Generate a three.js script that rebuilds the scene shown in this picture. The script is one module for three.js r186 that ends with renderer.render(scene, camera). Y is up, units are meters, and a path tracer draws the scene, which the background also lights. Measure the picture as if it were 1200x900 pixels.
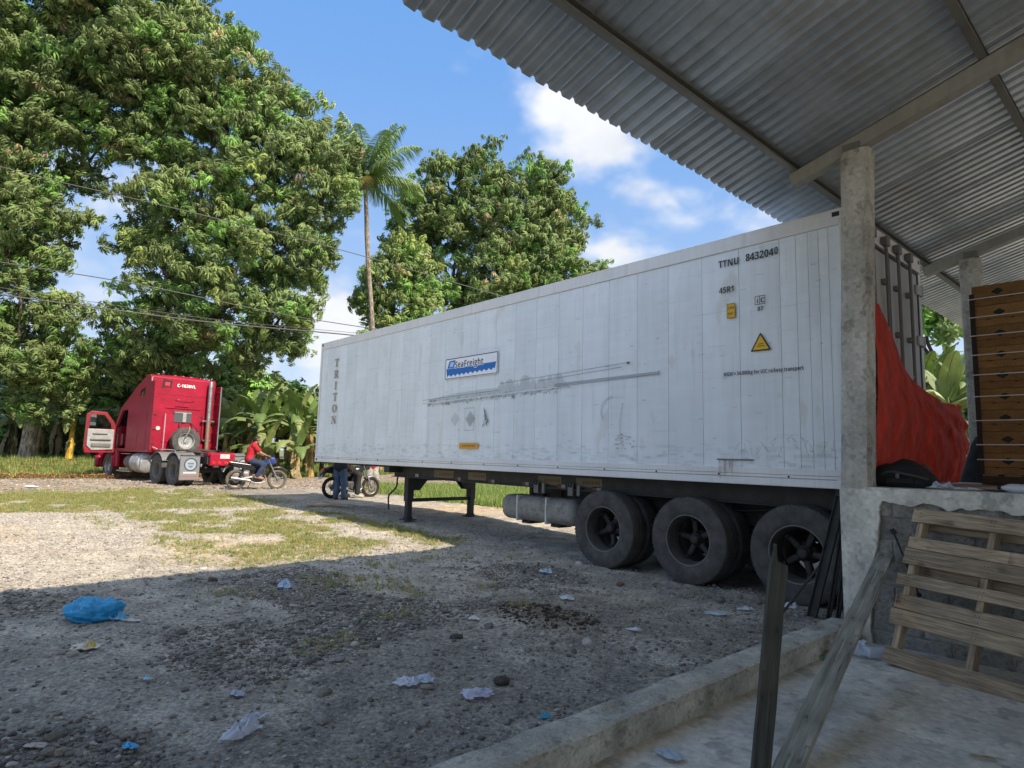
import * as THREE from 'three';
import { mergeGeometries } from 'three/addons/utils/BufferGeometryUtils.js';
import { RoundedBoxGeometry } from 'three/addons/geometries/RoundedBoxGeometry.js';

// ---------------------------------------------------------------- camera, sky, sun, exposure
const scene = new THREE.Scene();
const camera = new THREE.PerspectiveCamera(63.006, 4 / 3, 0.05, 1500);
camera.rotation.order = 'YXZ';
camera.position.set(2.3627, 1.4559, 6.6577);
camera.rotation.set(0.114836, 0.841704, 0.025242);
camera.updateMatrixWorld(true);
const EXPO = 2.35;
const renderer = new THREE.WebGLRenderer({ antialias: true });
renderer.toneMapping = THREE.LinearToneMapping;
renderer.toneMappingExposure = EXPO;
renderer.shadowMap.enabled = true;

const sun = new THREE.DirectionalLight(0xffeed6, 3.2);
const SUN = new THREE.Vector3(1.05, 1.0, -0.17).normalize();
sun.position.copy(SUN).multiplyScalar(80);
sun.castShadow = true;
sun.shadow.mapSize.set(4096, 4096);
Object.assign(sun.shadow.camera, { left: -50, right: 50, top: 50, bottom: -50, near: 1, far: 200 });
scene.add(sun, sun.target);

// ---------------------------------------------------------------- small maths
const rng = (s) => () => { s |= 0; s = (s + 0x6d2b79f5) | 0; let t = Math.imul(s ^ (s >>> 15), 1 | s); t = (t + Math.imul(t ^ (t >>> 7), 61 | t)) ^ t; return ((t ^ (t >>> 14)) >>> 0) / 4294967296; };
const V = (x, y, z) => new THREE.Vector3(x, y, z);
const clamp = (x, a = 0, b = 1) => Math.min(b, Math.max(a, x));
const lerp = (a, b, t) => a + (b - a) * t;
const sst = (a, b, x) => { const t = clamp((x - a) / (b - a)); return t * t * (3 - 2 * t); };
const PI = Math.PI, D = PI / 180;
const hash = (x, y, z, s = 0) => { let h = Math.imul(x, 374761393) ^ Math.imul(y, 668265263) ^ Math.imul(z, 2147483647 - 97) ^ Math.imul(s + 11, 1274126177); h = Math.imul(h ^ (h >>> 13), 1274126177); h ^= h >>> 16; h = Math.imul(h, 2246822519); return ((h ^ (h >>> 15)) >>> 0) / 4294967296; };
function vn2(x, y, per = 0, s = 0) {
  const ix = Math.floor(x), iy = Math.floor(y), fx = x - ix, fy = y - iy, u = fx * fx * (3 - 2 * fx), v = fy * fy * (3 - 2 * fy);
  const w = per ? (k) => ((k % per) + per) % per : (k) => k;
  const a = hash(w(ix), w(iy), 0, s), b = hash(w(ix + 1), w(iy), 0, s), c = hash(w(ix), w(iy + 1), 0, s), d = hash(w(ix + 1), w(iy + 1), 0, s);
  return lerp(lerp(a, b, u), lerp(c, d, u), v);
}
function fbm2(x, y, oct = 4, per = 0, s = 0) { let a = 0.5, t = 0, n = 0; for (let i = 0; i < oct; i++) { t += a * vn2(x, y, per, s + i); n += a; a *= 0.5; x *= 2; y *= 2; per *= 2; } return t / n; }
function vn3(x, y, z, s = 0) {
  const ix = Math.floor(x), iy = Math.floor(y), iz = Math.floor(z), fx = x - ix, fy = y - iy, fz = z - iz, u = fx * fx * (3 - 2 * fx), v = fy * fy * (3 - 2 * fy), w = fz * fz * (3 - 2 * fz);
  const g = (a, b, c) => hash(ix + a, iy + b, iz + c, s);
  return lerp(lerp(lerp(g(0, 0, 0), g(1, 0, 0), u), lerp(g(0, 1, 0), g(1, 1, 0), u), v), lerp(lerp(g(0, 0, 1), g(1, 0, 1), u), lerp(g(0, 1, 1), g(1, 1, 1), u), v), w);
}
function fbm3(x, y, z, oct = 4, s = 0) { let a = 0.5, t = 0, n = 0; for (let i = 0; i < oct; i++) { t += a * vn3(x, y, z, s + i * 7); n += a; a *= 0.5; x *= 2.03; y *= 2.03; z *= 2.03; } return t / n; }
// a place in the world from the surveyed angles of the photograph (1200 x 900) and a distance along the view
const FPX = 734.25;
function ray(u, v) { return V((u - 600) / FPX, -(v - 450) / FPX, -1).applyMatrix4(new THREE.Matrix4().extractRotation(camera.matrixWorld)); }
function at(u, v, d) { return ray(u, v).multiplyScalar(d).add(camera.position); }

// ---------------------------------------------------------------- sky: blue air and broken cloud
{
  const W = 3072, H = 1536, data = new Float32Array(W * H * 4), K = 1 / EXPO;
  const puffs = [[685, 150, 60, 46, 1.25], [640, 108, 40, 26, 0.8], [718, 172, 40, 26, 1.0], [752, 222, 34, 26, 0.95], [778, 238, 26, 18, 0.7], [845, 235, 62, 34, 1.1], [885, 255, 40, 24, 0.9], [700, 285, 56, 30, 1.5], [745, 300, 40, 22, 1.3], [540, 74, 34, 20, 0.5], [610, 60, 40, 26, 0.45],
    [400, 320, 70, 50, 0.85], [335, 425, 80, 50, 1.2], [395, 372, 60, 38, 1.0], [95, 350, 120, 120, 1.15], [120, 210, 60, 60, 0.5], [470, 205, 60, 24, 0.5], [150, 130, 60, 40, 0.4], [1100, 400, 60, 50, 0.8]]
    .map(([u, v, rx, ry, k]) => { const c = ray(u, v).normalize(), up = V(0, 1, 0), e1 = V().crossVectors(c, up).normalize(), e2 = V().crossVectors(e1, c); return { c, e1, e2, rx: rx / FPX * 1.05, ry: ry / FPX * 1.05, k }; });
  const cfwd = ray(600, 450).normalize();
  for (let j = 0; j < H; j++) {
    const el = ((j + 0.5) / H - 0.5) * PI, y = Math.sin(el), cy = Math.cos(el);
    for (let i = 0; i < W; i++) {
      const az = ((i + 0.5) / W - 0.5) * 2 * PI, x = Math.cos(az) * cy, z = Math.sin(az) * cy, o = (j * W + i) * 4;
      let r, g, b;
      if (y <= 0) { r = 0.30; g = 0.28; b = 0.24; } else {
        const t = Math.pow(1 - y, 3.2), mu = x * SUN.x + y * SUN.y + z * SUN.z, gl = Math.pow(Math.max(0, mu), 10) * 0.7;
        r = lerp(0.15, 0.82, t) + gl; g = lerp(0.385, 0.96, t) + gl; b = lerp(0.86, 1.08, t) + gl * 0.9;
        const k = 1 / (y + 0.22), px = x * k * 2.1 + 5.2, pz = z * k * 2.1 + 3.7;
        const facing = x * cfwd.x + y * cfwd.y + z * cfwd.z > 0.6;
        const wx = fbm3(x * 5, y * 5, z * 5, 3, 71) - 0.5, n = fbm3(x * 8 + wx * 2, y * 14 - wx * 2, z * 8 + wx, 6, 3), n2 = fbm3(x * 24 + 9 + wx * 4, y * 40, z * 24, 5, 9);
        let dens = 0;
        // out of view: broken fair-weather cloud, thickened to brighten the shade; over the yard it stands where it stood
        if (!facing) dens = sst(0.45, 0.60, fbm2(px, pz, 6, 0, 21)) * sst(0.02, 0.2, y) * 0.9;
        else {
          const w = sst(0.6, 0.72, x * cfwd.x + y * cfwd.y + z * cfwd.z);
          let s = 0;
          for (const p of puffs) {
            const dot = x * p.c.x + y * p.c.y + z * p.c.z; if (dot < 0.8) continue;
            const a = (x * p.e1.x + y * p.e1.y + z * p.e1.z) / p.rx, q = (x * p.e2.x + y * p.e2.y + z * p.e2.z) / p.ry, d2 = a * a + q * q;
            if (d2 < 5) s += p.k * Math.exp(-d2 * 1.1);
          }
          dens = sst(0.24, 1.30, s * (-0.12 + 1.9 * Math.pow(n, 1.15)) + (n2 - 0.5) * 0.9 * Math.min(1, s * 2)) * w + (1 - w) * sst(0.45, 0.60, fbm2(px, pz, 6, 0, 21)) * 0.9;
        }
        if (dens > 0) {
          const sh = 0.80 + 0.45 * (n - 0.4) - 0.10 * dens, c = clamp(dens) * 0.93;
          r = lerp(r, 1.10 * sh + 0.12, c); g = lerp(g, 1.12 * sh + 0.12, c); b = lerp(b, 1.14 * sh + 0.14, c);
        }
      }
      data[o] = r * K; data[o + 1] = g * K; data[o + 2] = b * K; data[o + 3] = 1;
    }
  }
  const t = new THREE.DataTexture(data, W, H, THREE.RGBAFormat, THREE.FloatType);
  t.mapping = THREE.EquirectangularReflectionMapping; t.magFilter = THREE.LinearFilter; t.needsUpdate = true;
  scene.background = t; scene.environment = t;
}

// ---------------------------------------------------------------- textures (surface grain only)
function tex(w, h, f, srgb = true) {
  const a = new Uint8Array(w * h * 4);
  for (let j = 0; j < h; j++) for (let i = 0; i < w; i++) { const c = f(i / w, j / h), o = (j * w + i) * 4; for (let k = 0; k < 3; k++) a[o + k] = clamp(Math.round(c[k] ?? c[0]), 0, 255); a[o + 3] = 255; }
  const t = new THREE.DataTexture(a, w, h, THREE.RGBAFormat);
  t.wrapS = t.wrapT = THREE.RepeatWrapping; t.magFilter = THREE.LinearFilter; t.minFilter = THREE.LinearMipmapLinearFilter; t.generateMipmaps = true;
  if (srgb) t.colorSpace = THREE.SRGBColorSpace; t.needsUpdate = true; return t;
}
function rep(t, sx, sy = sx) { const c = t.clone(); c.repeat.set(1 / sx, 1 / sy); c.needsUpdate = true; return c; } // one tile covers sx by sy metres
const T = {};
T.grain = tex(512, 512, (u, v) => { const a = fbm2(u * 6, v * 6, 6, 6, 1), b = fbm2(u * 40, v * 40, 3, 40, 5); const g = 215 + (a - 0.5) * 60 + (b - 0.5) * 36; return [g, g, g]; });
T.conc = tex(1024, 1024, (u, v) => {
  const a = fbm2(u * 4, v * 4, 6, 4, 2), b = fbm2(u * 64, v * 64, 3, 64, 8), st = fbm2(u * 12, v * 3, 4, 12, 13), sp = vn2(u * 200, v * 200, 200, 3) > 0.93 ? -28 : 0, pit = sst(0.62, 0.75, fbm2(u * 24, v * 24, 3, 24, 31));
  const g = 182 + (a - 0.5) * 88 + (b - 0.5) * 40 + (st - 0.5) * 40 + sp - pit * 26; return [g, g * 0.988, g * 0.955];
});
T.concB = tex(512, 512, (u, v) => { const a = fbm2(u * 5, v * 5, 5, 5, 2), b = fbm2(u * 60, v * 60, 3, 60, 8), pit = sst(0.66, 0.74, fbm2(u * 30, v * 30, 3, 30, 31)); return [128 + (a - 0.5) * 150 + (b - 0.5) * 70 - pit * 70]; }, false);
T.dirt = tex(1024, 1024, (u, v) => {
  const a = fbm2(u * 8, v * 8, 5, 8, 4), b = fbm2(u * 90, v * 90, 3, 90, 6), c = vn2(u * 160, v * 160, 160, 17), peb = c > 0.83 ? 55 : c < 0.16 ? -55 : 0;
  const g = 190 + (a - 0.5) * 80 + (b - 0.5) * 110 + peb * 0.7; return [g, g * 0.985, g * 0.96];
});
T.dirtB = tex(1024, 1024, (u, v) => { const a = fbm2(u * 10, v * 10, 5, 10, 4), b = fbm2(u * 90, v * 90, 3, 90, 6), c = vn2(u * 160, v * 160, 160, 17); return [90 + (a - 0.5) * 90 + (b - 0.5) * 90 + Math.abs(c - 0.5) * 110]; }, false);
T.wood = tex(512, 512, (u, v) => { // grain runs along u
  const w = fbm2(u * 2, v * 8, 4, 2, 3) * 3, g = 0.5 + 0.5 * Math.sin((v * 26 + w * 3) * 2 * PI / 2), f = fbm2(u * 6, v * 120, 3, 6, 7);
  const k = fbm2(u * 5 + 3, v * 9, 2, 0, 55), kn = k > 0.80 ? -70 * (k - 0.80) * 5 : 0, s = 172 + (g - 0.5) * 22 + (f - 0.5) * 70 + (fbm2(u * 3, v * 3, 4, 3, 19) - 0.5) * 70 + kn; return [s, s * 0.945, s * 0.86];
});
T.woodG = tex(512, 512, (u, v) => { const w = fbm2(u * 2, v * 8, 4, 2, 3) * 3, g = 0.5 + 0.5 * Math.sin((v * 14 + w * 3) * PI), f = fbm2(u * 5, v * 100, 3, 5, 7); const l = sst(0.47, 0.5, fbm2(u * 2.4, v * 26, 4, 0, 33)) * (1 - sst(0.5, 0.53, fbm2(u * 2.4, v * 26, 4, 0, 33))), s = 172 + (g - 0.5) * 12 + (f - 0.5) * 80 - l * 46 + (fbm2(u * 3, v * 3, 4, 3, 19) - 0.5) * 60; return [s, s * 0.985, s * 0.93]; });
T.woodB = tex(512, 512, (u, v) => [128 + (fbm2(u * 6, v * 120, 3, 6, 7) - 0.5) * 190], false);
T.galv = tex(512, 512, (u, v) => { const a = fbm2(u * 3, v * 3, 5, 3, 5), b = fbm2(u * 30, v * 4, 4, 30, 9), r = sst(0.60, 0.78, fbm2(u * 5, v * 5, 5, 5, 44)); const g = 204 + (a - 0.5) * 26 + (b - 0.5) * 24; return [lerp(g, g * 0.95, r), lerp(g, g * 0.93, r), lerp(g * 0.99, g * 0.90, r)]; });
T.grime = tex(1024, 1024, (u, v) => { // streaked, scuffed paint
  const a = fbm2(u * 4, v * 4, 5, 4, 6), st = fbm2(u * 60, v * 3, 4, 60, 12), s2 = fbm2(u * 5, v * 50, 4, 5, 15), rust = sst(0.70, 0.80, fbm2(u * 14, v * 7, 5, 14, 23));
  const g = 232 + (a - 0.5) * 22 + (st - 0.5) * 12 + (s2 - 0.5) * 8; return [lerp(g, 190, rust * 0.2), lerp(g, 182, rust * 0.22), lerp(g * 0.998, 168, rust * 0.25)];
});
T.grimeB = tex(512, 512, (u, v) => [128 + (fbm2(u * 3, v * 3, 4, 3, 2) - 0.5) * 180], false);
T.rubber = tex(512, 512, (u, v) => { const a = fbm2(u * 6, v * 6, 5, 6, 8), b = fbm2(u * 70, v * 70, 2, 70, 4); const g = 160 + (a - 0.5) * 80 + (b - 0.5) * 40; return [g, g * 0.985, g * 0.96]; });
T.cloth = tex(512, 512, (u, v) => { const w = Math.sin(u * 2 * PI * 90) * Math.sin(v * 2 * PI * 90), a = fbm2(u * 4, v * 4, 5, 4, 8); const g = 205 + w * 16 + (a - 0.5) * 90; return [g]; });
T.clothB = tex(512, 512, (u, v) => [128 + Math.sin(u * 2 * PI * 90) * Math.sin(v * 2 * PI * 90) * 70 + (fbm2(u * 6, v * 6, 4, 6, 3) - 0.5) * 90], false);
T.bark = tex(512, 512, (u, v) => { const a = fbm2(u * 16, v * 4, 5, 16, 8), b = fbm2(u * 3, v * 3, 4, 3, 12); const g = 165 + (a - 0.5) * 170 + (b - 0.5) * 110; return [g, g * 0.97, g * 0.92]; });
T.barkB = tex(512, 512, (u, v) => [128 + (fbm2(u * 16, v * 4, 5, 16, 8) - 0.5) * 240], false);
T.leafv = tex(256, 512, (u, v) => { // banana blade: ribs run across, u across the blade
  const s = Math.sin((v * 70 + Math.abs(u - 0.5) * 8) * 2 * PI), m = Math.exp(-Math.pow((u - 0.5) * 26, 2)), a = fbm2(u * 3, v * 6, 4, 0, 3); const g = 195 + s * 12 + (a - 0.5) * 70; return [g + m * 40, g + m * 34, g + m * 10];
});

const C = (r, g, b) => new THREE.Color().setRGB(r, g, b);
function mat(name, color, o = {}) { const { P, ...rest } = o; const m = new (P ? THREE.MeshPhysicalMaterial : THREE.MeshStandardMaterial)({ color: Array.isArray(color) ? C(...color) : new THREE.Color(color), roughness: 0.7, side: THREE.DoubleSide, ...rest }); m.name = name; return m; }
const M = {
  container: mat('container paint', [0.94, 1.0, 1.03], { map: rep(T.grime, 2.6), bumpMap: rep(T.grimeB, 0.9), bumpScale: 0.004, roughness: 0.55 }),
  rail: mat('container rail', [0.92, 0.92, 0.91], { map: rep(T.grime, 1.7), roughness: 0.6 }),
  steelDark: mat('dark chassis steel', [0.085, 0.087, 0.09], { map: rep(T.rubber, 0.8), roughness: 0.7 }),
  black: mat('black', [0.015, 0.015, 0.017], { roughness: 0.6 }),
  tyre: mat('tyre rubber', [0.205, 0.203, 0.20], { map: rep(T.rubber, 0.5), roughness: 0.9 }),
  rim: mat('worn rim paint', [0.20, 0.196, 0.185], { map: rep(T.grime, 0.7), roughness: 0.6 }),
  rimDark: mat('dark rim', [0.17, 0.166, 0.16], { map: rep(T.rubber, 0.4), roughness: 0.75 }),
  hub: mat('hub iron', [0.10, 0.095, 0.09], { map: rep(T.rubber, 0.3), roughness: 0.7 }),
  galv: mat('galvanised sheet', [0.92, 0.99, 1.05], { map: rep(T.galv, 1.9), roughness: 0.34, metalness: 0.55 }),
  purlin: mat('purlin steel', [0.38, 0.37, 0.34], { map: rep(T.galv, 1.1), roughness: 0.6, metalness: 0.3 }),
  rafter: mat('painted rafter', [0.60, 0.59, 0.53], { map: rep(T.galv, 1.3), roughness: 0.7 }),
  conc: mat('concrete', [0.97, 0.965, 0.92], { map: rep(T.conc, 1.6), bumpMap: rep(T.concB, 0.8), bumpScale: 0.006, roughness: 0.92 }),
  plaster: mat('pale plaster', [1.22, 1.22, 1.16], { map: rep(T.conc, 1.9), bumpMap: rep(T.concB, 0.6), bumpScale: 0.005, roughness: 0.92 }),
  block: mat('rough block', [0.60, 0.60, 0.57], { map: rep(T.conc, 0.9), bumpMap: rep(T.concB, 0.4), bumpScale: 0.01, roughness: 0.95 }),
  apron: mat('apron concrete', [1.22, 1.19, 1.12], { map: rep(T.conc, 2.3), bumpMap: rep(T.concB, 1.3), bumpScale: 0.012, roughness: 0.9 }),
  wood: mat('pallet wood', [0.90, 0.78, 0.64], { map: rep(T.wood, 0.9), bumpMap: rep(T.woodB, 0.9), bumpScale: 0.002, roughness: 0.85 }),
  woodDk: mat('grey weathered timber', [0.74, 0.735, 0.68], { map: rep(T.woodG, 1.3), bumpMap: rep(T.woodB, 1.3), bumpScale: 0.003, roughness: 0.9 }),
  truck: mat('red truck paint', [0.43, 0.009, 0.042], { P: 1, map: rep(T.grain, 2.4), roughness: 0.5, specularIntensity: 0.5, clearcoat: 0.18, clearcoatRoughness: 0.3 }),
  truckDk: mat('maroon truck paint', [0.30, 0.016, 0.03], { P: 1, map: rep(T.grain, 3), roughness: 0.4, clearcoat: 0.6, clearcoatRoughness: 0.2 }),
  chrome: mat('bright metal', [0.5, 0.5, 0.5], { metalness: 0.85, roughness: 0.42, map: rep(T.grain, 0.9) }),
  alu: mat('aluminium tank', [0.60, 0.62, 0.65], { metalness: 0.55, roughness: 0.4, map: rep(T.grain, 0.6) }),
  grey: mat('grey plastic', [0.20, 0.205, 0.21], { map: rep(T.grain, 0.8), roughness: 0.6 }),
  greyLt: mat('pale grey trim', [0.42, 0.44, 0.45], { map: rep(T.grain, 0.8), roughness: 0.6 }),
  glass: mat('window glass', [0.9, 0.95, 0.95], { P: 1, transmission: 1, thickness: 0, roughness: 0.03 }),
  glassDk: mat('dark window glass', [0.02, 0.025, 0.03], { P: 1, roughness: 0.08, clearcoat: 1 }),
  white: mat('white paint', [0.75, 0.75, 0.74], { map: rep(T.grain, 1), roughness: 0.6 }),
  tarp: mat('red tarpaulin', [0.98, 0.075, 0.035], { P: 1, specularIntensity: 0.35, map: rep(T.cloth, 0.5), bumpMap: rep(T.clothB, 0.5), bumpScale: 0.002, transmission: 0.25, thickness: 0, roughness: 0.85 }),
  carton: mat('cardboard', [0.45, 0.25, 0.09], { map: rep(T.grain, 0.7), roughness: 0.85 }),
  mortar: mat('mortar', [0.52, 0.515, 0.49], { map: rep(T.conc, 0.5), roughness: 0.95 }),
};

// ---------------------------------------------------------------- geometry helpers
const unindex = (g) => { const r = g.index ? g.toNonIndexed() : g; return r; };
function boxUV(g) { // uv in metres from the axes of the piece
  const p = g.attributes.position, n = p.count, uv = new Float32Array(n * 2), a = V(), b = V(), c = V(), nn = V();
  for (let i = 0; i < n; i += 3) {
    a.fromBufferAttribute(p, i); b.fromBufferAttribute(p, i + 1); c.fromBufferAttribute(p, i + 2);
    nn.copy(b).sub(a).cross(c.clone().sub(a));
    const ax = Math.abs(nn.x), ay = Math.abs(nn.y), az = Math.abs(nn.z);
    for (const [k, q] of [[0, a], [1, b], [2, c]]) { const o = (i + k) * 2; if (ay >= ax && ay >= az) { uv[o] = q.x; uv[o + 1] = q.z; } else if (ax >= az) { uv[o] = q.z; uv[o + 1] = q.y; } else { uv[o] = q.x; uv[o + 1] = q.y; } }
  }
  g.setAttribute('uv', new THREE.BufferAttribute(uv, 2)); return g;
}
function merged(list, keepUV) {
  const gs = [].concat(list).map((g) => { const r = unindex(g).clone ? unindex(g) : g; for (const k of Object.keys(r.attributes)) if (!['position', 'normal', 'uv', 'color'].includes(k)) r.deleteAttribute(k); if (!r.attributes.normal) r.computeVertexNormals(); if (!r.attributes.uv) r.setAttribute('uv', new THREE.BufferAttribute(new Float32Array(r.attributes.position.count * 2), 2)); return r; });
  const g = gs.length === 1 ? gs[0] : mergeGeometries(gs);
  return keepUV ? g : boxUV(g);
}
const used = new Map();
function lengthUV(g, along) { boxUV(g = unindex(g)); const u = g.attributes.uv; if (along === 'y') for (let i = 0; i < u.count; i++) u.setXY(i, u.getY(i), u.getX(i)); return g; } // grain along x or y of the piece
function numbered(n) { const k = used.get(n) ?? 0; used.set(n, k + 1); return k ? n + '_' + String(k).padStart(3, '0') : n; }
function obj(name, geos, m, parent = scene, o = {}) {
  const me = new THREE.Mesh(o.raw ? geos : merged(geos, o.keepUV), m);
  me.name = parent === scene ? numbered(name) : name;
  if (parent !== scene) { const c = parent.children.filter((q) => q.userData.stem === name).length; if (c) me.name = name + '_' + String(c).padStart(3, '0'); me.userData.stem = name; }
  me.castShadow = me.receiveShadow = true; parent.add(me);
  if (o.label) me.userData.label = o.label;
  if (o.kind) me.userData.kind = o.kind;
  return me;
}
function tag(o, label, category, group) { o.userData.label = label; if (category) o.userData.category = category; if (group) o.userData.group = group; return o; }
function thing(name, label, category, [x, y, z] = [0, 0, 0], ry = 0, group) { const g = new THREE.Group(); g.name = numbered(name); g.position.set(x, y, z); g.rotation.y = ry; scene.add(g); return tag(g, label, category, group); }
function sub(name, parent) { const g = new THREE.Group(); const c = parent.children.filter((q) => q.userData.stem === name).length; g.name = c ? name + '_' + String(c).padStart(3, '0') : name; g.userData.stem = name; parent.add(g); return g; }
function bx(w, h, d, x = 0, y = 0, z = 0, rx = 0, ry = 0, rz = 0) { const g = new THREE.BoxGeometry(w, h, d); if (rx) g.rotateX(rx); if (ry) g.rotateY(ry); if (rz) g.rotateZ(rz); return g.translate(x, y, z); }
function rb(w, h, d, r, x = 0, y = 0, z = 0, rx = 0, ry = 0, rz = 0) { const g = new RoundedBoxGeometry(w, h, d, 2, Math.min(r, w * 0.49, h * 0.49, d * 0.49)); if (rx) g.rotateX(rx); if (ry) g.rotateY(ry); if (rz) g.rotateZ(rz); return g.translate(x, y, z); }
function cyl(a, b, r1, r2 = r1, n = 12, open = false) { const d = b.clone().sub(a), L = d.length(), g = new THREE.CylinderGeometry(r2, r1, L, n, 1, open); g.applyQuaternion(new THREE.Quaternion().setFromUnitVectors(V(0, 1, 0), d.normalize())); return g.translate((a.x + b.x) / 2, (a.y + b.y) / 2, (a.z + b.z) / 2); }
function beam(a, b, w, h, up = V(0, 1, 0)) { // a rectangular bar from a to b, w across, h along up
  const d = b.clone().sub(a), L = d.length(), X = d.normalize(), Z = V().crossVectors(X, up).normalize(), Y = V().crossVectors(Z, X);
  const g = rb(L, h, w, 0.006); g.applyMatrix4(new THREE.Matrix4().makeBasis(X, Y, Z)); return g.translate((a.x + b.x) / 2, (a.y + b.y) / 2, (a.z + b.z) / 2);
}
function tube(pts, r, n = 24, k = 6) { return new THREE.TubeGeometry(new THREE.CatmullRomCurve3(pts), n, r, k); }
function lathe(prof, n = 32, axis = 'y') { const g = new THREE.LatheGeometry(prof.map((p) => new THREE.Vector2(p[0], p[1])), n); if (axis === 'z') g.rotateX(PI / 2); if (axis === 'x') g.rotateZ(-PI / 2); return g; }
function prism(pts, depth, bev = 0) { const s = new THREE.Shape(pts.map((p) => new THREE.Vector2(p[0], p[1]))); return new THREE.ExtrudeGeometry(s, { depth, bevelEnabled: bev > 0, bevelSize: bev, bevelThickness: bev, bevelSegments: 2, steps: 1 }); }
function roughen(g, amp, freq, seed = 0, f) { const p = g.attributes.position; for (let i = 0; i < p.count; i++) { const x = p.getX(i), y = p.getY(i), z = p.getZ(i), k = f ? f(x, y, z) : 1; p.setXYZ(i, x + (fbm3(x * freq, y * freq, z * freq, 3, seed) - 0.5) * amp * k, y + (fbm3(x * freq + 31, y * freq, z * freq, 3, seed) - 0.5) * amp * k, z + (fbm3(x * freq, y * freq + 57, z * freq, 3, seed) - 0.5) * amp * k); } g.computeVertexNormals(); return g; }
// flat print: a sheet with a drawing of its lettering
function print(w, h, px, draw) { const c = document.createElement('canvas'); c.width = px; c.height = Math.max(8, Math.round(px * h / w)); const x = c.getContext('2d'); draw(x, c.width, c.height); const t = new THREE.CanvasTexture(c); t.colorSpace = THREE.SRGBColorSpace; const m = mat('print', [1, 1, 1], { map: t, transparent: true, roughness: 0.6 }); return [new THREE.PlaneGeometry(w, h), m]; }
// a surface net over a signed distance field (used for bodies)
function net(lo, hi, cell, f) {
  const nx = Math.ceil((hi.x - lo.x) / cell) + 1, ny = Math.ceil((hi.y - lo.y) / cell) + 1, nz = Math.ceil((hi.z - lo.z) / cell) + 1, F = new Float32Array(nx * ny * nz), id = new Int32Array(nx * ny * nz).fill(-1), P = [], I = [];
  for (let k = 0, o = 0; k < nz; k++) for (let j = 0; j < ny; j++) for (let i = 0; i < nx; i++) F[o++] = f(lo.x + i * cell, lo.y + j * cell, lo.z + k * cell);
  const ix = (i, j, k) => (k * ny + j) * nx + i;
  for (let k = 0; k < nz - 1; k++) for (let j = 0; j < ny - 1; j++) for (let i = 0; i < nx - 1; i++) {
    let x = 0, y = 0, z = 0, n = 0; const c = [];
    for (let q = 0; q < 8; q++) c.push(F[ix(i + (q & 1), j + ((q >> 1) & 1), k + (q >> 2))]);
    for (let q = 0; q < 8; q++) for (const b of [1, 2, 4]) if (!(q & b) && (c[q] < 0) !== (c[q | b] < 0)) { const t = c[q] / (c[q] - c[q | b]); x += (q & 1) + (b === 1 ? t : 0); y += ((q >> 1) & 1) + (b === 2 ? t : 0); z += (q >> 2) + (b === 4 ? t : 0); n++; }
    if (n) { id[ix(i, j, k)] = P.length / 3; P.push(lo.x + (i + x / n) * cell, lo.y + (j + y / n) * cell, lo.z + (k + z / n) * cell); }
  }
  const quad = (a, b, c, d, flip) => { if (a < 0 || b < 0 || c < 0 || d < 0) return; flip ? I.push(a, c, b, a, d, c) : I.push(a, b, c, a, c, d); };
  for (let k = 1; k < nz - 1; k++) for (let j = 1; j < ny - 1; j++) for (let i = 1; i < nx - 1; i++) {
    const s = F[ix(i, j, k)] < 0;
    if (s !== F[ix(i + 1, j, k)] < 0) quad(id[ix(i, j - 1, k - 1)], id[ix(i, j, k - 1)], id[ix(i, j, k)], id[ix(i, j - 1, k)], !s);
    if (s !== F[ix(i, j + 1, k)] < 0) quad(id[ix(i - 1, j, k - 1)], id[ix(i - 1, j, k)], id[ix(i, j, k)], id[ix(i, j, k - 1)], !s);
    if (s !== F[ix(i, j, k + 1)] < 0) quad(id[ix(i - 1, j - 1, k)], id[ix(i, j - 1, k)], id[ix(i, j, k)], id[ix(i - 1, j, k)], !s);
  }
  const g = new THREE.BufferGeometry(); g.setAttribute('position', new THREE.Float32BufferAttribute(P, 3)); g.setIndex(I); g.computeVertexNormals(); return g;
}
// ---------------------------------------------------------------- the ground
const inYard = (x, z) => x < 0.1 || x > 16 || z > 18 || z < -16;
function ground(x, z) {
  const s = -x;
  let y = 0.12 * sst(3, 9, s) + 0.06 * sst(12, 20, s) + 0.45 * sst(28.5, 37, s) + 0.25 * sst(8, 16, -z) * sst(6, 14, s);
  y += (fbm2(x * 0.35 + 9, z * 0.35, 3, 0, 61) - 0.5) * 0.09 * sst(0.4, 3, s);
  const near = 1 - 0.6 * sst(9, 18, s);
  y += ((fbm2(x * 2.6, z * 2.6, 3, 0, 62) - 0.5) * 0.06 + (fbm2(x * 11, z * 11, 3, 0, 63) - 0.5) * 0.03) * near * sst(0.05, 0.5, s) ;
  const dx = (x + 1.8) / 0.62, dz = (z - 2.45) / 0.42, m = Math.exp(-(dx * dx + dz * dz) * 1.3);
  y += m * (0.05 + 0.09 * (fbm2(x * 9, z * 9, 4, 0, 70) - 0.3));
  if (!inYard(x, z)) y -= 0.6;
  return y;
}
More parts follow.
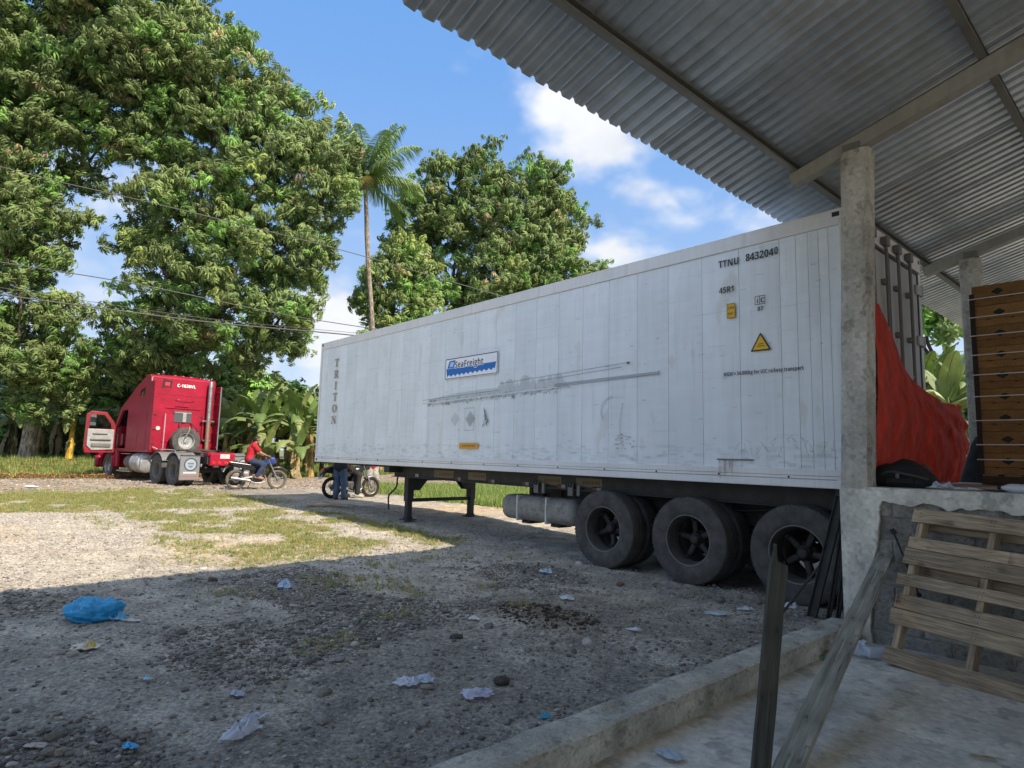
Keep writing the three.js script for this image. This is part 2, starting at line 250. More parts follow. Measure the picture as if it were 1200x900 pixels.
function cover(x, z) { // what grows and lies where: [grass, dark gravel, pale gravel, road, mound]
  const s = -x, n = fbm2(x * 0.55, z * 0.55, 4, 0, 81) - 0.5, n2 = fbm2(x * 1.7, z * 1.7, 4, 0, 82), n3 = fbm2(x * 0.9 + 40, z * 0.9, 4, 0, 83);
  const strip = sst(12.4, 13.8, s + n * 3) * (1 - sst(18.2, 19.6, s + n * 3)) * sst(-0.8, 1.6, z + n * 3) * sst(0.34, 0.52, n2 + 0.06 + n * 0.3);
  const patch = sst(5.2, 6.4, s) * (1 - sst(11.5, 13.5, s)) * (1 - sst(3.6, 5.0, z + n * 2)) * sst(-0.3, 0.6, z) * sst(0.45, 0.60, n2 * 0.7 + n3 * 0.3 + 0.02);
  const right = sst(3.6, 4.8, -z + n * 2) * sst(3.2, 5, s) * (1 - sst(17.2, 18.6, s + n * 2)) * sst(0.2, 0.42, n2);
  const verge = sst(27.2, 28.4, s + n * 2.0 - 0.28 * Math.max(0, -z - 9));
  const fore = sst(0.62, 0.70, n3 * 0.6 + n2 * 0.4) * (1 - sst(5.5, 7, s)) * sst(0.5, 1.5, s) * 0.3;
  const g = clamp(Math.max(strip, patch, right, verge, fore));
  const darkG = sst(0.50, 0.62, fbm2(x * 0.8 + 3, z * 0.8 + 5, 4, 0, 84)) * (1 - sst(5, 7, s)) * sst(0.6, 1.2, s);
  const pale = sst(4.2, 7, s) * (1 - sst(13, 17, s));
  const road = sst(18.6, 20, s + n * 2) * (1 - verge);
  const dx = (x + 1.8) / 0.62, dz = (z - 2.45) / 0.42;
  return [g, darkG, pale, road, Math.exp(-(dx * dx + dz * dz) * 1.1), verge, strip, right, patch, fore];
}
function groundColor(x, z, c) {
  const [g, dk, pale, road, mound, verge, strip, right] = cover(x, z), v = fbm2(x * 1.3, z * 1.3, 5, 0, 85), w = fbm2(x * 0.3 + 7, z * 0.3, 4, 0, 86), f = fbm2(x * 7, z * 7, 3, 0, 87);
  let r = 0.236, gg = 0.232, b = 0.223;
  const mix = (R, G, B, k) => { r = lerp(r, R, k); gg = lerp(gg, G, k); b = lerp(b, B, k); };
  mix(0.34, 0.332, 0.318, sst(0.48, 0.66, v) * 0.75); mix(0.20, 0.18, 0.155, sst(0.50, 0.68, w) * 0.5);
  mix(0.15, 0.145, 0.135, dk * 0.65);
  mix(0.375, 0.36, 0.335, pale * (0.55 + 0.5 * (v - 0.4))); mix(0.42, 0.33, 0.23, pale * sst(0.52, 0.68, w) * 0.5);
  mix(0.26, 0.20, 0.15, road * 0.75);
  mix(0.11, 0.08, 0.055, mound * 0.85);
  const trk = Math.max(...[1.15, 2.95, 4.9].map((q) => Math.exp(-Math.pow((z - q - (fbm2(x * 0.25, q, 2, 0, 88) - 0.5) * 1.2) / 0.24, 2)))) * sst(0.8, 2, -x) * (0.5 + 0.8 * v); mix(0.40, 0.385, 0.35, clamp(trk * 0.5));
  const lush = Math.max(verge, right);
  mix(lerp(0.20, 0.10, lush), lerp(0.19, 0.14, lush), lerp(0.07, 0.03, lush), g * 0.72);
  const k = 0.82 + 0.36 * f; return c.setRGB(r * k * 1.05, gg * k * 1.03, b * k * 0.97);
}
{
  const line = (a, b, st, lo, hi) => { const o = []; for (let q = a; q <= b + 1e-6; q += st) o.push(q); let d = st, q = a; while (q > lo) { d *= 1.07; q -= d; o.unshift(q); } d = st; q = b; while (q < hi) { d *= 1.10; q += d; o.push(q); } return o; };
  const xs = line(-14, 0.15, 0.07, -420, 300), zs = line(-3.6, 9, 0.075, -420, 420), nx = xs.length, nz = zs.length;
  const P = new Float32Array(nx * nz * 3), K = new Float32Array(nx * nz * 3), U = new Float32Array(nx * nz * 2), I = [], c = new THREE.Color();
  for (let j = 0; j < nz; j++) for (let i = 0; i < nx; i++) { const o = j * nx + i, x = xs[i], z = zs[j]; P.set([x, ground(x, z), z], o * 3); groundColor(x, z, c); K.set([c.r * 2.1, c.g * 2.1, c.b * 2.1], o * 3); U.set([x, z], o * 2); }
  for (let j = 0; j < nz - 1; j++) for (let i = 0; i < nx - 1; i++) { const a = j * nx + i; I.push(a, a + nx, a + 1, a + 1, a + nx, a + nx + 1); }
  const g = new THREE.BufferGeometry(); g.setAttribute('position', new THREE.BufferAttribute(P, 3)); g.setAttribute('color', new THREE.BufferAttribute(K, 3)); g.setAttribute('uv', new THREE.BufferAttribute(U, 2)); g.setIndex(I); g.computeVertexNormals();
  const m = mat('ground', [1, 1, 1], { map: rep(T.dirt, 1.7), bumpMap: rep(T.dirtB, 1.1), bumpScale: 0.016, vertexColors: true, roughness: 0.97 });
  obj('ground', g, m, scene, { raw: true, kind: 'structure' });
}
const APRON = -0.10;
{ // concrete apron and the kerb that ends it
  const g = new THREE.PlaneGeometry(12, 16, 120, 160).rotateX(-PI / 2).translate(6.05, APRON, 8.3);
  const p = g.attributes.position; for (let i = 0; i < p.count; i++) { const x = p.getX(i), z = p.getZ(i); p.setY(i, APRON + (fbm2(x * 1.6, z * 1.6, 4, 0, 91) - 0.5) * 0.018 - 0.012 * Math.exp(-Math.pow((x - 0.3) * 6, 2))); } g.computeVertexNormals();
  obj('apron', g, M.apron, scene, { kind: 'structure' });
  const prof = [[-0.115, -0.35], [-0.115, 0.035], [-0.10, 0.05], [-0.02, 0.06], [0.09, 0.058], [0.118, 0.045], [0.124, 0.02], [0.124, -0.35]], nz = 260, P = [], I = [];
  for (let j = 0; j <= nz; j++) { const z = 0.42 + j * 0.05; for (let i = 0; i < prof.length - 1; i++) for (let q = 0; q < 4; q++) { const t = q / 4, x = lerp(prof[i][0], prof[i + 1][0], t), y = lerp(prof[i][1], prof[i + 1][1], t), ch = sst(0.60, 0.74, fbm3(x * 5, y * 5, z * 3.2, 3, 97)) * 0.035; P.push(x + (fbm3(x * 9, y * 9, z * 9, 3, 95) - 0.5) * 0.016 - (i > 3 ? ch * 0.4 : 0), y + (fbm3(x * 6, y * 6, z * 4, 3, 96) - 0.5) * 0.03 - (i > 1 && i < 5 ? ch : 0), z); } }
  const n = (prof.length - 1) * 4;
  for (let j = 0; j < nz; j++) for (let i = 0; i < n - 1; i++) { const a = j * n + i; I.push(a, a + 1, a + n, a + 1, a + n + 1, a + n); }
  const k = new THREE.BufferGeometry(); k.setAttribute('position', new THREE.Float32BufferAttribute(P, 3)); k.setIndex(I); k.computeVertexNormals();
  obj('kerb', k, mat('kerb concrete', [0.95, 0.94, 0.87], { map: rep(T.conc, 0.9), bumpMap: rep(T.concB, 0.5), bumpScale: 0.012, roughness: 0.95 }), scene, { kind: 'structure' });
}
// ---------------------------------------------------------------- gravel, grass, fallen leaves
function scatter(name, geo, m, spots, label) { // spots: [x, y, z, turn about y, tilt, scale x, y, z, r, g, b]
  const im = new THREE.InstancedMesh(geo, m, spots.length), o = new THREE.Object3D(), c = new THREE.Color();
  o.rotation.order = 'YXZ';
  spots.forEach((s, i) => { o.position.set(s[0], s[1], s[2]); o.rotation.set(s[4], s[3], s[11] ?? 0); o.scale.set(s[5], s[6], s[7]); o.updateMatrix(); im.setMatrixAt(i, o.matrix); im.setColorAt(i, c.setRGB(s[8], s[9], s[10])); });
  im.name = numbered(name); im.userData.kind = 'stuff'; im.castShadow = im.receiveShadow = true; if (label) { im.userData.label = label[0]; im.userData.category = label[1]; } scene.add(im); return im;
}
{
  const R = rng(5), variants = [0, 1, 2].map((k) => { const g = new THREE.IcosahedronGeometry(1, 1), p = g.attributes.position; for (let i = 0; i < p.count; i++) { const x = p.getX(i), y = p.getY(i), z = p.getZ(i), q = 0.62 + 0.75 * vn3(x * 1.3 + k * 9, y * 1.3, z * 1.3, 4); p.setXYZ(i, x * q, y * q * 0.72, z * q * 0.9); } g.computeVertexNormals(); return g; });
  const lots = [[], [], []];
  const put = (x, z, r) => {
    const [, dk, pale, , mound] = cover(x, z), t = R(); let c;
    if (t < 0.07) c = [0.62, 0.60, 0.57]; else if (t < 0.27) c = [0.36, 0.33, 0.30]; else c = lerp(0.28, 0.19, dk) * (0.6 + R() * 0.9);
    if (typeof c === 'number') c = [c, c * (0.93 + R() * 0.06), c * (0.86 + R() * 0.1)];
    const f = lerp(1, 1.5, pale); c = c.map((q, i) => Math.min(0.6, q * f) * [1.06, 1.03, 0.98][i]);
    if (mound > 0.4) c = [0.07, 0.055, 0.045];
    lots[Math.floor(R() * 3)].push([x, ground(x, z) + r * 0.16, z, R() * 6.3, (R() - 0.5) * 0.8, r * (0.8 + R() * 0.6), r * (0.7 + R() * 0.5), r * (0.8 + R() * 0.6), ...c]);
  };
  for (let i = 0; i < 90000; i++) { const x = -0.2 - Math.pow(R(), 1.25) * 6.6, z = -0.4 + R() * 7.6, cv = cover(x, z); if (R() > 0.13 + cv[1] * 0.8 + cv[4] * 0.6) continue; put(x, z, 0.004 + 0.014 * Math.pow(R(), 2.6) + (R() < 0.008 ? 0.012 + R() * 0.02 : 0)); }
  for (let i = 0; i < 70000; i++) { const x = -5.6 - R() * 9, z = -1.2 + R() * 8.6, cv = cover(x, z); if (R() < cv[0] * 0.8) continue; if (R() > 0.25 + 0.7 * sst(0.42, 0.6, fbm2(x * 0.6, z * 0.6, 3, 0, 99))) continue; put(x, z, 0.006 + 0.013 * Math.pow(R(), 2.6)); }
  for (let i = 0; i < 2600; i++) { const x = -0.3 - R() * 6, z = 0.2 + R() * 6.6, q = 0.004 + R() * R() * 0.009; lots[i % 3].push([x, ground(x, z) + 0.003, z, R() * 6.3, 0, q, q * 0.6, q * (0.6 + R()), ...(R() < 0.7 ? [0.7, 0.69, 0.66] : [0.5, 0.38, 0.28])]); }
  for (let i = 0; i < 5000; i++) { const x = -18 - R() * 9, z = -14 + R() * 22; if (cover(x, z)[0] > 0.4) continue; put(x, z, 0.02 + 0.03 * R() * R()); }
  const m = mat('gravel', [1, 1, 1], { map: rep(T.grain, 0.7), roughness: 0.9 });
  variants.forEach((g, k) => scatter('gravel', g, m, lots[k]));
  // grass
  const tuft = (seed, n, h, w, lean) => { const q = rng(seed), P = [], I = []; for (let k = 0; k < n; k++) { const a = q() * 6.28, r = q() * 0.5, x = Math.cos(a) * r, z = Math.sin(a) * r, b = q() * 6.28, hh = h * (0.5 + q() * 0.7), l = lean * (0.3 + q()), dx = Math.cos(b), dz = Math.sin(b), o = P.length / 3; P.push(x - dz * w, 0, z + dx * w, x + dz * w, 0, z - dx * w, x + dx * l * 0.4 - dz * w * 0.7, hh * 0.6, z + dz * l * 0.4 + dx * w * 0.7, x + dx * l * 0.4 + dz * w * 0.7, hh * 0.6, z + dz * l * 0.4 - dx * w * 0.7, x + dx * l, hh, z + dz * l); I.push(o, o + 1, o + 2, o + 1, o + 3, o + 2, o + 2, o + 3, o + 4); } const g = new THREE.BufferGeometry(); g.setAttribute('position', new THREE.Float32BufferAttribute(P, 3)); g.setIndex(I); g.computeVertexNormals(); return g; };
  const gm = mat('grass', [1, 1, 1], { P: 1, transmission: 0.3, thickness: 0, roughness: 0.8 });
  const short = [], tall = [];
  const tint = (k) => { const d = R(); return d < 0.3 ? [0.44 * k, 0.37 * k, 0.15 * k] : d < 0.65 ? [0.31 * k, 0.33 * k, 0.09 * k] : [0.19 * k, 0.26 * k, 0.055 * k]; };
  for (let i = 0; i < 130000; i++) { const x = -1 - R() * 18.8, z = -1.5 + R() * 10.5, cv = cover(x, z); if (R() > cv[0] * 0.75 || cv[5] > 0.3) continue; const s = 0.04 + R() * 0.045; short.push([x, ground(x, z) - 0.005, z, R() * 6.3, 0, s, s * (0.6 + R() * 0.5), s, ...(cv[9] > 0.3 && cv[8] < 0.2 && cv[6] < 0.2 ? [0.10, 0.12, 0.04] : tint(0.95))]); }
  for (let i = 0; i < 60000; i++) { const x = -3 - R() * 16, z = -3.6 - R() * 22, cv = cover(x, z); if (R() > cv[7]) continue; const s = 0.13 + R() * 0.14; tall.push([x, ground(x, z) - 0.01, z, R() * 6.3, 0, s, s, s, ...(R() < 0.3 ? [0.30, 0.33, 0.09] : [0.19, 0.30, 0.06])]); }
  for (let i = 0; i < 60000; i++) { const x = -27 - R() * 12, z = -30 + R() * 44, cv = cover(x, z); if (R() > cv[5]) continue; const s = 0.10 + R() * R() * 0.30; tall.push([x, ground(x, z) - 0.01, z, R() * 6.3, 0, s, s * (0.7 + 0.5 * R()), s, ...(R() < 0.3 ? [0.36, 0.36, 0.11] : [0.18, 0.30, 0.06])]); }
  scatter('grass', tuft(3, 12, 1, 0.03, 0.6), gm, short); scatter('grass', tuft(4, 10, 1, 0.035, 0.5), gm, tall);
  // dry leaves under the trees on the verge, and a few in the yard
  const lf = []; for (let i = 0; i < 9000; i++) { const far = R() < 0.99, x = far ? -26 - R() * 11 : -7 - R() * 12, z = far ? -3 + R() * 13 : -1 + R() * 9, s = (0.06 + R() * 0.07) * (far ? 1 : 0.5), k = 0.6 + R() * 0.7; lf.push([x, ground(x, z) + 0.03 + R() * 0.13 * (far ? 1 : 0), z, R() * 6.3, (R() - 0.5) * 0.9, s * 0.45, s, s, 0.42 * k, 0.25 * k, 0.11 * k]); }
  const lg = new THREE.PlaneGeometry(1, 1.6, 2, 2).rotateX(-PI / 2), lp = lg.attributes.position; for (let i = 0; i < lp.count; i++) { lp.setY(i, Math.abs(lp.getX(i)) * 0.4 + lp.getZ(i) * lp.getZ(i) * 0.3); lp.setX(i, lp.getX(i) * (1 - Math.abs(lp.getZ(i)) * 1.15)); } lg.computeVertexNormals();
  scatter('fallen_leaves', lg, mat('dry leaf', [1, 1, 1], { roughness: 0.8 }), lf);
}
let crumpleSheet;
// ---------------------------------------------------------------- loading shed: dock, columns, rafters, purlins, sheets
const SL = 0.287, roofY = (x) => 4.395 + SL * (x + 1);
{
  const shed = thing('loading_shed', 'open concrete loading shed with corrugated lean roof over the raised dock', 'building', [0, 0, 0]);
  const floor = new THREE.PlaneGeometry(9, 12.3, 60, 80).rotateX(-PI / 2).translate(4.5, 1.262, -5.77);
  obj('dock_floor', floor, M.conc, shed);
  obj('dock_body', bx(8.98, 1.66, 12.3, 4.502, 0.425, -5.8), M.mortar, shed);
  // block infill of the side wall, each block its own
  const bw = sub('block_wall', shed), R = rng(8), bg = [0, 1, 2].map((k) => roughen(rb(0.385, 0.185, 0.04, 0.01).clone(), 0.008, 14, k * 5));
  bg.forEach((g) => boxUV(g));
  const bm = [0, 1, 2].map((k) => { const m = M.block.clone(); m.color.multiplyScalar(0.85 + k * 0.16); return m; });
  for (let r = 0; r < 7; r++) for (let c = 0; c < 9; c++) { const b = obj('block', bg[Math.floor(R() * 3)], bm[Math.floor(R() * 3)], bw, { raw: true }); b.position.set(0.22 + c * 0.4 + (r % 2) * 0.2, -0.09 + r * 0.198, 0.339 + R() * 0.004); }
  // pale render: corner pier and edge band with a ragged edge
  const s = new THREE.Shape(), e = (x, k) => (fbm2(x * 7 + k, k * 3.1, 4, 0, 41) - 0.5);
  s.moveTo(0, -0.3); s.lineTo(0, 1.258); s.lineTo(9, 1.258); s.lineTo(9, 1.12);
  for (let x = 8.9; x > 0.33; x -= 0.025) s.lineTo(x, 1.118 + e(x, 1) * 0.11 - 0.035 * sst(0.9, 1.5, x));
  for (let y = 1.09; y > -0.2; y -= 0.025) s.lineTo(0.22 + 0.085 * sst(0.2, 0.9, y) + e(y, 5) * 0.07, y);
  s.lineTo(0.22, -0.3);
  const pg = new THREE.ExtrudeGeometry(s, { depth: 0.03, bevelEnabled: true, bevelSize: 0.004, bevelThickness: 0.004, bevelSegments: 1 }).translate(0, 0, 0.366);
  obj('plaster_band', pg, M.plaster, shed);
  obj('dock_face', bx(0.02, 1.56, 12.2, 0.0, 0.475, -5.74), M.plaster, shed);
  // columns
  const column = (x0, x1, z0, z1, y0, y1, lean) => { const g = new RoundedBoxGeometry(x1 - x0, y1 - y0, z1 - z0, 2, 0.012); const gg = new THREE.BoxGeometry(x1 - x0, y1 - y0, z1 - z0, 6, 60, 6), p = gg.attributes.position; for (let i = 0; i < p.count; i++) { const x = p.getX(i), y = p.getY(i), z = p.getZ(i), t = y / (y1 - y0) + 0.5; const ed = Math.abs(Math.abs(x) - (x1 - x0) / 2) < 0.001 && Math.abs(Math.abs(z) - (z1 - z0) / 2) < 0.001; const ch = ed ? 0.012 + 0.02 * sst(0.6, 0.75, fbm2(y * 6, x * 4 + z * 5, 3, 0, 12)) : 0; p.setXYZ(i, x - Math.sign(x) * ch + lean * t + (fbm3(x * 8, y * 8, z * 8, 3, 2) - 0.5) * 0.012, y, z - Math.sign(z) * ch + (fbm3(x * 8 + 9, y * 8, z * 8, 3, 2) - 0.5) * 0.012); } gg.computeVertexNormals(); return gg.translate((x0 + x1) / 2, (y0 + y1) / 2, (z0 + z1) / 2); };
  obj('column', column(-0.002, 0.245, 0.155, 0.405, 1.24, 4.49, 0.105), M.conc, shed);
  obj('column', column(0.06, 0.3, -4.3, -4.06, 1.25, 4.46, 0), M.conc, shed);
  obj('column', column(0.06, 0.3, -8.7, -8.46, 1.25, 4.46, 0), M.conc, shed);
  obj('column', column(0.0, 0.25, 8.9, 9.15, -0.2, 4.46, 0), M.conc, shed);
  for (const z of [0.3, -4.18, -8.58, 9.0]) for (const x of [6.0, 12.4]) obj('column', column(x, x + 0.25, z - 0.12, z + 0.12, -0.2, x < 7 ? 6.2 : 4.45, 0), M.conc, shed);
  obj('column_cap', [bx(0.10, 0.10, 0.10, 0.2, 4.50, 0.3), bx(0.08, 0.05, 0.16, 0.30, 4.49, 0.25)], M.conc, shed);
  // rafters, then purlins, then the sheets
  for (const z of [0.3, -4.18, -8.58, 9.0]) {
    const y = (x) => roofY(x) - 0.105 - 0.07;
    obj('rafter', beam(V(-0.4, y(-0.4), z), V(6.1, y(6.1), z), 0.13, 0.135), M.rafter, shed);
    obj('rafter', beam(V(6.1, y(6.1), z), V(13.0, y(6.1) - SL * 6.9, z), 0.13, 0.135), M.rafter, shed);
    obj('gusset', bx(0.16, 0.12, 0.012, 0.2, y(0.2) - 0.05, z - 0.072), M.purlin, shed); obj('gusset', bx(0.16, 0.12, 0.012, 0.2, y(0.2) - 0.05, z + 0.072), M.purlin, shed);
  }
  const zA = -10.6, zB = 17.8;
  for (const x of [-0.36, 1.27, 2.9, 4.5, 5.9]) { const y = roofY(x); obj('purlin', [bx(0.004, 0.10, zB - zA, x - 0.03, y - 0.052, (zA + zB) / 2), bx(0.055, 0.004, zB - zA, x, y - 0.1, (zA + zB) / 2), bx(0.055, 0.004, zB - zA, x, y - 0.006 - 0.02, (zA + zB) / 2), bx(0.004, 0.018, zB - zA, x + 0.028, y - 0.09, (zA + zB) / 2)], M.purlin, shed); }
  for (const x of [7.6, 9.2, 10.8, 12.6]) obj('purlin', bx(0.055, 0.1, zB - zA, x, roofY(6) - SL * (x - 6) - 0.06, (zA + zB) / 2), M.purlin, shed);
  const roof = sub('roof', shed);
  const sheet = (x0, y0, x1, y1, seed) => {
    const nz = 7 * 10 + 3, nx = 24, P = [], U = [], I = [], dx = x1 - x0, dy = y1 - y0, L = Math.hypot(dx, dy), q = rng(seed), wob = q() * 9;
    for (let i = 0; i <= nx; i++) for (let j = 0; j <= nz; j++) {
      const t = i / nx, z = j * 0.015 - 0.015, ph = ((z / 0.1514) % 1 + 1) % 1, rib = sst(0.06, 0.20, ph) - sst(0.34, 0.48, ph), edge = i < 2 ? (fbm2(z * 9 + wob, seed, 3) - 0.5) * 0.02 : 0;
      const h = 0.034 * rib + (fbm2(t * 5 + wob, z * 3, 2) - 0.5) * 0.005 + (j > nz - 4 ? 0.007 : 0) + (i === 0 ? -0.012 * vn2(z * 7, wob) : 0);
      P.push(x0 + dx * t + (i === 0 ? edge : 0), y0 + dy * t + h, z); U.push(t * L, z);
    }
    for (let i = 0; i < nx; i++) for (let j = 0; j < nz; j++) { const a = i * (nz + 1) + j; I.push(a, a + 1, a + nz + 1, a + 1, a + nz + 2, a + nz + 1); }
    const g = new THREE.BufferGeometry(); g.setAttribute('position', new THREE.Float32BufferAttribute(P, 3)); g.setAttribute('uv', new THREE.Float32BufferAttribute(U, 2)); g.setIndex(I); g.computeVertexNormals(); return g;
  };
  const va = [1, 2, 3, 4].map((k) => sheet(-1.0, roofY(-1), 6.05, roofY(6.05), k)), vb = sheet(6.0, roofY(6.02) + 0.02, 13.2, roofY(6) - SL * 7.2, 9);  // second slope is unseen, added to keep the sun off dock and yard
  const gm = [0, 1, 2, 3].map((k) => { const m = M.galv.clone(); m.color.multiplyScalar([1, 0.88, 1.08, 0.95][k]); return m; });
  for (let k = 0; k < 27; k++) { const z = 4.08 - 1.06 * 14 + k * 1.06; const a = obj('roof_sheet', va[k % 4], gm[Math.floor(R() * 4)], roof, { raw: true }); a.position.z = z; a.position.y = (k % 2) * 0.004; const b = obj('roof_sheet', vb, gm[k % 4], roof, { raw: true }); b.position.z = z; }
  // back wall of the shed and its far gable, low block walls
}
// ---------------------------------------------------------------- red tarpaulin in the doorway
{
  const top = [[-0.06, 2.98], [-0.29, 3.1], [-0.36, 3.05], [-0.62, 2.86], [-0.95, 2.63], [-1.35, 2.46], [-1.8, 2.335], [-2.3, 2.27], [-2.8, 2.265], [-3.15, 2.26]], bot = [[0.26, 1.27], [0.12, 1.27], [-0.05, 1.27], [-0.35, 1.27], [-0.75, 1.27], [-1.2, 1.27], [-1.7, 1.27], [-2.2, 1.27], [-2.6, 1.27], [-2.95, 1.275]];
  const ct = new THREE.CatmullRomCurve3(top.map(([z, y]) => V(0, y, z))), cb = new THREE.CatmullRomCurve3(bot.map(([z, y]) => V(0, y, z)));
  const nu = 120, nv = 80, P = [], U = [], I = [];
  for (let i = 0; i <= nu; i++) { const t = i / nu, a = ct.getPoint(t), b = cb.getPoint(t); for (let j = 0; j <= nv; j++) { const s = j / nv, z = lerp(a.z, b.z, s), y = lerp(a.y, b.y, s);
    // folds fan out from the tied corner and swag below the slack edge
    const fan = Math.atan2(3.15 - y, -z + 0.1), f1 = (Math.sin(fan * 15 + fbm2(z * 1.6, y * 1.6, 3) * 7) + 0.5 * Math.sin(fan * 37 + fbm2(z * 2.5, y * 2.5, 3, 0, 9) * 9)) * 0.0028 * sst(0, 0.3, s) * (0.3 + 1.4 * fbm2(z * 1.3, y * 1.3, 2, 0, 5)), swag = Math.sin((y - 2.3) * 22 + Math.abs(z + 1.8) * 6) * 0.018 * sst(0.9, 2.2, -z) * (1 - sst(0.2, 0.75, s)), hem = (fbm2(z * 2.6, 3, 3, 0, 8) - 0.5) * 0.12 * s * s;
    P.push(0.16 + f1 + swag + hem + 0.11 * Math.sin(s * PI) * 0.7 + (fbm2(z * 1.5, y * 1.5, 3, 0, 6) - 0.5) * 0.10 + 0.028 * Math.pow(1 - Math.abs(2 * fbm2((z + y) * 1.4, (z - y * 0.6) * 3.2, 3, 0, 17) - 1), 6) * sst(0.4, 1.6, -z) * sst(0.02, 0.25, s) + (t > 0.8 ? 0.12 * (t - 0.8) : 0), y, z); U.push(z, y); } }
  for (let i = 0; i < nu; i++) for (let j = 0; j < nv; j++) { const a = i * (nv + 1) + j; I.push(a, a + 1, a + nv + 1, a + 1, a + nv + 2, a + nv + 1); }
  const g = new THREE.BufferGeometry(); g.setAttribute('position', new THREE.Float32BufferAttribute(P, 3)); g.setAttribute('uv', new THREE.Float32BufferAttribute(U, 2)); g.setIndex(I); g.computeVertexNormals();
  const t = thing('tarpaulin', 'red tarpaulin sheet tied up at one corner across the dock doorway', 'tarpaulin', [0, 0, 0]);
  obj('sheet', g, M.tarp, t, { raw: true });
  obj('eyelet', [0.18, 0.3, 0.42, 0.54, 0.66, 0.78, 0.9].map((k) => { const a = ct.getPoint(k), b = cb.getPoint(k), q = a.lerp(b, 0.03); return new THREE.TorusGeometry(0.012, 0.004, 6, 14).rotateY(PI / 2).translate(0.19 + (k > 0.8 ? 0.02 : 0), q.y, q.z); }), M.chrome, t, { kind: 'stuff' });
  obj('tie_rope', [tube([V(0.16, 3.1, -0.29), V(0.10, 3.25, -0.26), V(0.06, 3.62, -0.27), V(0.04, 3.7, -0.3)], 0.006, 16, 5), tube([V(0.06, 3.62, -0.27), V(0.1, 3.63, -0.15), V(0.13, 3.62, -0.05)], 0.006, 12, 5)], mat('red cord', [0.5, 0.08, 0.05]), t);
}
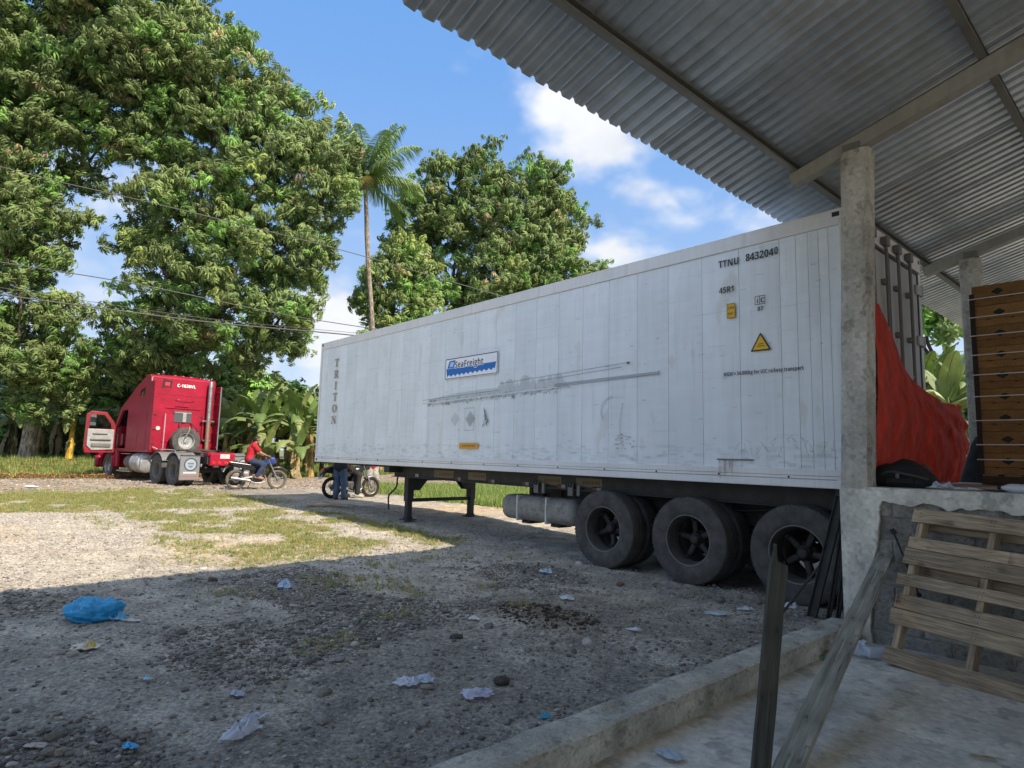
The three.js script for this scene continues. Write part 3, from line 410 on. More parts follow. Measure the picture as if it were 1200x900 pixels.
// ---------------------------------------------------------------- strapped stack of fruit cartons on a pallet
{
  const x0 = 0.56, z1 = -2.28, y0 = 1.27, bh = 0.2465, bw = 0.5, bd = 0.4;
  const pal = thing('carton_pallet', 'low wooden pallet under the strapped carton stack on the dock', 'pallet', [x0 + 0.5, y0, z1 - 0.4]);
  for (const z of [-0.35, 0, 0.35]) obj('runner', rb(1.02, 0.09, 0.07, 0.006, 0, 0.047, z), M.wood, pal);
  for (let k = 0; k < 5; k++) obj('board', rb(0.14, 0.02, 0.82, 0.004, -0.43 + k * 0.215, 0.103, 0), M.wood, pal);
  obj('board', rb(1.02, 0.10, 0.02, 0.004, 0, 0.05, 0.405), mat('dark board', [0.18, 0.12, 0.07], { map: rep(T.wood, 0.9) }), pal);
  const side = new THREE.Shape(); side.moveTo(-bw / 2, 0); side.lineTo(bw / 2, 0); side.lineTo(bw / 2, bh - 0.008); side.lineTo(-bw / 2, bh - 0.008);
  const [eg, em] = print(0.12, 0.085, 128, (c, w, h) => { c.fillStyle = '#13261a'; c.beginPath(); c.moveTo(w * 0.02, h * 0.45); c.lineTo(w * 0.24, h * 0.24); c.lineTo(w * 0.5, h * 0.02); c.lineTo(w * 0.76, h * 0.24); c.lineTo(w * 0.98, h * 0.45); c.quadraticCurveTo(w * 0.86, h * 0.68, w * 0.66, h * 0.78); c.lineTo(w * 0.5, h * 0.98); c.lineTo(w * 0.34, h * 0.78); c.quadraticCurveTo(w * 0.14, h * 0.68, w * 0.02, h * 0.45); c.fill(); c.strokeStyle = '#31503a'; c.lineWidth = 3; c.strokeRect(w * 0.3, h * 0.4, w * 0.4, h * 0.16); });
  const order = ['bottom', 'second', 'third', 'fourth', 'fifth', 'sixth', 'seventh', 'eighth', 'top'];
  const R = rng(77), cm = [0, 1, 2].map((k) => { const m = M.carton.clone(); m.color.multiplyScalar(0.88 + k * 0.13); return m; });
  const make = (label) => { const t = thing('fruit_carton', label, 'carton', [0, 0, 0], 0, 'fruit cartons strapped on the dock pallet'); const m = cm[Math.floor(R() * 3)];
    obj('tray', rb(bw - 0.012, bh * 0.55, bd - 0.012, 0.006, 0, bh * 0.275, 0), m, t); obj('lid', rb(bw, bh * 0.66, bd, 0.008, 0, bh * 0.66, 0), m, t);
    obj('hand_hole', rb(0.035, 0.010, 0.006, 0.004, -0.1, bh * 0.33, bd / 2 + 0.0005), M.black, t); obj('hand_hole', rb(0.03, 0.010, 0.006, 0.004, 0.12, bh * 0.30, bd / 2 + 0.0005), M.black, t);
    obj('fold_line', bx(bw * 0.92, 0.004, 0.004, 0, bh * 0.345, bd / 2 - 0.001), mat('red print', [0.16, 0.03, 0.02]), t);
    const e = new THREE.Mesh(eg, em); e.name = 'emblem'; e.position.set(0, bh * 0.62, bd / 2 + 0.002); t.add(e); return t; };
  for (let c = 0; c < 2; c++) for (let k = 0; k < 9; k++) { const b = make(c ? `brown fruit carton, ${order[k]} of the cartons stacked next to the picture edge` : `brown fruit carton with dark emblem, ${order[k]} in the stack next to the column`); b.position.set(x0 + bw / 2 + c * (bw + 0.004) + (R() - 0.5) * 0.012, y0 + 0.116 + k * bh, z1 - bd / 2 + (R() - 0.5) * 0.012); b.rotation.y = (R() - 0.5) * 0.012; }
  const st = thing('corner_post', 'dark corner board standing at the edge of the carton stack', 'edge protector', [x0, y0, z1]);
  obj('angle', [rb(0.05, 2.12, 0.006, 0.002, 0.0, 1.18, 0.014), rb(0.006, 2.12, 0.05, 0.002, -0.025, 1.18, -0.012)], mat('dark board', [0.05, 0.035, 0.025], { map: rep(T.grain, 0.6) }), st);
  [0.17, 0.34, 0.62, 0.90, 1.155, 1.39, 1.62, 1.84, 2.06].forEach((y, i) => { const s = obj('packing_strap', [bx(1.2, 0.011, 0.0025, 0.56, 0, 0.021), bx(0.003, 0.011, 0.5, -0.0305, 0, -0.23)], mat('white strap', [0.8, 0.8, 0.78], { roughness: 0.4 })); s.position.set(x0, y0 + 0.116 + y, z1); s.rotation.z = (R() - 0.5) * 0.01; tag(s, `white packing strap around the carton stack, ${['lowest', 'second', 'third', 'fourth', 'fifth', 'sixth', 'seventh', 'eighth', 'topmost'][i]} counting upward`, 'strap', 'straps around the carton stack'); });
}
// ---------------------------------------------------------------- things on the dock edge
{
  const b = thing('black_bag', 'black soft backpack lying flat on the dock edge below the red tarpaulin', 'bag', [0.42, 1.262, -0.02], 0.15);
  const g = new THREE.SphereGeometry(1, 48, 32), p = g.attributes.position; for (let i = 0; i < p.count; i++) { let x = p.getX(i), y = p.getY(i), z = p.getZ(i); const n = fbm3(x * 2.2, y * 2.2, z * 2.2, 4, 5); x = Math.sign(x) * Math.pow(Math.abs(x), 0.75); z = Math.sign(z) * Math.pow(Math.abs(z), 0.8); y = Math.max(-0.55, y); p.setXYZ(i, x * 0.27, (y * (0.75 + 0.5 * n) + 0.55) * 0.125 * (1.05 - x * 0.25 + 0.3 * Math.exp(-Math.pow((x - 0.2) * 2.2, 2))), z * 0.18 * (0.85 + 0.3 * n)); } g.computeVertexNormals();
  const bm = mat('black nylon', [0.018, 0.018, 0.02], { map: rep(T.cloth, 0.2), bumpMap: rep(T.clothB, 0.25), bumpScale: 0.002, roughness: 0.75 });
  obj('body', g, bm, b); obj('pocket', rb(0.24, 0.07, 0.05, 0.025, -0.02, 0.06, 0.165, -0.3), bm, b);
  obj('strap', [tube([V(-0.2, 0.09, 0.12), V(-0.1, 0.14, 0.18), V(0.05, 0.12, 0.2), V(0.2, 0.08, 0.15)], 0.012, 24, 6), tube([V(0.1, 0.17, 0.0), V(0.16, 0.21, 0.04), V(0.22, 0.15, 0.06)], 0.01, 16, 6)], mat('grey webbing', [0.06, 0.06, 0.06]), b);
  obj('buckle', rb(0.03, 0.045, 0.015, 0.005, -0.03, 0.105, 0.2), mat('grey buckle', [0.12, 0.12, 0.12]), b);
  const crumple = (w, d, h, seed, n = 28) => { const g = new THREE.PlaneGeometry(w, d, n, n).rotateX(-PI / 2), p = g.attributes.position; for (let i = 0; i < p.count; i++) { let x = p.getX(i), z = p.getZ(i); const e = Math.max(Math.abs(x) / (w / 2), Math.abs(z) / (d / 2)), rd = e > 0 ? e / Math.max(0.001, Math.hypot(x / (w / 2), z / (d / 2))) : 1; x *= lerp(1, rd, 0.75); z *= lerp(1, rd, 0.75); p.setXYZ(i, x + (fbm2(x * 14 / w * 0.4, z * 14 / d * 0.4, 3, 0, seed) - 0.5) * w * 0.45, 0.004 + h * Math.abs(fbm2(x / w * 5 + seed, z / d * 5, 4, 0, seed + 3) - 0.3) * 2.2 * (1 - 0.75 * e * e), z + (fbm2(x / w * 4 + 9, z / d * 4, 3, 0, seed + 7) - 0.5) * d * 0.45); } g.computeVertexNormals(); return g; };

  M.film = mat('clear plastic film', [0.88, 0.92, 0.97], { P: 1, transmission: 0.55, thickness: 0, roughness: 0.25 });
  tag(obj('paper_sheet', crumple(0.17, 0.12, 0.05, 4).translate(0, 0, 0), mat('pale paper', [0.6, 0.58, 0.55])), 'crumpled pale sheet between the column foot and the black bag', 'paper').position.set(0.13, 1.264, 0.12);
  tag(obj('plastic_wrap', [crumple(0.2, 0.16, 0.09, 8), crumple(0.26, 0.1, 0.03, 9).translate(0.19, 0, 0.02)], M.film), 'crumpled clear plastic wrap beside the black bag on the dock', 'plastic wrap').position.set(0.73, 1.264, 0.1);
  const bt = (name, label, pos, ry, s, cap) => { const t = thing(name, label, 'bottle', pos, ry); obj('body', lathe([[0, 0], [0.03, 0], [0.033, 0.01], [0.033, 0.06], [0.030, 0.075], [0.033, 0.09], [0.033, 0.14], [0.026, 0.165], [0.013, 0.19], [0.013, 0.2]].map(([r, y]) => [r * s, y * s]), 24).rotateZ(-PI / 2).translate(0, 0.033 * s, 0), M.film, t); obj('cap', lathe([[0, 0.2], [0.016, 0.2], [0.016, 0.222], [0, 0.222]].map(([r, y]) => [r * s, y * s]), 16).rotateZ(-PI / 2).translate(0, 0.033 * s, 0), mat('cap', cap), t); return t; };
  bt('water_bottle', 'clear empty bottle lying with a black cap on the dock edge', [1.38, 1.262, 0.12], PI - 0.1, 1.1, [0.015, 0.015, 0.016]);
  tag(obj('dark_cable', tube([V(0.75, 1.268, -0.05), V(0.95, 1.272, 0.02), V(1.15, 1.27, 0.10), V(1.24, 1.275, 0.11)], 0.007, 24, 6), M.black), 'thin dark cable lying between plastic wrap and bottle on the dock', 'cable');
  const bag2 = thing('dark_sack', 'tall dark sack slumped against the far column beside the carton stack', 'sack', [0.22, 1.262, -3.72]);
  const sg = new THREE.CylinderGeometry(0.10, 0.24, 0.62, 28, 16), sp = sg.attributes.position; for (let i = 0; i < sp.count; i++) { const x = sp.getX(i), y = sp.getY(i), z = sp.getZ(i), n = fbm3(x * 6, y * 5, z * 6, 4, 3); sp.setXYZ(i, x * (0.7 + n * 0.6) + (y + 0.3) * 0.12, y + 0.31, z * (0.6 + n * 0.6) - (y + 0.3) * 0.2); } sg.computeVertexNormals(); obj('body', sg, bm, bag2); obj('neck_tie', tube([V(0.09, 0.6, -0.1), V(0.0, 0.62, -0.2), V(0.12, 0.61, -0.2), V(0.09, 0.6, -0.1)], 0.015, 16, 5), M.black, bag2);
  // below the dock
  const P = thing('wooden_pallet', 'weathered wooden pallet leaning on edge against the dock side wall', 'pallet', [0.504, APRON + 0.012, 0.975], -0.135); P.rotation.order = 'YXZ'; P.rotation.x = -0.425; P.rotation.z = -0.05;
  const H = 1.30, W = 1.16, R = rng(31), wm = [0, 1, 2, 3].map((k) => { const m = M.wood.clone(); m.color.multiplyScalar([0.92, 1.06, 0.8, 1][k]); m.map = M.wood.map.clone(); m.map.offset.set(k * 0.23, k * 0.37); return m; });
  [[0, 0.093], [0.196, 0.268], [0.273, 0.374], [0.438, 0.512], [0.572, 0.662], [0.667, 0.76], [0.90, 1.0]].forEach(([a, b], i) => { const h = (b - a) * H, y = H - (a + b) / 2 * H, g = roughen(new THREE.BoxGeometry(W + 0.03, h, 0.02, 24, 3, 1).translate(W / 2 + (R() - 0.5) * 0.03, y, 0.012), 0.007, 7, i); g.rotateZ((R() - 0.5) * 0.012); obj('board', g, wm[i % 4], P); });
  [0.05, 0.56, W - 0.05].forEach((x, i) => { const vg = new THREE.BoxGeometry(0.045, H, 0.095, 1, 20, 1).rotateZ(0).translate(x, H / 2, -0.047); obj('stringer', lengthUV(roughen(vg, 0.006, 8, i + 20), 'y'), wm[(i + 1) % 4], P, { keepUV: true }); });
  for (const [a, b] of [[0.02, 0.11], [0.32, 0.41], [0.60, 0.69], [0.90, 0.99]]) obj('back_board', roughen(new THREE.BoxGeometry(W, (b - a) * H, 0.018, 20, 2, 1).translate(W / 2, H - (a + b) / 2 * H, -0.104), 0.006, 7, 40), wm[2], P);
  const nails = []; for (const x of [0.04, 0.06, 0.55, 0.575, W - 0.05]) for (const f of [0.03, 0.06, 0.22, 0.31, 0.345, 0.46, 0.49, 0.6, 0.64, 0.7, 0.73, 0.93, 0.97]) nails.push(new THREE.CylinderGeometry(0.0035, 0.0035, 0.003, 6).rotateX(PI / 2).translate(x + (R() - 0.5) * 0.01, H - f * H, 0.0255)); obj('nail_heads', nails, mat('rusty nail', [0.05, 0.03, 0.02]), P, { kind: 'stuff' });
  const post = thing('timber_post', 'dark upright timber post with a split pointed top in the foreground', 'timber', [0, 0, 0]);
  const pb = V(0.80, APRON - 0.02, 3.62), pt = at(913, 652, 3.22), ax = pt.clone().sub(pb), L = ax.length();
  const pgm = roughen(new THREE.BoxGeometry(0.088, L, 0.03, 3, 40, 2), 0.006, 6, 3), pp = pgm.attributes.position; for (let i = 0; i < pp.count; i++) { const t = pp.getY(i) / L + 0.5; if (t > 0.97) pp.setY(i, pp.getY(i) + (pp.getX(i) < -0.03 ? 0.06 : -0.03 - pp.getX(i) * 0.2)); if (t > 0.95 && pp.getX(i) < -0.03 ) pp.setX(i, pp.getX(i) + 0.016); }
  pgm.computeVertexNormals(); const pgu = lengthUV(pgm, 'y'); pgu.rotateY(0.95).applyQuaternion(new THREE.Quaternion().setFromUnitVectors(V(0, 1, 0), ax.clone().normalize())).translate((pb.x + pt.x) / 2, (pb.y + pt.y) / 2, (pb.z + pt.z) / 2);
  const darkT = mat('dark tarred timber', [0.15, 0.155, 0.142], { map: rep(T.woodG, 1.1), bumpMap: rep(T.woodB, 1.1), bumpScale: 0.003, roughness: 0.8 });
  obj('timber', pgu, darkT, post, { keepUV: true }); obj('splinter', beam(at(906, 690, 3.2), at(908, 640, 3.2), 0.012, 0.02, V(0, 0, 1)), darkT, post);
  const plank = thing('leaning_plank', 'grey weathered plank leaning from the apron up to the dock wall', 'plank', [0, 0, 0]);
  const q0 = V(0.86, APRON + 0.03, 3.5), q1 = V(0.375, 0.67, 0.445), qd = q1.clone().sub(q0), qL = qd.length(), X = qd.normalize(), camd = camera.position.clone().sub(q0).normalize(), Yp = V().crossVectors(camd, X).normalize(), Zp = V().crossVectors(X, Yp);
  const g3 = lengthUV(roughen(new THREE.BoxGeometry(qL, 0.12, 0.045, 60, 3, 2), 0.006, 7, 8), 'x'); g3.rotateX(-0.35).applyMatrix4(new THREE.Matrix4().makeBasis(X, Yp, Zp)).translate((q0.x + q1.x) / 2, (q0.y + q1.y) / 2, (q0.z + q1.z) / 2); obj('timber', g3, M.woodDk, plank, { keepUV: true });
  const st = thing('thin_rod', 'thin black rod with a knobbed end leaning beside the wooden pallet', 'rod', [0, 0, 0]);
  const ra = V(0.44, 0.885, 0.42), rb2 = V(0.66, 0.42, 0.6); obj('shaft', cyl(ra, rb2, 0.008, 0.008, 8), M.black, st); obj('knob', [cyl(ra.clone().add(V(-0.012, 0.02, 0)), ra.clone().add(V(0.012, -0.022, 0)), 0.02, 0.02, 10), cyl(rb2, rb2.clone().add(V(0.012, -0.025, 0.005)), 0.018, 0.018, 10)], M.black, st);
  const bA = bt('red_capped_bottle', 'clear bottle with a red cap on the apron left of the pallet', [0.36, APRON + 0.004, 0.93], 0.9, 1.25, [0.55, 0.05, 0.04]); bA.rotation.z = 0.0;
  bt('pallet_bottle', 'clear crushed bottle on the apron behind the pallet boards', [0.80, APRON + 0.004, 0.86], 0.3, 1.0, [0.6, 0.62, 0.64]);
  tag(obj('plastic_bag', crumple(0.34, 0.2, 0.10, 15), M.film), 'crumpled clear plastic bag on the apron beside the red capped bottle', 'plastic bag').position.set(0.27, APRON + 0.005, 0.85);
  tag(obj('snack_wrapper', crumple(0.13, 0.09, 0.035, 19), mat('green wrapper', [0.12, 0.35, 0.16], { roughness: 0.35 })), 'crumpled green snack wrapper against the kerb beside the apron', 'wrapper').position.set(0.17, APRON + 0.004, 1.22);
  tag(obj('foil_wrapper', crumple(0.10, 0.07, 0.04, 23), mat('orange wrapper', [0.65, 0.16, 0.05], { roughness: 0.3 })), 'small orange wrapper lying on the green one by the kerb', 'wrapper').position.set(0.19, APRON + 0.03, 1.17);
  tag(obj('wood_sliver', roughen(rb(0.11, 0.008, 0.018, 0.002, 0, 0.004, 0, 0, 0.5), 0.004, 20, 3), M.wood), 'short pale wood sliver lying alone on the apron floor', 'wood sliver').position.set(1.42, APRON + 0.008, 2.35);
  tag(obj('foam_scrap', crumple(0.16, 0.10, 0.02, 29), mat('pale foam', [0.5, 0.58, 0.66])), 'flat pale foam scrap on the apron where the kerb meets the frame', 'scrap').position.set(0.33, APRON + 0.004, 3.65);
  // dark steel leaning in the corner by the last wheel
  const steel2 = M.steelDark; const sx = (name, label, a, b, w, h) => { const t = thing(name, label, 'steel section', [0, 0, 0]); const d = b.clone().sub(a).normalize(), n = V(0, 0, 1); obj('web', beam(a, b, w, h, n), M.steelDark, t); obj('flange', beam(a.clone().add(V(-w * 0.5, 0, 0.01)), b.clone().add(V(-w * 0.5, 0, 0.01)), 0.012, h + 0.04, n), M.steelDark, t); };
  sx('steel_channel', 'dark steel channel leaning against the dock corner beside the rear wheel', V(-0.30, 0.01, 0.36), V(-0.035, 1.16, 0.26), 0.075, 0.04);
  sx('steel_flat', 'narrow dark steel bar leaning behind the steel channel at the dock', V(-0.17, 0.01, 0.30), V(-0.03, 0.92, 0.22), 0.03, 0.02);
  sx('steel_angle', 'short dark steel angle standing closest to the dock face', V(-0.09, 0.01, 0.30), V(-0.025, 0.75, 0.16), 0.025, 0.03);
  const rr = thing('thin_bar', 'thin dark bar crossing in front of the rearmost trailer wheel', 'bar', [0, 0, 0]); obj('bar', cyl(V(-0.52, 0.02, 0.52), V(-0.2, 0.55, 0.30), 0.012, 0.012, 8), M.steelDark, rr); obj('hook', tube([V(-0.2, 0.55, 0.30), V(-0.18, 0.59, 0.29), V(-0.15, 0.58, 0.28), V(-0.15, 0.55, 0.28)], 0.01, 12, 6), M.steelDark, rr);
  crumpleSheet = crumple;
}
// ---------------------------------------------------------------- the white refrigerated container
{
  const L = 12.192, H = 2.896, hw = 1.219, X = (x) => x + L / 2;
  const c = thing('shipping_container', 'long white refrigerated shipping container with grey scuffs backed up to the dock', 'container', [-L / 2, 1.21, -hw]);
  const seams = [-0.07, -0.19, -0.29, -0.40, -0.53, -0.71]; for (let k = 1; k < 24; k++) seams.push(-0.71 - k * 0.482); seams.push(-12.10);
  const R = rng(3), pm = [0, 1, 2, 3].map((k) => { const m = M.container.clone(); m.map = M.container.map.clone(); m.map.offset.set(k * 0.29, k * 0.41); m.color.multiplyScalar([1, 0.988, 1.008, 0.996][k]); return m; });
  for (let i = 0; i < seams.length - 1; i++) {
    const a = seams[i], b = seams[i + 1], w = a - b - 0.006;
    const g = new THREE.BoxGeometry(w, 2.53, 0.02, Math.max(2, Math.round(w / 0.06)), 30, 1), p = g.attributes.position;
    for (let k = 0; k < p.count; k++) { const x = p.getX(k), y = p.getY(k), e = Math.min(1, Math.min(w / 2 - Math.abs(x), 1.265 - Math.abs(y)) / 0.03); p.setZ(k, p.getZ(k) + ((fbm2((x + a) * 2.2, y * 1.6, 4, 0, 33) - 0.5) * 0.020 - 0.004) * e - (1 - e) * 0.003); }
    g.computeVertexNormals();
    obj('side_panel', g.translate(X((a + b) / 2), 0.19 + 1.265, hw - 0.022), pm[Math.floor(R() * 4)], c);
  }
  obj('far_side', bx(12.05, 2.53, 0.03, 0, 1.455, -hw + 0.03), M.container, c);
  obj('inner_skin', [bx(12.05, 2.55, 0.02, 0, 1.455, hw - 0.034), bx(11.9, 0.12, 2.3, 0, 0.08, 0)], M.rail, c);
  obj('roof_panel', bx(12.1, 0.03, 2.36, 0, H - 0.03, 0), M.rail, c);
  for (const s of [1, -1]) {
    obj('bottom_rail', [rb(12.05, 0.082, 0.07, 0.004, 0, 0.045, s * (hw - 0.034)), rb(12.05, 0.03, 0.06, 0.004, 0, 0.106, s * (hw - 0.026)), rb(12.05, 0.066, 0.05, 0.004, 0, 0.158, s * (hw - 0.027)), bx(12.05, 0.19, 0.03, 0, 0.095, s * (hw - 0.06))], M.rail, c);
    obj('top_rail', [rb(12.05, 0.155, 0.06, 0.006, 0, H - 0.095, s * (hw - 0.029)), rb(12.05, 0.014, 0.07, 0.003, 0, H - 0.012, s * (hw - 0.034))], M.rail, c);
    for (const e of [-1, 1]) { obj('corner_post', rb(0.075, 2.66, 0.09, 0.008, e * (L / 2 - 0.039), H / 2, s * (hw - 0.046)), M.rail, c); for (const y of [0.059, H - 0.059]) { const cs = obj('corner_casting', rb(0.178, 0.118, 0.162, 0.008, e * (L / 2 - 0.087), y, s * (hw - 0.079)), M.rail, c); obj('slot', [rb(0.075, 0.05, 0.01, 0.02, e * (L / 2 - 0.1), y, s * (hw + 0.0015)), rb(0.01, 0.05, 0.06, 0.02, e * (L / 2 + 0.001), y, s * (hw - 0.075))], M.black, cs); } }
  }
  const bolts = []; for (let k = 0; k < 14; k++) bolts.push(new THREE.SphereGeometry(0.012, 8, 6).translate(-5.7 + k * 0.86 + (R() - 0.5) * 0.1, 0.105, hw + 0.004)); obj('rivet_row', bolts, M.steelDark, c, { kind: 'stuff' });
  // door end
  obj('door_header', [rb(0.07, 0.17, 2.28, 0.006, L / 2 - 0.03, H - 0.095, 0), rb(0.09, 0.03, 2.28, 0.006, L / 2 - 0.02, H - 0.2, 0)], M.rail, c);
  obj('door_sill', rb(0.07, 0.16, 2.28, 0.006, L / 2 - 0.03, 0.09, 0), M.rail, c);
  const gm = M.rail.clone(); gm.color.multiplyScalar(0.62);
  for (const s of [1, -1]) {
    const d = sub('door', c); obj('leaf', [rb(0.05, 2.5, 1.06, 0.01, L / 2 - 0.03, 1.43, s * 0.545)], gm, d);
    obj('seal', [bx(0.012, 2.48, 0.03, L / 2 + 0.0, 1.43, s * 0.02), bx(0.012, 2.48, 0.03, L / 2, 1.43, s * 1.07), bx(0.012, 0.03, 1.05, L / 2, 2.66, s * 0.545)], M.black, d);
    for (const z of [0.2, 0.62]) { obj('lock_rod', [cyl(V(L / 2 + 0.05, 0.1, s * z), V(L / 2 + 0.05, 2.82, s * z), 0.018, 0.018, 10), rb(0.07, 0.11, 0.11, 0.015, L / 2 + 0.045, 2.76, s * z), rb(0.06, 0.09, 0.1, 0.012, L / 2 + 0.04, 0.12, s * z), rb(0.05, 0.06, 0.10, 0.01, L / 2 + 0.02, 2.3, s * z), rb(0.05, 0.06, 0.10, 0.01, L / 2 + 0.02, 1.75, s * z), rb(0.05, 0.06, 0.10, 0.01, L / 2 + 0.02, 0.8, s * z)], M.rim, d); obj('handle', beam(V(L / 2 + 0.075, 0.95, s * z), V(L / 2 + 0.075, 0.9, s * (z + 0.35)), 0.012, 0.03), M.steelDark, d); }
    for (const y of [0.35, 1.05, 1.8, 2.45]) obj('hinge', [rb(0.03, 0.12, 0.2, 0.01, L / 2 + 0.012, y, s * 1.06), cyl(V(L / 2 + 0.02, y - 0.07, s * 1.16), V(L / 2 + 0.02, y + 0.07, s * 1.16), 0.02, 0.02, 8)], gm, d);
  }
  // the cooling unit at the front end
  obj('front_wall', bx(0.05, 2.5, 2.25, -L / 2 + 0.05, 1.45, 0), M.rail, c);
  const un = sub('cooling_unit', c); obj('casing', rb(0.06, 2.1, 1.9, 0.02, -L / 2 + 0.0, 1.25, 0), M.greyLt, un); obj('grille', Array.from({ length: 12 }, (_, k) => bx(0.02, 0.02, 1.1, -L / 2 - 0.035, 0.9 + k * 0.06, 0)), M.grey, un); obj('fan_ring', new THREE.TorusGeometry(0.3, 0.03, 8, 24).rotateY(PI / 2).translate(-L / 2 - 0.035, 0.55, 0.4), M.grey, un);
  // flat print on the near side; w, y, x measured on the panel
  const put = (name, x, y, w, h, px, draw, lift = 0.006, rz = 0) => { const [g, m] = print(w, h, px, draw), q = new THREE.Mesh(g, m); q.name = name; const n = c.children.filter((k) => k.userData.stem === name).length; if (n) q.name += '_' + String(n).padStart(3, '0'); q.userData.stem = name; q.position.set(X(x), y - 1.21, hw + lift); q.rotation.z = rz; c.add(q); return q; };
  const worn = (x, w, h, n, seed, k = 0.5) => { const q = rng(seed); x.globalCompositeOperation = 'destination-out'; for (let i = 0; i < n; i++) { x.globalAlpha = q() * k; x.fillRect(q() * w, q() * h, q() * w * 0.06 + 1, q() * h * 0.05 + 1); } x.globalAlpha = 1; x.globalCompositeOperation = 'source-over'; };
  // TRITON runs down the panel, one letter below the other
  const tr = put('lettering', -11.30, 2.865, 0.42, 1.62, 200, (x, w, h) => { x.fillStyle = '#998b76'; x.textAlign = 'center'; x.textBaseline = 'middle'; const lh = h / 6; [...'TRITON'].forEach((ch, i) => { x.save(); x.translate(w / 2, lh * (i + 0.5)); x.scale(1.25, 1); x.font = 'bold ' + Math.round(lh * 0.98) + 'px serif'; x.fillText(ch, 0, 0); x.restore(); }); worn(x, w, h, 400, 3, 0.6); }); tr.userData.label = 'tall worn serif letters running down the front end';
  const sf = put('company_sign', -6.19, 3.0, 1.49, 0.385, 900, (x, w, h) => {
    x.fillStyle = '#f2f4f6'; x.fillRect(0, 0, w, h); x.strokeStyle = '#1d2c55'; x.lineWidth = 9; x.strokeRect(12, 10, w - 24, h - 20);
    x.fillStyle = '#1f6fc0'; x.beginPath(); x.moveTo(w * 0.03, h * 0.50); x.lineTo(w * 0.97, h * 0.46); x.lineTo(w * 0.94, h * 0.90); x.lineTo(w * 0.05, h * 0.92); x.closePath(); x.fill();
    x.beginPath(); x.moveTo(w * 0.05, h * 0.48); x.lineTo(w * 0.09, h * 0.14); x.lineTo(w * 0.21, h * 0.12); x.lineTo(w * 0.19, h * 0.48); x.fill(); x.fillStyle = '#bcd6ee'; x.beginPath(); x.moveTo(w * 0.09, h * 0.42); x.lineTo(w * 0.115, h * 0.2); x.lineTo(w * 0.18, h * 0.19); x.lineTo(w * 0.165, h * 0.42); x.fill();
    x.fillStyle = '#f2f4f6'; x.beginPath(); x.moveTo(w * 0.05, h * 0.88); for (let k = 0; k < 11; k++) { const q = 0.05 + k * 0.0835; x.lineTo(w * (q + 0.042), h * (0.79 - k * 0.008)); x.lineTo(w * (q + 0.0835), h * (0.885 - k * 0.008)); } x.lineTo(w * 0.97, h * 0.95); x.lineTo(w * 0.05, h * 0.95); x.fill();
    x.fillStyle = '#232a46'; x.textBaseline = 'alphabetic'; x.font = 'bold ' + Math.round(h * 0.40) + 'px sans-serif'; x.save(); x.translate(w * 0.20, h * 0.49); x.scale(1.02, 1); x.lineWidth = 14; x.strokeStyle = '#f2f4f6'; x.strokeText('SeaFreight', 0, 0, w * 0.66); x.fillText('SeaFreight', 0, 0, w * 0.66); x.restore(); worn(x, w, h, 40, 5, 0.25);
  }); sf.userData.label = 'blue and white company sign with a ship and waves';
  const txt = (s, font, col = '#24282c') => (x, w, h) => { x.fillStyle = col; x.textBaseline = 'middle'; x.textAlign = 'center'; x.font = 'bold ' + Math.round(h * 0.86) + 'px ' + font; const m = x.measureText(s).width; x.save(); x.translate(w / 2, h * 0.53); x.scale(w * 0.97 / m, 1); x.fillText(s, 0, 0); x.restore(); worn(x, w, h, 60, 9, 0.35); };
  put('lettering', -1.305, 3.79, 0.275, 0.135, 300, txt('TTNU', 'sans-serif')); put('lettering', -0.93, 3.80, 0.345, 0.14, 360, txt('843204', 'sans-serif')); put('lettering', -0.735, 3.805, 0.045, 0.135, 80, txt('0', 'sans-serif')); put('lettering', -1.335, 3.47, 0.205, 0.115, 240, txt('45R1', 'sans-serif'));
  put('size_label', -1.285, 3.205, 0.105, 0.175, 160, (x, w, h) => { x.fillStyle = '#e0b021'; x.fillRect(0, 0, w, h); x.strokeStyle = '#222'; x.lineWidth = 8; x.strokeRect(4, 4, w - 8, h - 8); x.fillStyle = '#2a2a22'; x.textAlign = 'center'; x.font = 'bold ' + Math.round(h * 0.24) + 'px sans-serif'; x.fillText('2.9m', w / 2, h * 0.38, w * 0.8); x.fillText("9'6''", w / 2, h * 0.78, w * 0.8); }).userData.label = 'small yellow height label';
  put('lettering', -0.93, 3.235, 0.13, 0.18, 200, (x, w, h) => { x.strokeStyle = '#24282c'; x.lineWidth = 9; x.strokeRect(8, 8, w * 0.42, h * 0.52); x.strokeRect(8 + w * 0.42, 8, w * 0.46, h * 0.52); x.fillStyle = '#24282c'; x.textAlign = 'center'; x.font = 'bold ' + Math.round(h * 0.42) + 'px sans-serif'; x.fillText('i', w * 0.25, h * 0.46); x.fillText('C', w * 0.69, h * 0.46); x.font = 'bold ' + Math.round(h * 0.36) + 'px sans-serif'; x.fillText('87', w * 0.5, h * 0.96); });
  put('warning_sign', -0.935, 2.795, 0.255, 0.235, 280, (x, w, h) => { x.lineJoin = 'round'; x.beginPath(); x.moveTo(w * 0.5, h * 0.10); x.lineTo(w * 0.92, h * 0.9); x.lineTo(w * 0.08, h * 0.9); x.closePath(); x.fillStyle = '#e8b820'; x.fill(); x.strokeStyle = '#23221e'; x.lineWidth = w * 0.06; x.stroke(); x.fillStyle = '#3a3524'; x.fillRect(w * 0.38, h * 0.58, w * 0.26, h * 0.035); x.fillRect(w * 0.34, h * 0.68, w * 0.34, h * 0.035); }).userData.label = 'yellow triangular warning sign';
  put('lettering', -0.93, 2.465, 0.95, 0.07, 900, txt('MGW = 34.000kg for UIC railway transport', 'sans-serif'));
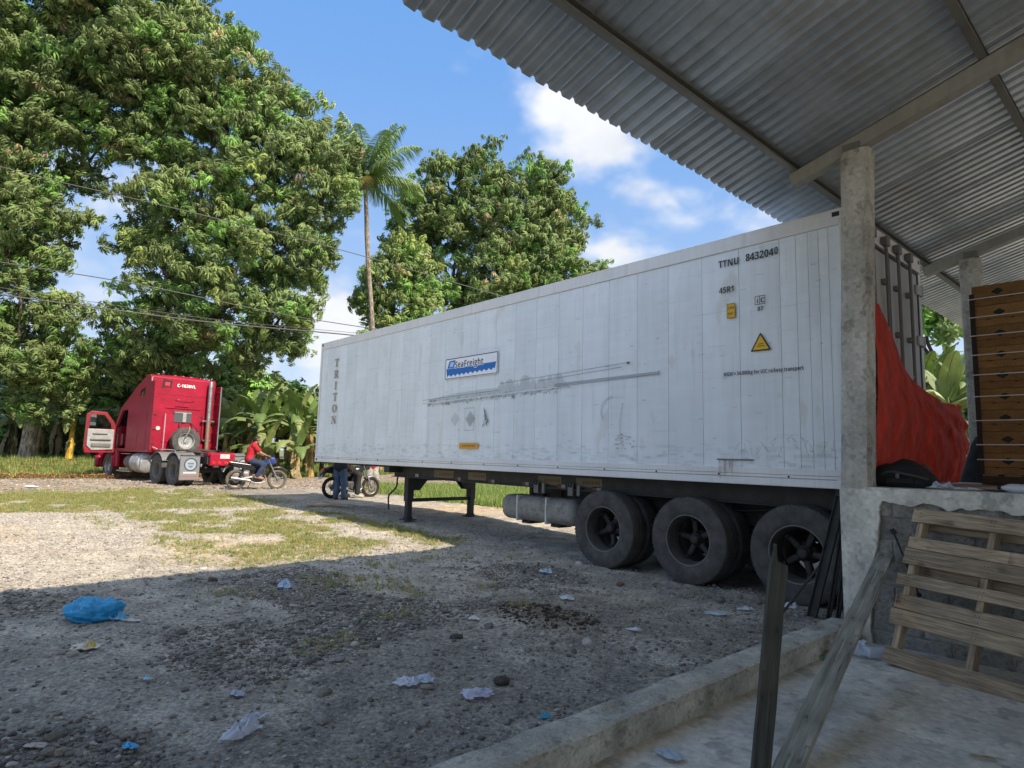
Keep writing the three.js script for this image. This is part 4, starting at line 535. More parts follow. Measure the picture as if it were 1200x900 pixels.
  put('yellow_label', -6.17, 1.615, 0.53, 0.10, 400, (x, w, h) => { x.fillStyle = '#dba032'; x.fillRect(0, 0, w, h); x.fillStyle = '#9a7428'; x.font = 'bold ' + Math.round(h * 0.5) + 'px sans-serif'; x.fillText('C', w * 0.06, h * 0.68); for (let k = 0; k < 7; k++) x.fillRect(w * (0.18 + k * 0.1), h * 0.3, w * 0.07, h * 0.4); worn(x, w, h, 60, 4, 0.4); }).userData.label = 'faded yellow label near the bottom rail';
  // scuffs: a long band where lettering was rubbed off, peeled diamonds, chalk marks, scratches
  put('scuff_band', -5.05, 2.53, 5.7, 0.52, 1600, (x, w, h) => { const q = rng(6); x.fillStyle = 'rgba(128,131,134,0.20)'; x.beginPath(); x.moveTo(w * 0.08, h * 0.62); x.quadraticCurveTo(w * 0.25, h * 0.40, w * 0.43, h * 0.42); for (let k = 0; k < 8; k++) x.arc(w * (0.45 + k * 0.032), h * (0.32 + 0.06 * (k % 3)), h * (0.10 + 0.10 * (k % 2)), PI, 0); x.lineTo(w * 0.72, h * 0.62); x.lineTo(w * 0.08, h * 0.85); x.fill(); for (let k = 0; k < 260; k++) { x.fillStyle = `rgba(${q() < 0.5 ? '235,238,240' : '95,98,100'},${0.15 + q() * 0.3})`; const t = q(); x.fillRect(w * (0.06 + t * 0.62), h * (0.72 - t * 0.12 + (q() - 0.5) * 0.16), w * 0.012 * q() + 2, h * 0.08 * q() + 3); } x.strokeStyle = 'rgba(225,230,232,0.75)'; x.lineWidth = h * 0.05; x.beginPath(); x.moveTo(w * 0.05, h * 0.74); x.lineTo(w * 0.67, h * 0.57); x.stroke(); x.strokeStyle = 'rgba(150,154,158,0.55)'; x.lineWidth = h * 0.07; x.beginPath(); x.moveTo(w * 0.66, h * 0.50); x.lineTo(w * 0.985, h * 0.44); x.stroke(); x.strokeStyle = 'rgba(105,109,113,0.6)'; x.lineWidth = 2.5; for (const [a, b, cc, d] of [[0.44, 0.30, 0.90, 0.10], [0.60, 0.34, 0.88, 0.20], [0.05, 0.62, 0.44, 0.50], [0.66, 0.56, 0.985, 0.48], [0.985, 0.38, 0.985, 0.50]]) { x.beginPath(); x.moveTo(w * a, h * b); x.lineTo(w * cc, h * d); x.stroke(); } x.fillStyle = 'rgba(70,72,70,0.8)'; x.fillRect(w * 0.895, h * 0.08, 14, 9); }, 0.004).userData.label = 'long grey band of rubbed-off lettering';
  put('scuff_marks', -6.15, 2.08, 1.3, 0.52, 520, (x, w, h) => { x.save(); for (const [cx, cy, s, a] of [[0.17, 0.5, 0.18, 0.16], [0.50, 0.5, 0.19, 0.32]]) { x.fillStyle = `rgba(110,112,114,${a})`; x.save(); x.translate(w * cx, h * cy); x.rotate(PI / 4); x.fillRect(-h * s, -h * s, h * s * 2, h * s * 2); x.restore(); } x.strokeStyle = 'rgba(120,122,124,0.55)'; x.lineWidth = 3; x.strokeRect(w * 0.38, h * 0.14, w * 0.2, h * 0.74); const q = rng(12); x.strokeStyle = 'rgba(50,52,52,0.85)'; x.lineWidth = 4; x.beginPath(); x.moveTo(w * 0.8, h * 0.5); for (let k = 0; k < 9; k++) x.lineTo(w * (0.76 + q() * 0.16), h * (0.2 + q() * 0.6)); x.stroke(); x.restore(); }, 0.0045);
  put('scuff_marks', -2.95, 2.02, 1.1, 0.9, 420, (x, w, h) => { const q = rng(15); x.strokeStyle = 'rgba(205,210,212,0.8)'; x.lineWidth = 8; x.beginPath(); x.ellipse(w * 0.4, h * 0.4, w * 0.16, h * 0.2, 0.3, 2.2, 4.6); x.stroke(); x.strokeStyle = 'rgba(160,160,155,0.35)'; x.lineWidth = 8; x.beginPath(); x.moveTo(w * 0.58, h * 0.3); x.quadraticCurveTo(w * 0.5, h * 0.7, w * 0.58, h * 0.92); x.stroke(); x.fillStyle = 'rgba(120,118,110,0.35)'; for (let k = 0; k < 30; k++) x.fillRect(w * (0.45 + q() * 0.3), h * (0.75 + q() * 0.22), 4 + q() * 16, 3 + q() * 6); }, 0.0045);
  put('chalk_scribble', -0.75, 1.62, 1.2, 0.3, 520, (x, w, h) => { const q = rng(19); x.strokeStyle = 'rgba(90,100,115,0.28)'; x.lineWidth = 2.5; for (let k = 0; k < 13; k++) { const cx = w * (0.08 + k * 0.07 + q() * 0.03), cy = h * (0.3 + q() * 0.4); x.beginPath(); x.moveTo(cx, cy); for (let j = 0; j < 3; j++) x.lineTo(cx + (q() - 0.5) * 40, cy + (q() - 0.5) * h * 0.7); x.stroke(); } }, 0.0045);
  put('rust_stain', -1.25, 1.40, 0.6, 0.3, 320, (x, w, h) => { const q = rng(8); x.fillStyle = 'rgba(70,62,50,0.75)'; x.fillRect(w * 0.1, h * 0.2, w * 0.75, h * 0.06); for (let k = 0; k < 26; k++) { x.fillStyle = `rgba(140,92,50,${0.06 + q() * 0.2})`; x.fillRect(w * (0.12 + q() * 0.3), h * 0.24, 3 + q() * 8, h * (0.1 + q() * 0.6)); } }, 0.0055);
  put('grime_streaks', -6.1, 2.65, 12.0, 2.5, 2000, (x, w, h) => { const q = rng(40); for (let k = 0; k < 420; k++) { const px = q() * w, top = q() * h * 0.85, len = h * (0.03 + q() * q() * 0.4); x.fillStyle = `rgba(${q() < 0.7 ? '95,95,90' : '120,100,75'},${0.01 + q() * 0.045})`; x.fillRect(px, top, 1 + q() * 3, len); } for (let k = 0; k < 300; k++) { x.fillStyle = `rgba(80,82,84,${0.04 + q() * 0.2})`; x.fillRect(q() * w, q() * h, 1 + q() * 14, 1 + q() * 2); } for (let k = 0; k < 900; k++) { x.fillStyle = `rgba(90,86,78,${q() * 0.10})`; x.fillRect(q() * w, h * (0.9 + q() * 0.1), 2 + q() * 26, 2 + q() * 5); } for (let k = 0; k < 70; k++) { x.fillStyle = `rgba(90,95,100,${0.05 + q() * 0.1})`; x.fillRect(q() * w, h * (q() * 0.9), 30 + q() * 90, 1.2); } }, 0.003);
}
// ---------------------------------------------------------------- wheels shared by trailer and truck: axis along z, outer face at +z
const WH = (() => {
  const r = 0.52, w = 0.135, prof = [[0.285, -w * 0.75], [0.30, -w * 0.92], [0.34, -w * 1.0], [0.40, -w * 1.06], [0.46, -w * 1.02], [0.497, -w * 0.93], [0.512, -w * 0.82]];
  for (const q of [-0.55, -0.2, 0.2, 0.55]) prof.push([r - 0.001, w * (q - 0.09) ], [r, w * (q - 0.06)], [r - 0.014, w * (q - 0.045)], [r - 0.014, w * (q + 0.045)], [r, w * (q + 0.06)]);
  prof.push([0.512, w * 0.82], [0.497, w * 0.93], [0.485, w * 0.965], [0.478, w * 0.955], [0.46, w * 1.02], [0.43, w * 1.055], [0.424, w * 1.045], [0.40, w * 1.06], [0.355, w * 1.02], [0.35, w * 1.0], [0.34, w * 1.0], [0.30, w * 0.92], [0.285, w * 0.75]);
  const tyre = roughen(lathe(prof, 72).rotateX(PI / 2), 0.006, 5, 3), ang = (g) => g;
  const lugs = []; for (let k = 0; k < 60; k++) { const a = k / 60 * 2 * PI; for (const s of [-1, 1]) lugs.push(bx(0.02, 0.02, 0.03, 0, r - 0.0185, s * w * 0.82, 0, 0, 0).rotateZ(a)); }
  const rim = lathe([[0.296, w * 0.80], [0.302, w * 0.86], [0.298, w * 0.90], [0.286, w * 0.88], [0.278, w * 0.72], [0.262, w * 0.3], [0.258, -w * 0.4], [0.27, -w * 0.8], [0.285, -w * 0.9]], 48).rotateX(PI / 2);
  const lip = new THREE.TorusGeometry(0.297, 0.007, 8, 48).translate(0, 0, w * 0.9);
  // cast spoke hub, deep inside the rim
  const hub = [lathe([[0, 0.03], [0.035, 0.03], [0.055, 0.018], [0.065, -0.01], [0.07, -0.06], [0.105, -0.08], [0.12, -0.12], [0.12, -0.2]], 24).rotateX(PI / 2)];
  for (let k = 0; k < 5; k++) { const a = k / 5 * 2 * PI + 0.5; hub.push(roughen(rb(0.075, 0.17, 0.08, 0.03), 0.008, 9, k).translate(0, 0.155, -0.075).rotateZ(a), cyl(V(0, 0.235, -0.05), V(0, 0.235, 0.0), 0.02, 0.016, 8).rotateZ(a), rb(0.055, 0.03, 0.06, 0.01, 0, 0.245, -0.05).rotateZ(a)); }
  const disc = lathe([[0, 0.01], [0.06, 0.012], [0.075, -0.005], [0.08, -0.03], [0.15, -0.045], [0.21, -0.01], [0.255, 0.0]], 40).rotateX(PI / 2), nuts = []; for (let k = 0; k < 10; k++) { const a = k / 10 * 2 * PI; nuts.push(cyl(V(0.13 * Math.cos(a), 0.13 * Math.sin(a), -0.05), V(0.13 * Math.cos(a), 0.13 * Math.sin(a), -0.01), 0.015, 0.013, 6)); }
  return { tyre: boxUV(unindex(tyre)), lugs: merged(lugs), rim: merged(rim), lip: merged(lip), hub: merged(hub), disc: merged(disc), nuts: merged(nuts), r };
})();
function wheel(parent, x, y, z, side, o = {}) { // side +1: outer face towards +z
  const w = sub('wheel', parent); w.position.set(x, y, z); w.rotation.set(0, side > 0 ? 0 : PI, 0); const inner = o.inner ?? 0;
  if (o.turn) w.children.forEach((q) => (q.rotation.z = o.turn));
  const add = (n, g, m, dz = 0) => { const q = obj(n, g, m, w, { raw: true }); q.position.z = dz; q.rotation.z = o.turn ?? 0; return q; };
  add('tyre', WH.tyre, M.tyre); add('tread_lugs', WH.lugs, M.tyre).userData.kind = 'stuff'; add('rim', WH.rim, o.rim ?? M.rim); add('rim_lip', WH.lip, o.lip ?? M.rim);
  if (o.disc) { add('disc', WH.disc, o.disc, o.dish ?? 0.02); add('wheel_nuts', WH.nuts, M.chrome, o.dish ?? 0.02); } else add('hub', WH.hub, M.hub, -0.03);
  if (inner) { add('tyre', WH.tyre, M.tyre, -inner); add('rim', WH.rim, M.rimDark, -inner); }
  return w;
}
// ---------------------------------------------------------------- trailer chassis under the container
{
  const t = thing('trailer_chassis', 'dark three-axle container trailer standing on its landing legs under the container', 'trailer', [-6.1, 0, -1.22]), X = (x) => x + 6.1;
  const S = M.steelDark, gy = (x) => 0.12 * sst(3, 9, -x);
  for (const s of [1, -1]) {
    obj('main_beam', [bx(9.0, 0.20, 0.012, X(-4.6), 1.09, s * 0.86), bx(9.0, 0.016, 0.14, X(-4.6), 1.19, s * 0.86), bx(9.0, 0.016, 0.14, X(-4.6), 0.985, s * 0.86), bx(5.2, 0.30, 0.012, X(-2.7), 0.86, s * 0.5), bx(5.2, 0.016, 0.14, X(-2.7), 0.71, s * 0.5)], S, t);
    obj('gooseneck_beam', beam(V(X(-9.0), 1.165, s * 0.42), V(X(-12.0), 1.175, s * 0.42), 0.1, 0.05), S, t);
  }
  for (let k = 0; k < 10; k++) obj('cross_member', bx(0.08, 0.14, 1.7, X(-0.3 - k * 0.95), 1.08, 0), S, t);
  obj('bolster', [rb(0.18, 0.14, 2.36, 0.01, X(-0.12), 1.13, 0), rb(0.2, 0.12, 2.36, 0.01, X(-8.9), 1.13, 0)], S, t);
  obj('inner_frame', [bx(3.6, 0.3, 0.9, X(-2.0), 0.92, 0)], S, t);
  // landing gear
  for (const s of [1, -1]) {
    const z = s * 0.80, x = X(-8.62), g0 = gy(-8.6);
    const leg = sub('landing_leg', t); obj('outer_tube', rb(0.15, 0.68, 0.15, 0.012, x, 0.84, z), S, leg); obj('inner_tube', rb(0.115, 0.5, 0.115, 0.01, x, g0 + 0.27, z), S, leg); obj('foot', [rb(0.24, 0.02, 0.26, 0.006, x, g0 + 0.02, z), rb(0.14, 0.05, 0.14, 0.01, x, g0 + 0.05, z)], S, leg);
    const br = new THREE.Shape(); br.moveTo(0, 0); br.lineTo(0, -0.40); br.lineTo(0.14, -0.40); br.lineTo(0.46, -0.04); br.lineTo(0.46, 0); const bg = new THREE.ExtrudeGeometry(br, { depth: 0.02, bevelEnabled: false }); if (s > 0) bg.rotateY(PI / 2); else bg.rotateY(-PI / 2); bg.translate(x + (s > 0 ? -0.08 : 0.08), 1.12, z - s * 0.07); obj('bracket', [bg, bg.clone().translate(s > 0 ? 0.14 : -0.14, 0, 0)], S, t);
  }
  obj('leg_crossbar', [rb(0.06, 0.07, 1.5, 0.008, X(-8.62), 0.52, 0)], S, t); obj('crank_shaft', cyl(V(X(-8.62), 0.93, -0.7), V(X(-8.62), 0.93, 0.7), 0.02, 0.02, 8), S, t);
  obj('air_hose', tube([V(X(-8.95), 1.16, 0.78), V(X(-8.98), 0.95, 0.86), V(X(-8.97), 0.78, 0.88), V(X(-9.08), 0.66, 0.92), V(X(-9.16), 0.58, 0.94), V(X(-9.14), 0.3, 0.94)], 0.018, 40, 7), M.black, t);
  // tank slung below the beam
  const tk = sub('side_tank', t), tx0 = X(-5.72), tx1 = X(-4.02), tz = 0.62;
  const tg = roughen(new RoundedBoxGeometry(tx1 - tx0, 0.40, 0.52, 6, 0.15), 0.01, 5, 4).translate((tx0 + tx1) / 2, 0.63, tz); obj('shell', tg, mat('dirty tank', [0.50, 0.485, 0.46], { map: rep(T.conc, 1.5), roughness: 0.6 }), tk);
  for (const x of [X(-5.28), X(-4.62)]) { obj('strap', [new RoundedBoxGeometry(0.035, 0.408, 0.528, 4, 0.017).translate(x, 0.63, tz)], M.rail, tk); obj('hanger', bx(0.07, 0.28, 0.02, x, 0.93, tz - 0.06), S, tk); obj('saddle', rb(0.2, 0.05, 0.3, 0.02, x + 0.1, 0.405, tz), S, tk); }
  obj('filler', [cyl(V(X(-5.0), 0.82, tz - 0.05), V(X(-5.0), 0.87, tz - 0.05), 0.05, 0.05, 14), tube([V(X(-4.8), 0.84, tz), V(X(-4.5), 0.95, tz), V(X(-4.2), 0.86, tz)], 0.012, 20, 6)], S, tk);
  for (const [x, m] of [[-4.78, M.greyLt], [-4.05, M.greyLt]]) { const b = sub('hook_bracket', t); obj('plate', [rb(0.10, 0.19, 0.03, 0.006, X(x), 0.99, 0.93), rb(0.06, 0.16, 0.03, 0.006, X(x) + 0.16, 0.98, 0.93)], M.rim, b); obj('eye', new THREE.TorusGeometry(0.03, 0.012, 6, 14).translate(X(x), 1.06, 0.955), S, b); }
  // plates along the near beam
  const plate = (x, w, h, y, f) => { const [g, m] = print(w, h, 256, f), q = new THREE.Mesh(g, m); q.name = 'frame_plate'; const n = t.children.filter((k) => k.userData.stem === 'frame_plate').length; if (n) q.name += '_' + String(n).padStart(3, '0'); q.userData.stem = 'frame_plate'; q.position.set(X(x), y, 0.869); t.add(q); };
  const yel = (c1, n, round) => (x, w, h) => { x.fillStyle = '#6b6147'; x.fillRect(0, 0, w, h); x.fillStyle = '#5c3f1a'; if (round) { x.lineWidth = 8; x.strokeStyle = '#4a4230'; x.beginPath(); x.arc(w * 0.13, h * 0.5, h * 0.26, 0.6, 5.6); x.stroke(); } for (let k = 0; k < n; k++) x.fillRect(w * (0.26 + k * 0.7 / n), h * 0.32, w * 0.5 / n, h * 0.38); };
  plate(-7.35, 0.62, 0.14, 1.09, yel(0, 8, true)); plate(-6.35, 0.50, 0.13, 1.09, yel(0, 6)); plate(-4.55, 0.5, 0.13, 1.10, yel(0, 7)); plate(-3.75, 0.5, 0.13, 1.10, yel(0, 6)); plate(-8.25, 0.12, 0.06, 1.03, (x, w, h) => { x.fillStyle = '#999'; x.fillRect(0, 0, w, h); });
  for (const x of [-6.9, -5.95, -5.1, -4.3, -3.6]) plate(x, 0.16, 0.055, 1.02, (c, w, h) => { c.fillStyle = '#8d8d88'; c.fillRect(0, 0, w, h); c.fillStyle = '#6a3a36'; c.fillRect(0, 0, w * 0.5, h); });
  // axles, springs, wheels
  [-3.23, -1.92, -0.62].forEach((x, i) => {
    obj('axle', cyl(V(X(x), 0.52, -1.0), V(X(x), 0.52, 1.0), 0.07, 0.07, 12), S, t);
    for (const s of [1, -1]) { obj('leaf_spring', [0, 1, 2, 3].map((k) => bx(1.1 - k * 0.2, 0.018, 0.08, X(x), 0.64 - k * 0.02 + 0.02, s * 0.5)), S, t); obj('spring_hanger', rb(0.12, 0.3, 0.1, 0.01, X(x) + 0.62, 0.74, s * 0.5), S, t); wheel(t, X(x), 0.51, s * 1.05, s, { turn: i * 0.7 + 0.2 + (s < 0 ? 1 : 0), inner: 0.335, rim: M.rimDark }); }
  });
  obj('brake_line', [tube([V(X(-3.9), 0.98, 0.7), V(X(-3.3), 0.88, 0.75), V(X(-2.6), 0.95, 0.7), V(X(-1.9), 0.86, 0.75), V(X(-0.7), 0.95, 0.7)], 0.014, 40, 6)], M.black, t);
}
// ---------------------------------------------------------------- red tractor unit, local +x forward, left side at -z
{
  const t = thing('tractor_truck', 'red sleeper-cab tractor truck with its driver door open, parked without trailer', 'truck', [-21.54, 0.165, -0.32], PI + 9.2 * D);
  const Rd = M.truck, S = M.steelDark, HWD = 1.19;
  // side walls with door opening and windows
  const prof = [[2.40, 1.18], [2.44, 3.86], [2.50, 3.97], [2.75, 3.97], [3.55, 3.62], [4.75, 2.93], [5.0, 2.80], [5.52, 2.02], [5.52, 1.18]];
  const sideShape = (open) => { const s = new THREE.Shape(prof.map(([x, y]) => new THREE.Vector2(x, y))); const hole = (p) => s.holes.push(new THREE.Path(p.map(([x, y]) => new THREE.Vector2(x, y)))); if (open) hole([[4.28, 1.22], [4.28, 2.72], [4.82, 2.70], [5.36, 2.0], [5.36, 1.22]]); else hole([[4.38, 2.05], [4.38, 2.62], [4.82, 2.62], [5.28, 2.05]]); hole([[2.80, 3.22], [2.84, 3.52], [3.20, 3.42], [3.30, 3.22]]); return s; };
  for (const s of [-1, 1]) { const g = new THREE.ExtrudeGeometry(sideShape(s < 0), { depth: 0.03, bevelEnabled: true, bevelSize: 0.012, bevelThickness: 0.02, bevelSegments: 2 }).translate(0, 0, s * (HWD - 0.015) - 0.015); const w = obj('cab_side', g, Rd, t); obj('side_window', prism([[2.80, 3.22], [2.84, 3.52], [3.20, 3.42], [3.30, 3.22]], 0.01).translate(0, 0, s * (HWD - 0.01) - 0.005), M.glassDk, w); if (s > 0) obj('side_window', prism([[4.38, 2.05], [4.38, 2.62], [4.82, 2.62], [5.28, 2.05]], 0.01).translate(0, 0, s * (HWD - 0.01) - 0.005), M.glassDk, w);
    obj('panel_seam', [bx(0.012, 1.4, 0.008, 4.24, 1.95, s * (HWD + 0.022)), bx(0.9, 0.012, 0.008, 3.7, 2.1, s * (HWD + 0.022)), bx(0.012, 1.0, 0.008, 3.24, 1.7, s * (HWD + 0.022)), bx(0.9, 0.012, 0.008, 3.7, 1.75, s * (HWD + 0.022)), bx(1.7, 0.01, 0.008, 3.3, 2.85, s * (HWD + 0.022))], M.truckDk, w); }
  { // roof and fairing skin over the profile
    const P = [], I = [], top = prof.slice(1, 7); top.forEach(([x, y], i) => { for (let k = 0; k <= 12; k++) { const z = (k / 12 - 0.5) * 2 * HWD, e = Math.abs(k / 6 - 1), crown = i > 0 ? 0.05 * (1 - e * e) : 0; P.push(x, y + crown, z); } }); for (let i = 0; i < top.length - 1; i++) for (let k = 0; k < 12; k++) { const a = i * 13 + k; I.push(a, a + 1, a + 13, a + 1, a + 14, a + 13); } const g = new THREE.BufferGeometry(); g.setAttribute('position', new THREE.Float32BufferAttribute(P, 3)); g.setIndex(I); g.computeVertexNormals(); obj('roof_fairing', g, Rd, t);
    obj('windscreen', beam(V(5.02, 2.78, 0), V(5.5, 2.04, 0), 2.26, 0.02, V(1, 0, 0)), M.glassDk, t);
  }
  const back = obj('sleeper_back', [rb(0.06, 2.70, 2.24, 0.025, 2.40, 2.50, 0), cyl(V(2.47, 1.16, -1.12), V(2.47, 3.86, -1.12), 0.098, 0.098, 20), cyl(V(2.47, 1.16, 1.12), V(2.47, 3.86, 1.12), 0.098, 0.098, 20), cyl(V(2.47, 3.87, -1.12), V(2.47, 3.87, 1.12), 0.10, 0.10, 20), new THREE.SphereGeometry(0.1, 16, 12).translate(2.47, 3.87, -1.12), new THREE.SphereGeometry(0.1, 16, 12).translate(2.47, 3.87, 1.12)], Rd, t);
  obj('roof_marker', [-0.9, -0.3, 0, 0.3, 0.9].map((z) => rb(0.1, 0.05, 0.09, 0.02, 2.6, 4.03, z)), M.grey, back); obj('grab_rail', [tube([V(2.37, 1.5, 0.75), V(2.31, 1.55, 0.75), V(2.31, 2.5, 0.75), V(2.37, 2.55, 0.75)], 0.014, 24, 6), tube([V(2.37, 3.1, -0.3), V(2.32, 3.1, -0.25), V(2.32, 3.1, 0.35), V(2.37, 3.1, 0.4)], 0.01, 24, 6)], M.truckDk, back); obj('panel_line', [bx(0.012, 0.012, 2.2, 2.366, 3.28, 0), bx(0.012, 2.0, 0.012, 2.366, 2.2, -0.98), bx(0.012, 2.0, 0.012, 2.366, 2.2, 0.72)], M.truckDk, back);
  obj('raised_panel', [rb(0.03, 1.02, 1.36, 0.012, 2.363, 2.0, -0.02), rb(0.02, 0.025, 1.3, 0.008, 2.35, 2.78, 0.0), rb(0.03, 0.025, 0.5, 0.008, 2.35, 2.86, -0.05)], Rd, back);
  obj('edge_clip', [1.42, 1.95, 2.5].flatMap((y) => [rb(0.03, 0.035, 0.2, 0.008, 2.362, y, -1.02), rb(0.03, 0.035, 0.14, 0.008, 2.362, y, 0.62)]), M.black, back);
  obj('rear_vent', [rb(0.04, 0.44, 0.66, 0.02, 2.345, 2.46, 0.0)], mat('dark vent', [0.07, 0.075, 0.08], { roughness: 0.5 }), back); obj('vent_handle', [rb(0.05, 0.36, 0.14, 0.02, 2.31, 2.44, 0.05), bx(0.05, 0.03, 0.6, 2.33, 2.62, 0)], M.greyLt, back);
  obj('marker_lamp', [cyl(V(2.36, 2.0, -0.85), V(2.345, 2.0, -0.85), 0.075, 0.075, 18)], M.white, back);
  obj('trim_strip', [rb(0.05, 2.72, 0.04, 0.012, 2.37, 2.52, -1.19), rb(0.025, 1.3, 0.035, 0.008, 2.35, 1.9, -0.62)], M.greyLt, back);
  const dec = (w, h, y, z, px, f, par, x = 2.364) => { const [g, m] = print(w, h, px, f), q = new THREE.Mesh(g, m); q.name = par.children.some((k) => k.name === 'lettering') ? 'emblem' : 'lettering'; q.rotation.y = -PI / 2; q.position.set(x, y, z); par.add(q); return q; };
  dec(0.84, 0.17, 3.66, 0.06, 420, (x, w, h) => { x.fillStyle = '#f4ecec'; x.font = 'bold ' + Math.round(h * 0.95) + 'px sans-serif'; x.textAlign = 'center'; x.textBaseline = 'middle'; x.fillText('C-1638VL', w / 2, h * 0.54, w); }, back);
  dec(0.40, 0.36, 3.66, -0.64, 200, (x, w, h) => { x.fillStyle = '#3a0a12'; x.beginPath(); x.moveTo(w * 0.1, 0); x.lineTo(w * 0.98, h * 0.06); x.lineTo(w * 0.84, h * 0.95); x.lineTo(w * 0.66, h * 0.72); x.lineTo(w * 0.02, h * 0.95); x.fill(); x.fillStyle = '#cf2b40'; x.fillRect(w * 0.3, h * 0.28, w * 0.42, h * 0.36); }, back);
  for (const s of [-1, 1]) obj('side_extender', [rb(0.42, 2.55, 0.035, 0.012, 2.16, 2.45, s * 1.215)], Rd, t); // wind fairings behind the cab
  obj('extender_edge', [rb(0.03, 2.5, 0.05, 0.012, 1.95, 2.45, 1.215)], M.grey, t);
  obj('extender_rib', [1.35, 1.9, 2.45, 3.0, 3.5].map((y) => bx(0.38, 0.03, 0.05, 2.16, y, 1.18)), M.truckDk, t);
  // floor, hood, bumper, fenders, dash
  obj('cab_floor', [rb(3.1, 0.10, 2.3, 0.02, 3.95, 1.15, 0), rb(0.5, 0.5, 2.2, 0.06, 5.25, 1.55, 0)], M.truckDk, t);
  obj('seat', [rb(0.5, 0.15, 0.55, 0.05, 4.6, 1.65, -0.65), rb(0.14, 0.75, 0.5, 0.05, 4.38, 2.05, -0.65)], M.grey, t); obj('steering_wheel', new THREE.TorusGeometry(0.23, 0.018, 8, 28).rotateY(PI / 2 - 0.6).translate(4.98, 1.98, -0.65), M.black, t);
  { const h = new THREE.Shape([[5.5, 1.05], [5.5, 2.04], [6.3, 1.92], [7.1, 1.72], [7.4, 1.45], [7.42, 0.95], [6.65, 0.95], [6.55, 1.12], [6.3, 1.24], [5.95, 1.22], [5.7, 1.05]].map(([x, y]) => new THREE.Vector2(x, y))); obj('hood', new THREE.ExtrudeGeometry(h, { depth: 1.9, bevelEnabled: true, bevelSize: 0.06, bevelThickness: 0.12, bevelSegments: 3 }).translate(0, 0, -0.95), Rd, t); }
  obj('bumper', rb(0.35, 0.5, 2.4, 0.1, 7.3, 0.68, 0), Rd, t); obj('grille', rb(0.05, 0.65, 1.0, 0.03, 7.45, 1.32, 0), M.chrome, t); for (const s of [-1, 1]) obj('headlight', rb(0.12, 0.25, 0.32, 0.06, 7.35, 1.15, s * 0.86), M.glassDk, t);
  for (const s of [-1, 1]) { const a = []; for (let k = 0; k <= 14; k++) { const q = PI * (k / 14); a.push(rb(0.03, 0.16, 0.5, 0.01).rotateZ(q).translate(6.0 + 0.62 * Math.cos(q), 0.56 + 0.62 * Math.sin(q), s * 0.98)); } obj('front_fender', a, Rd, t); obj('cab_skirt', [rb(0.30, 0.72, 0.12, 0.04, 5.24, 0.86, s * 1.1), rb(0.12, 0.4, 0.9, 0.03, 5.38, 0.8, s * 0.75)], Rd, t); }
  // open driver door, square to the cab, its trim facing back
  const door = sub('door', t); door.position.set(5.36, 0, -1.2); door.rotation.y = -0.10;
  { const o = new THREE.Shape([[-0.03, 1.05], [-0.96, 1.05], [-1.03, 1.22], [-1.02, 2.50], [-0.88, 2.62], [-0.38, 2.60], [-0.10, 2.22], [-0.03, 2.05]].map(([z, y]) => new THREE.Vector2(z, y))); o.holes.push(new THREE.Path([[-0.93, 1.94], [-0.15, 1.94], [-0.18, 2.16], [-0.42, 2.50], [-0.85, 2.52], [-0.92, 2.46]].map(([z, y]) => new THREE.Vector2(z, y)))); obj('door_skin', new THREE.ExtrudeGeometry(o, { depth: 0.05, bevelEnabled: true, bevelSize: 0.015, bevelThickness: 0.02, bevelSegments: 2 }).rotateY(-PI / 2), M.truckDk, door); obj('door_edge', rb(0.03, 0.18, 0.7, 0.01, -0.075, 1.12, -0.66), Rd, door);
    const tr = new THREE.Shape([[-0.10, 1.18], [-0.78, 1.14], [-0.94, 1.30], [-0.95, 1.92], [-0.10, 1.92]].map(([z, y]) => new THREE.Vector2(z, y))); const q = (s) => s; obj('trim_panel', new THREE.ExtrudeGeometry(tr, { depth: 0.03, bevelEnabled: true, bevelSize: 0.02, bevelThickness: 0.015, bevelSegments: 2 }).rotateY(-PI / 2).translate(-0.085, 0, 0), M.greyLt, door);
    obj('door_pocket', [rb(0.06, 0.15, 0.66, 0.03, -0.14, 1.32, -0.50), rb(0.07, 0.06, 0.70, 0.02, -0.15, 1.54, -0.52), rb(0.06, 0.05, 0.5, 0.02, -0.14, 1.76, -0.55)], M.grey, door);
    obj('window_pane', prism([[-0.93, 1.94], [-0.15, 1.94], [-0.18, 2.16], [-0.42, 2.50], [-0.85, 2.52], [-0.92, 2.46]], 0.006).rotateY(-PI / 2).translate(-0.02, 0, 0), M.glass, door);
    obj('mirror', [rb(0.14, 0.5, 0.24, 0.05, 0.32, 2.3, -0.75), tube([V(0.02, 2.6, -0.5), V(0.3, 2.62, -0.75), V(0.32, 2.55, -0.75)], 0.015, 12, 6)], M.grey, door); }
  // fuel tanks, steps, air can
  for (const s of [-1, 1]) { const k = sub('fuel_tank', t); obj('barrel', lathe([[0, 0], [0.20, -0.02], [0.34, 0.02], [0.37, 0.07], [0.375, 0.12], [0.375, 0.78], [0.36, 0.82], [0, 0.84]], 40).rotateZ(-PI / 2).translate(2.72, 0.72, s * 0.93), M.alu, k); obj('strap', [2.95, 3.4].map((x) => new THREE.TorusGeometry(0.378, 0.014, 6, 32).rotateY(PI / 2).translate(x, 0.72, s * 0.93)), M.chrome, k); obj('step', [rb(0.9, 0.03, 0.3, 0.01, 4.4, 0.42, s * 1.0), rb(0.9, 0.03, 0.26, 0.01, 4.4, 1.02, s * 1.0), rb(1.3, 0.05, 0.1, 0.01, 4.4, 0.36, s * 1.12)], M.alu, t); obj('air_can', lathe([[0, 0], [0.22, 0.01], [0.26, 0.06], [0.26, 0.75], [0.2, 0.8], [0, 0.8]], 28).rotateZ(-PI / 2).translate(3.62, 0.72, s * 0.92), mat('dull can', [0.16, 0.14, 0.12], { map: rep(T.grime, 0.6) }), t); }
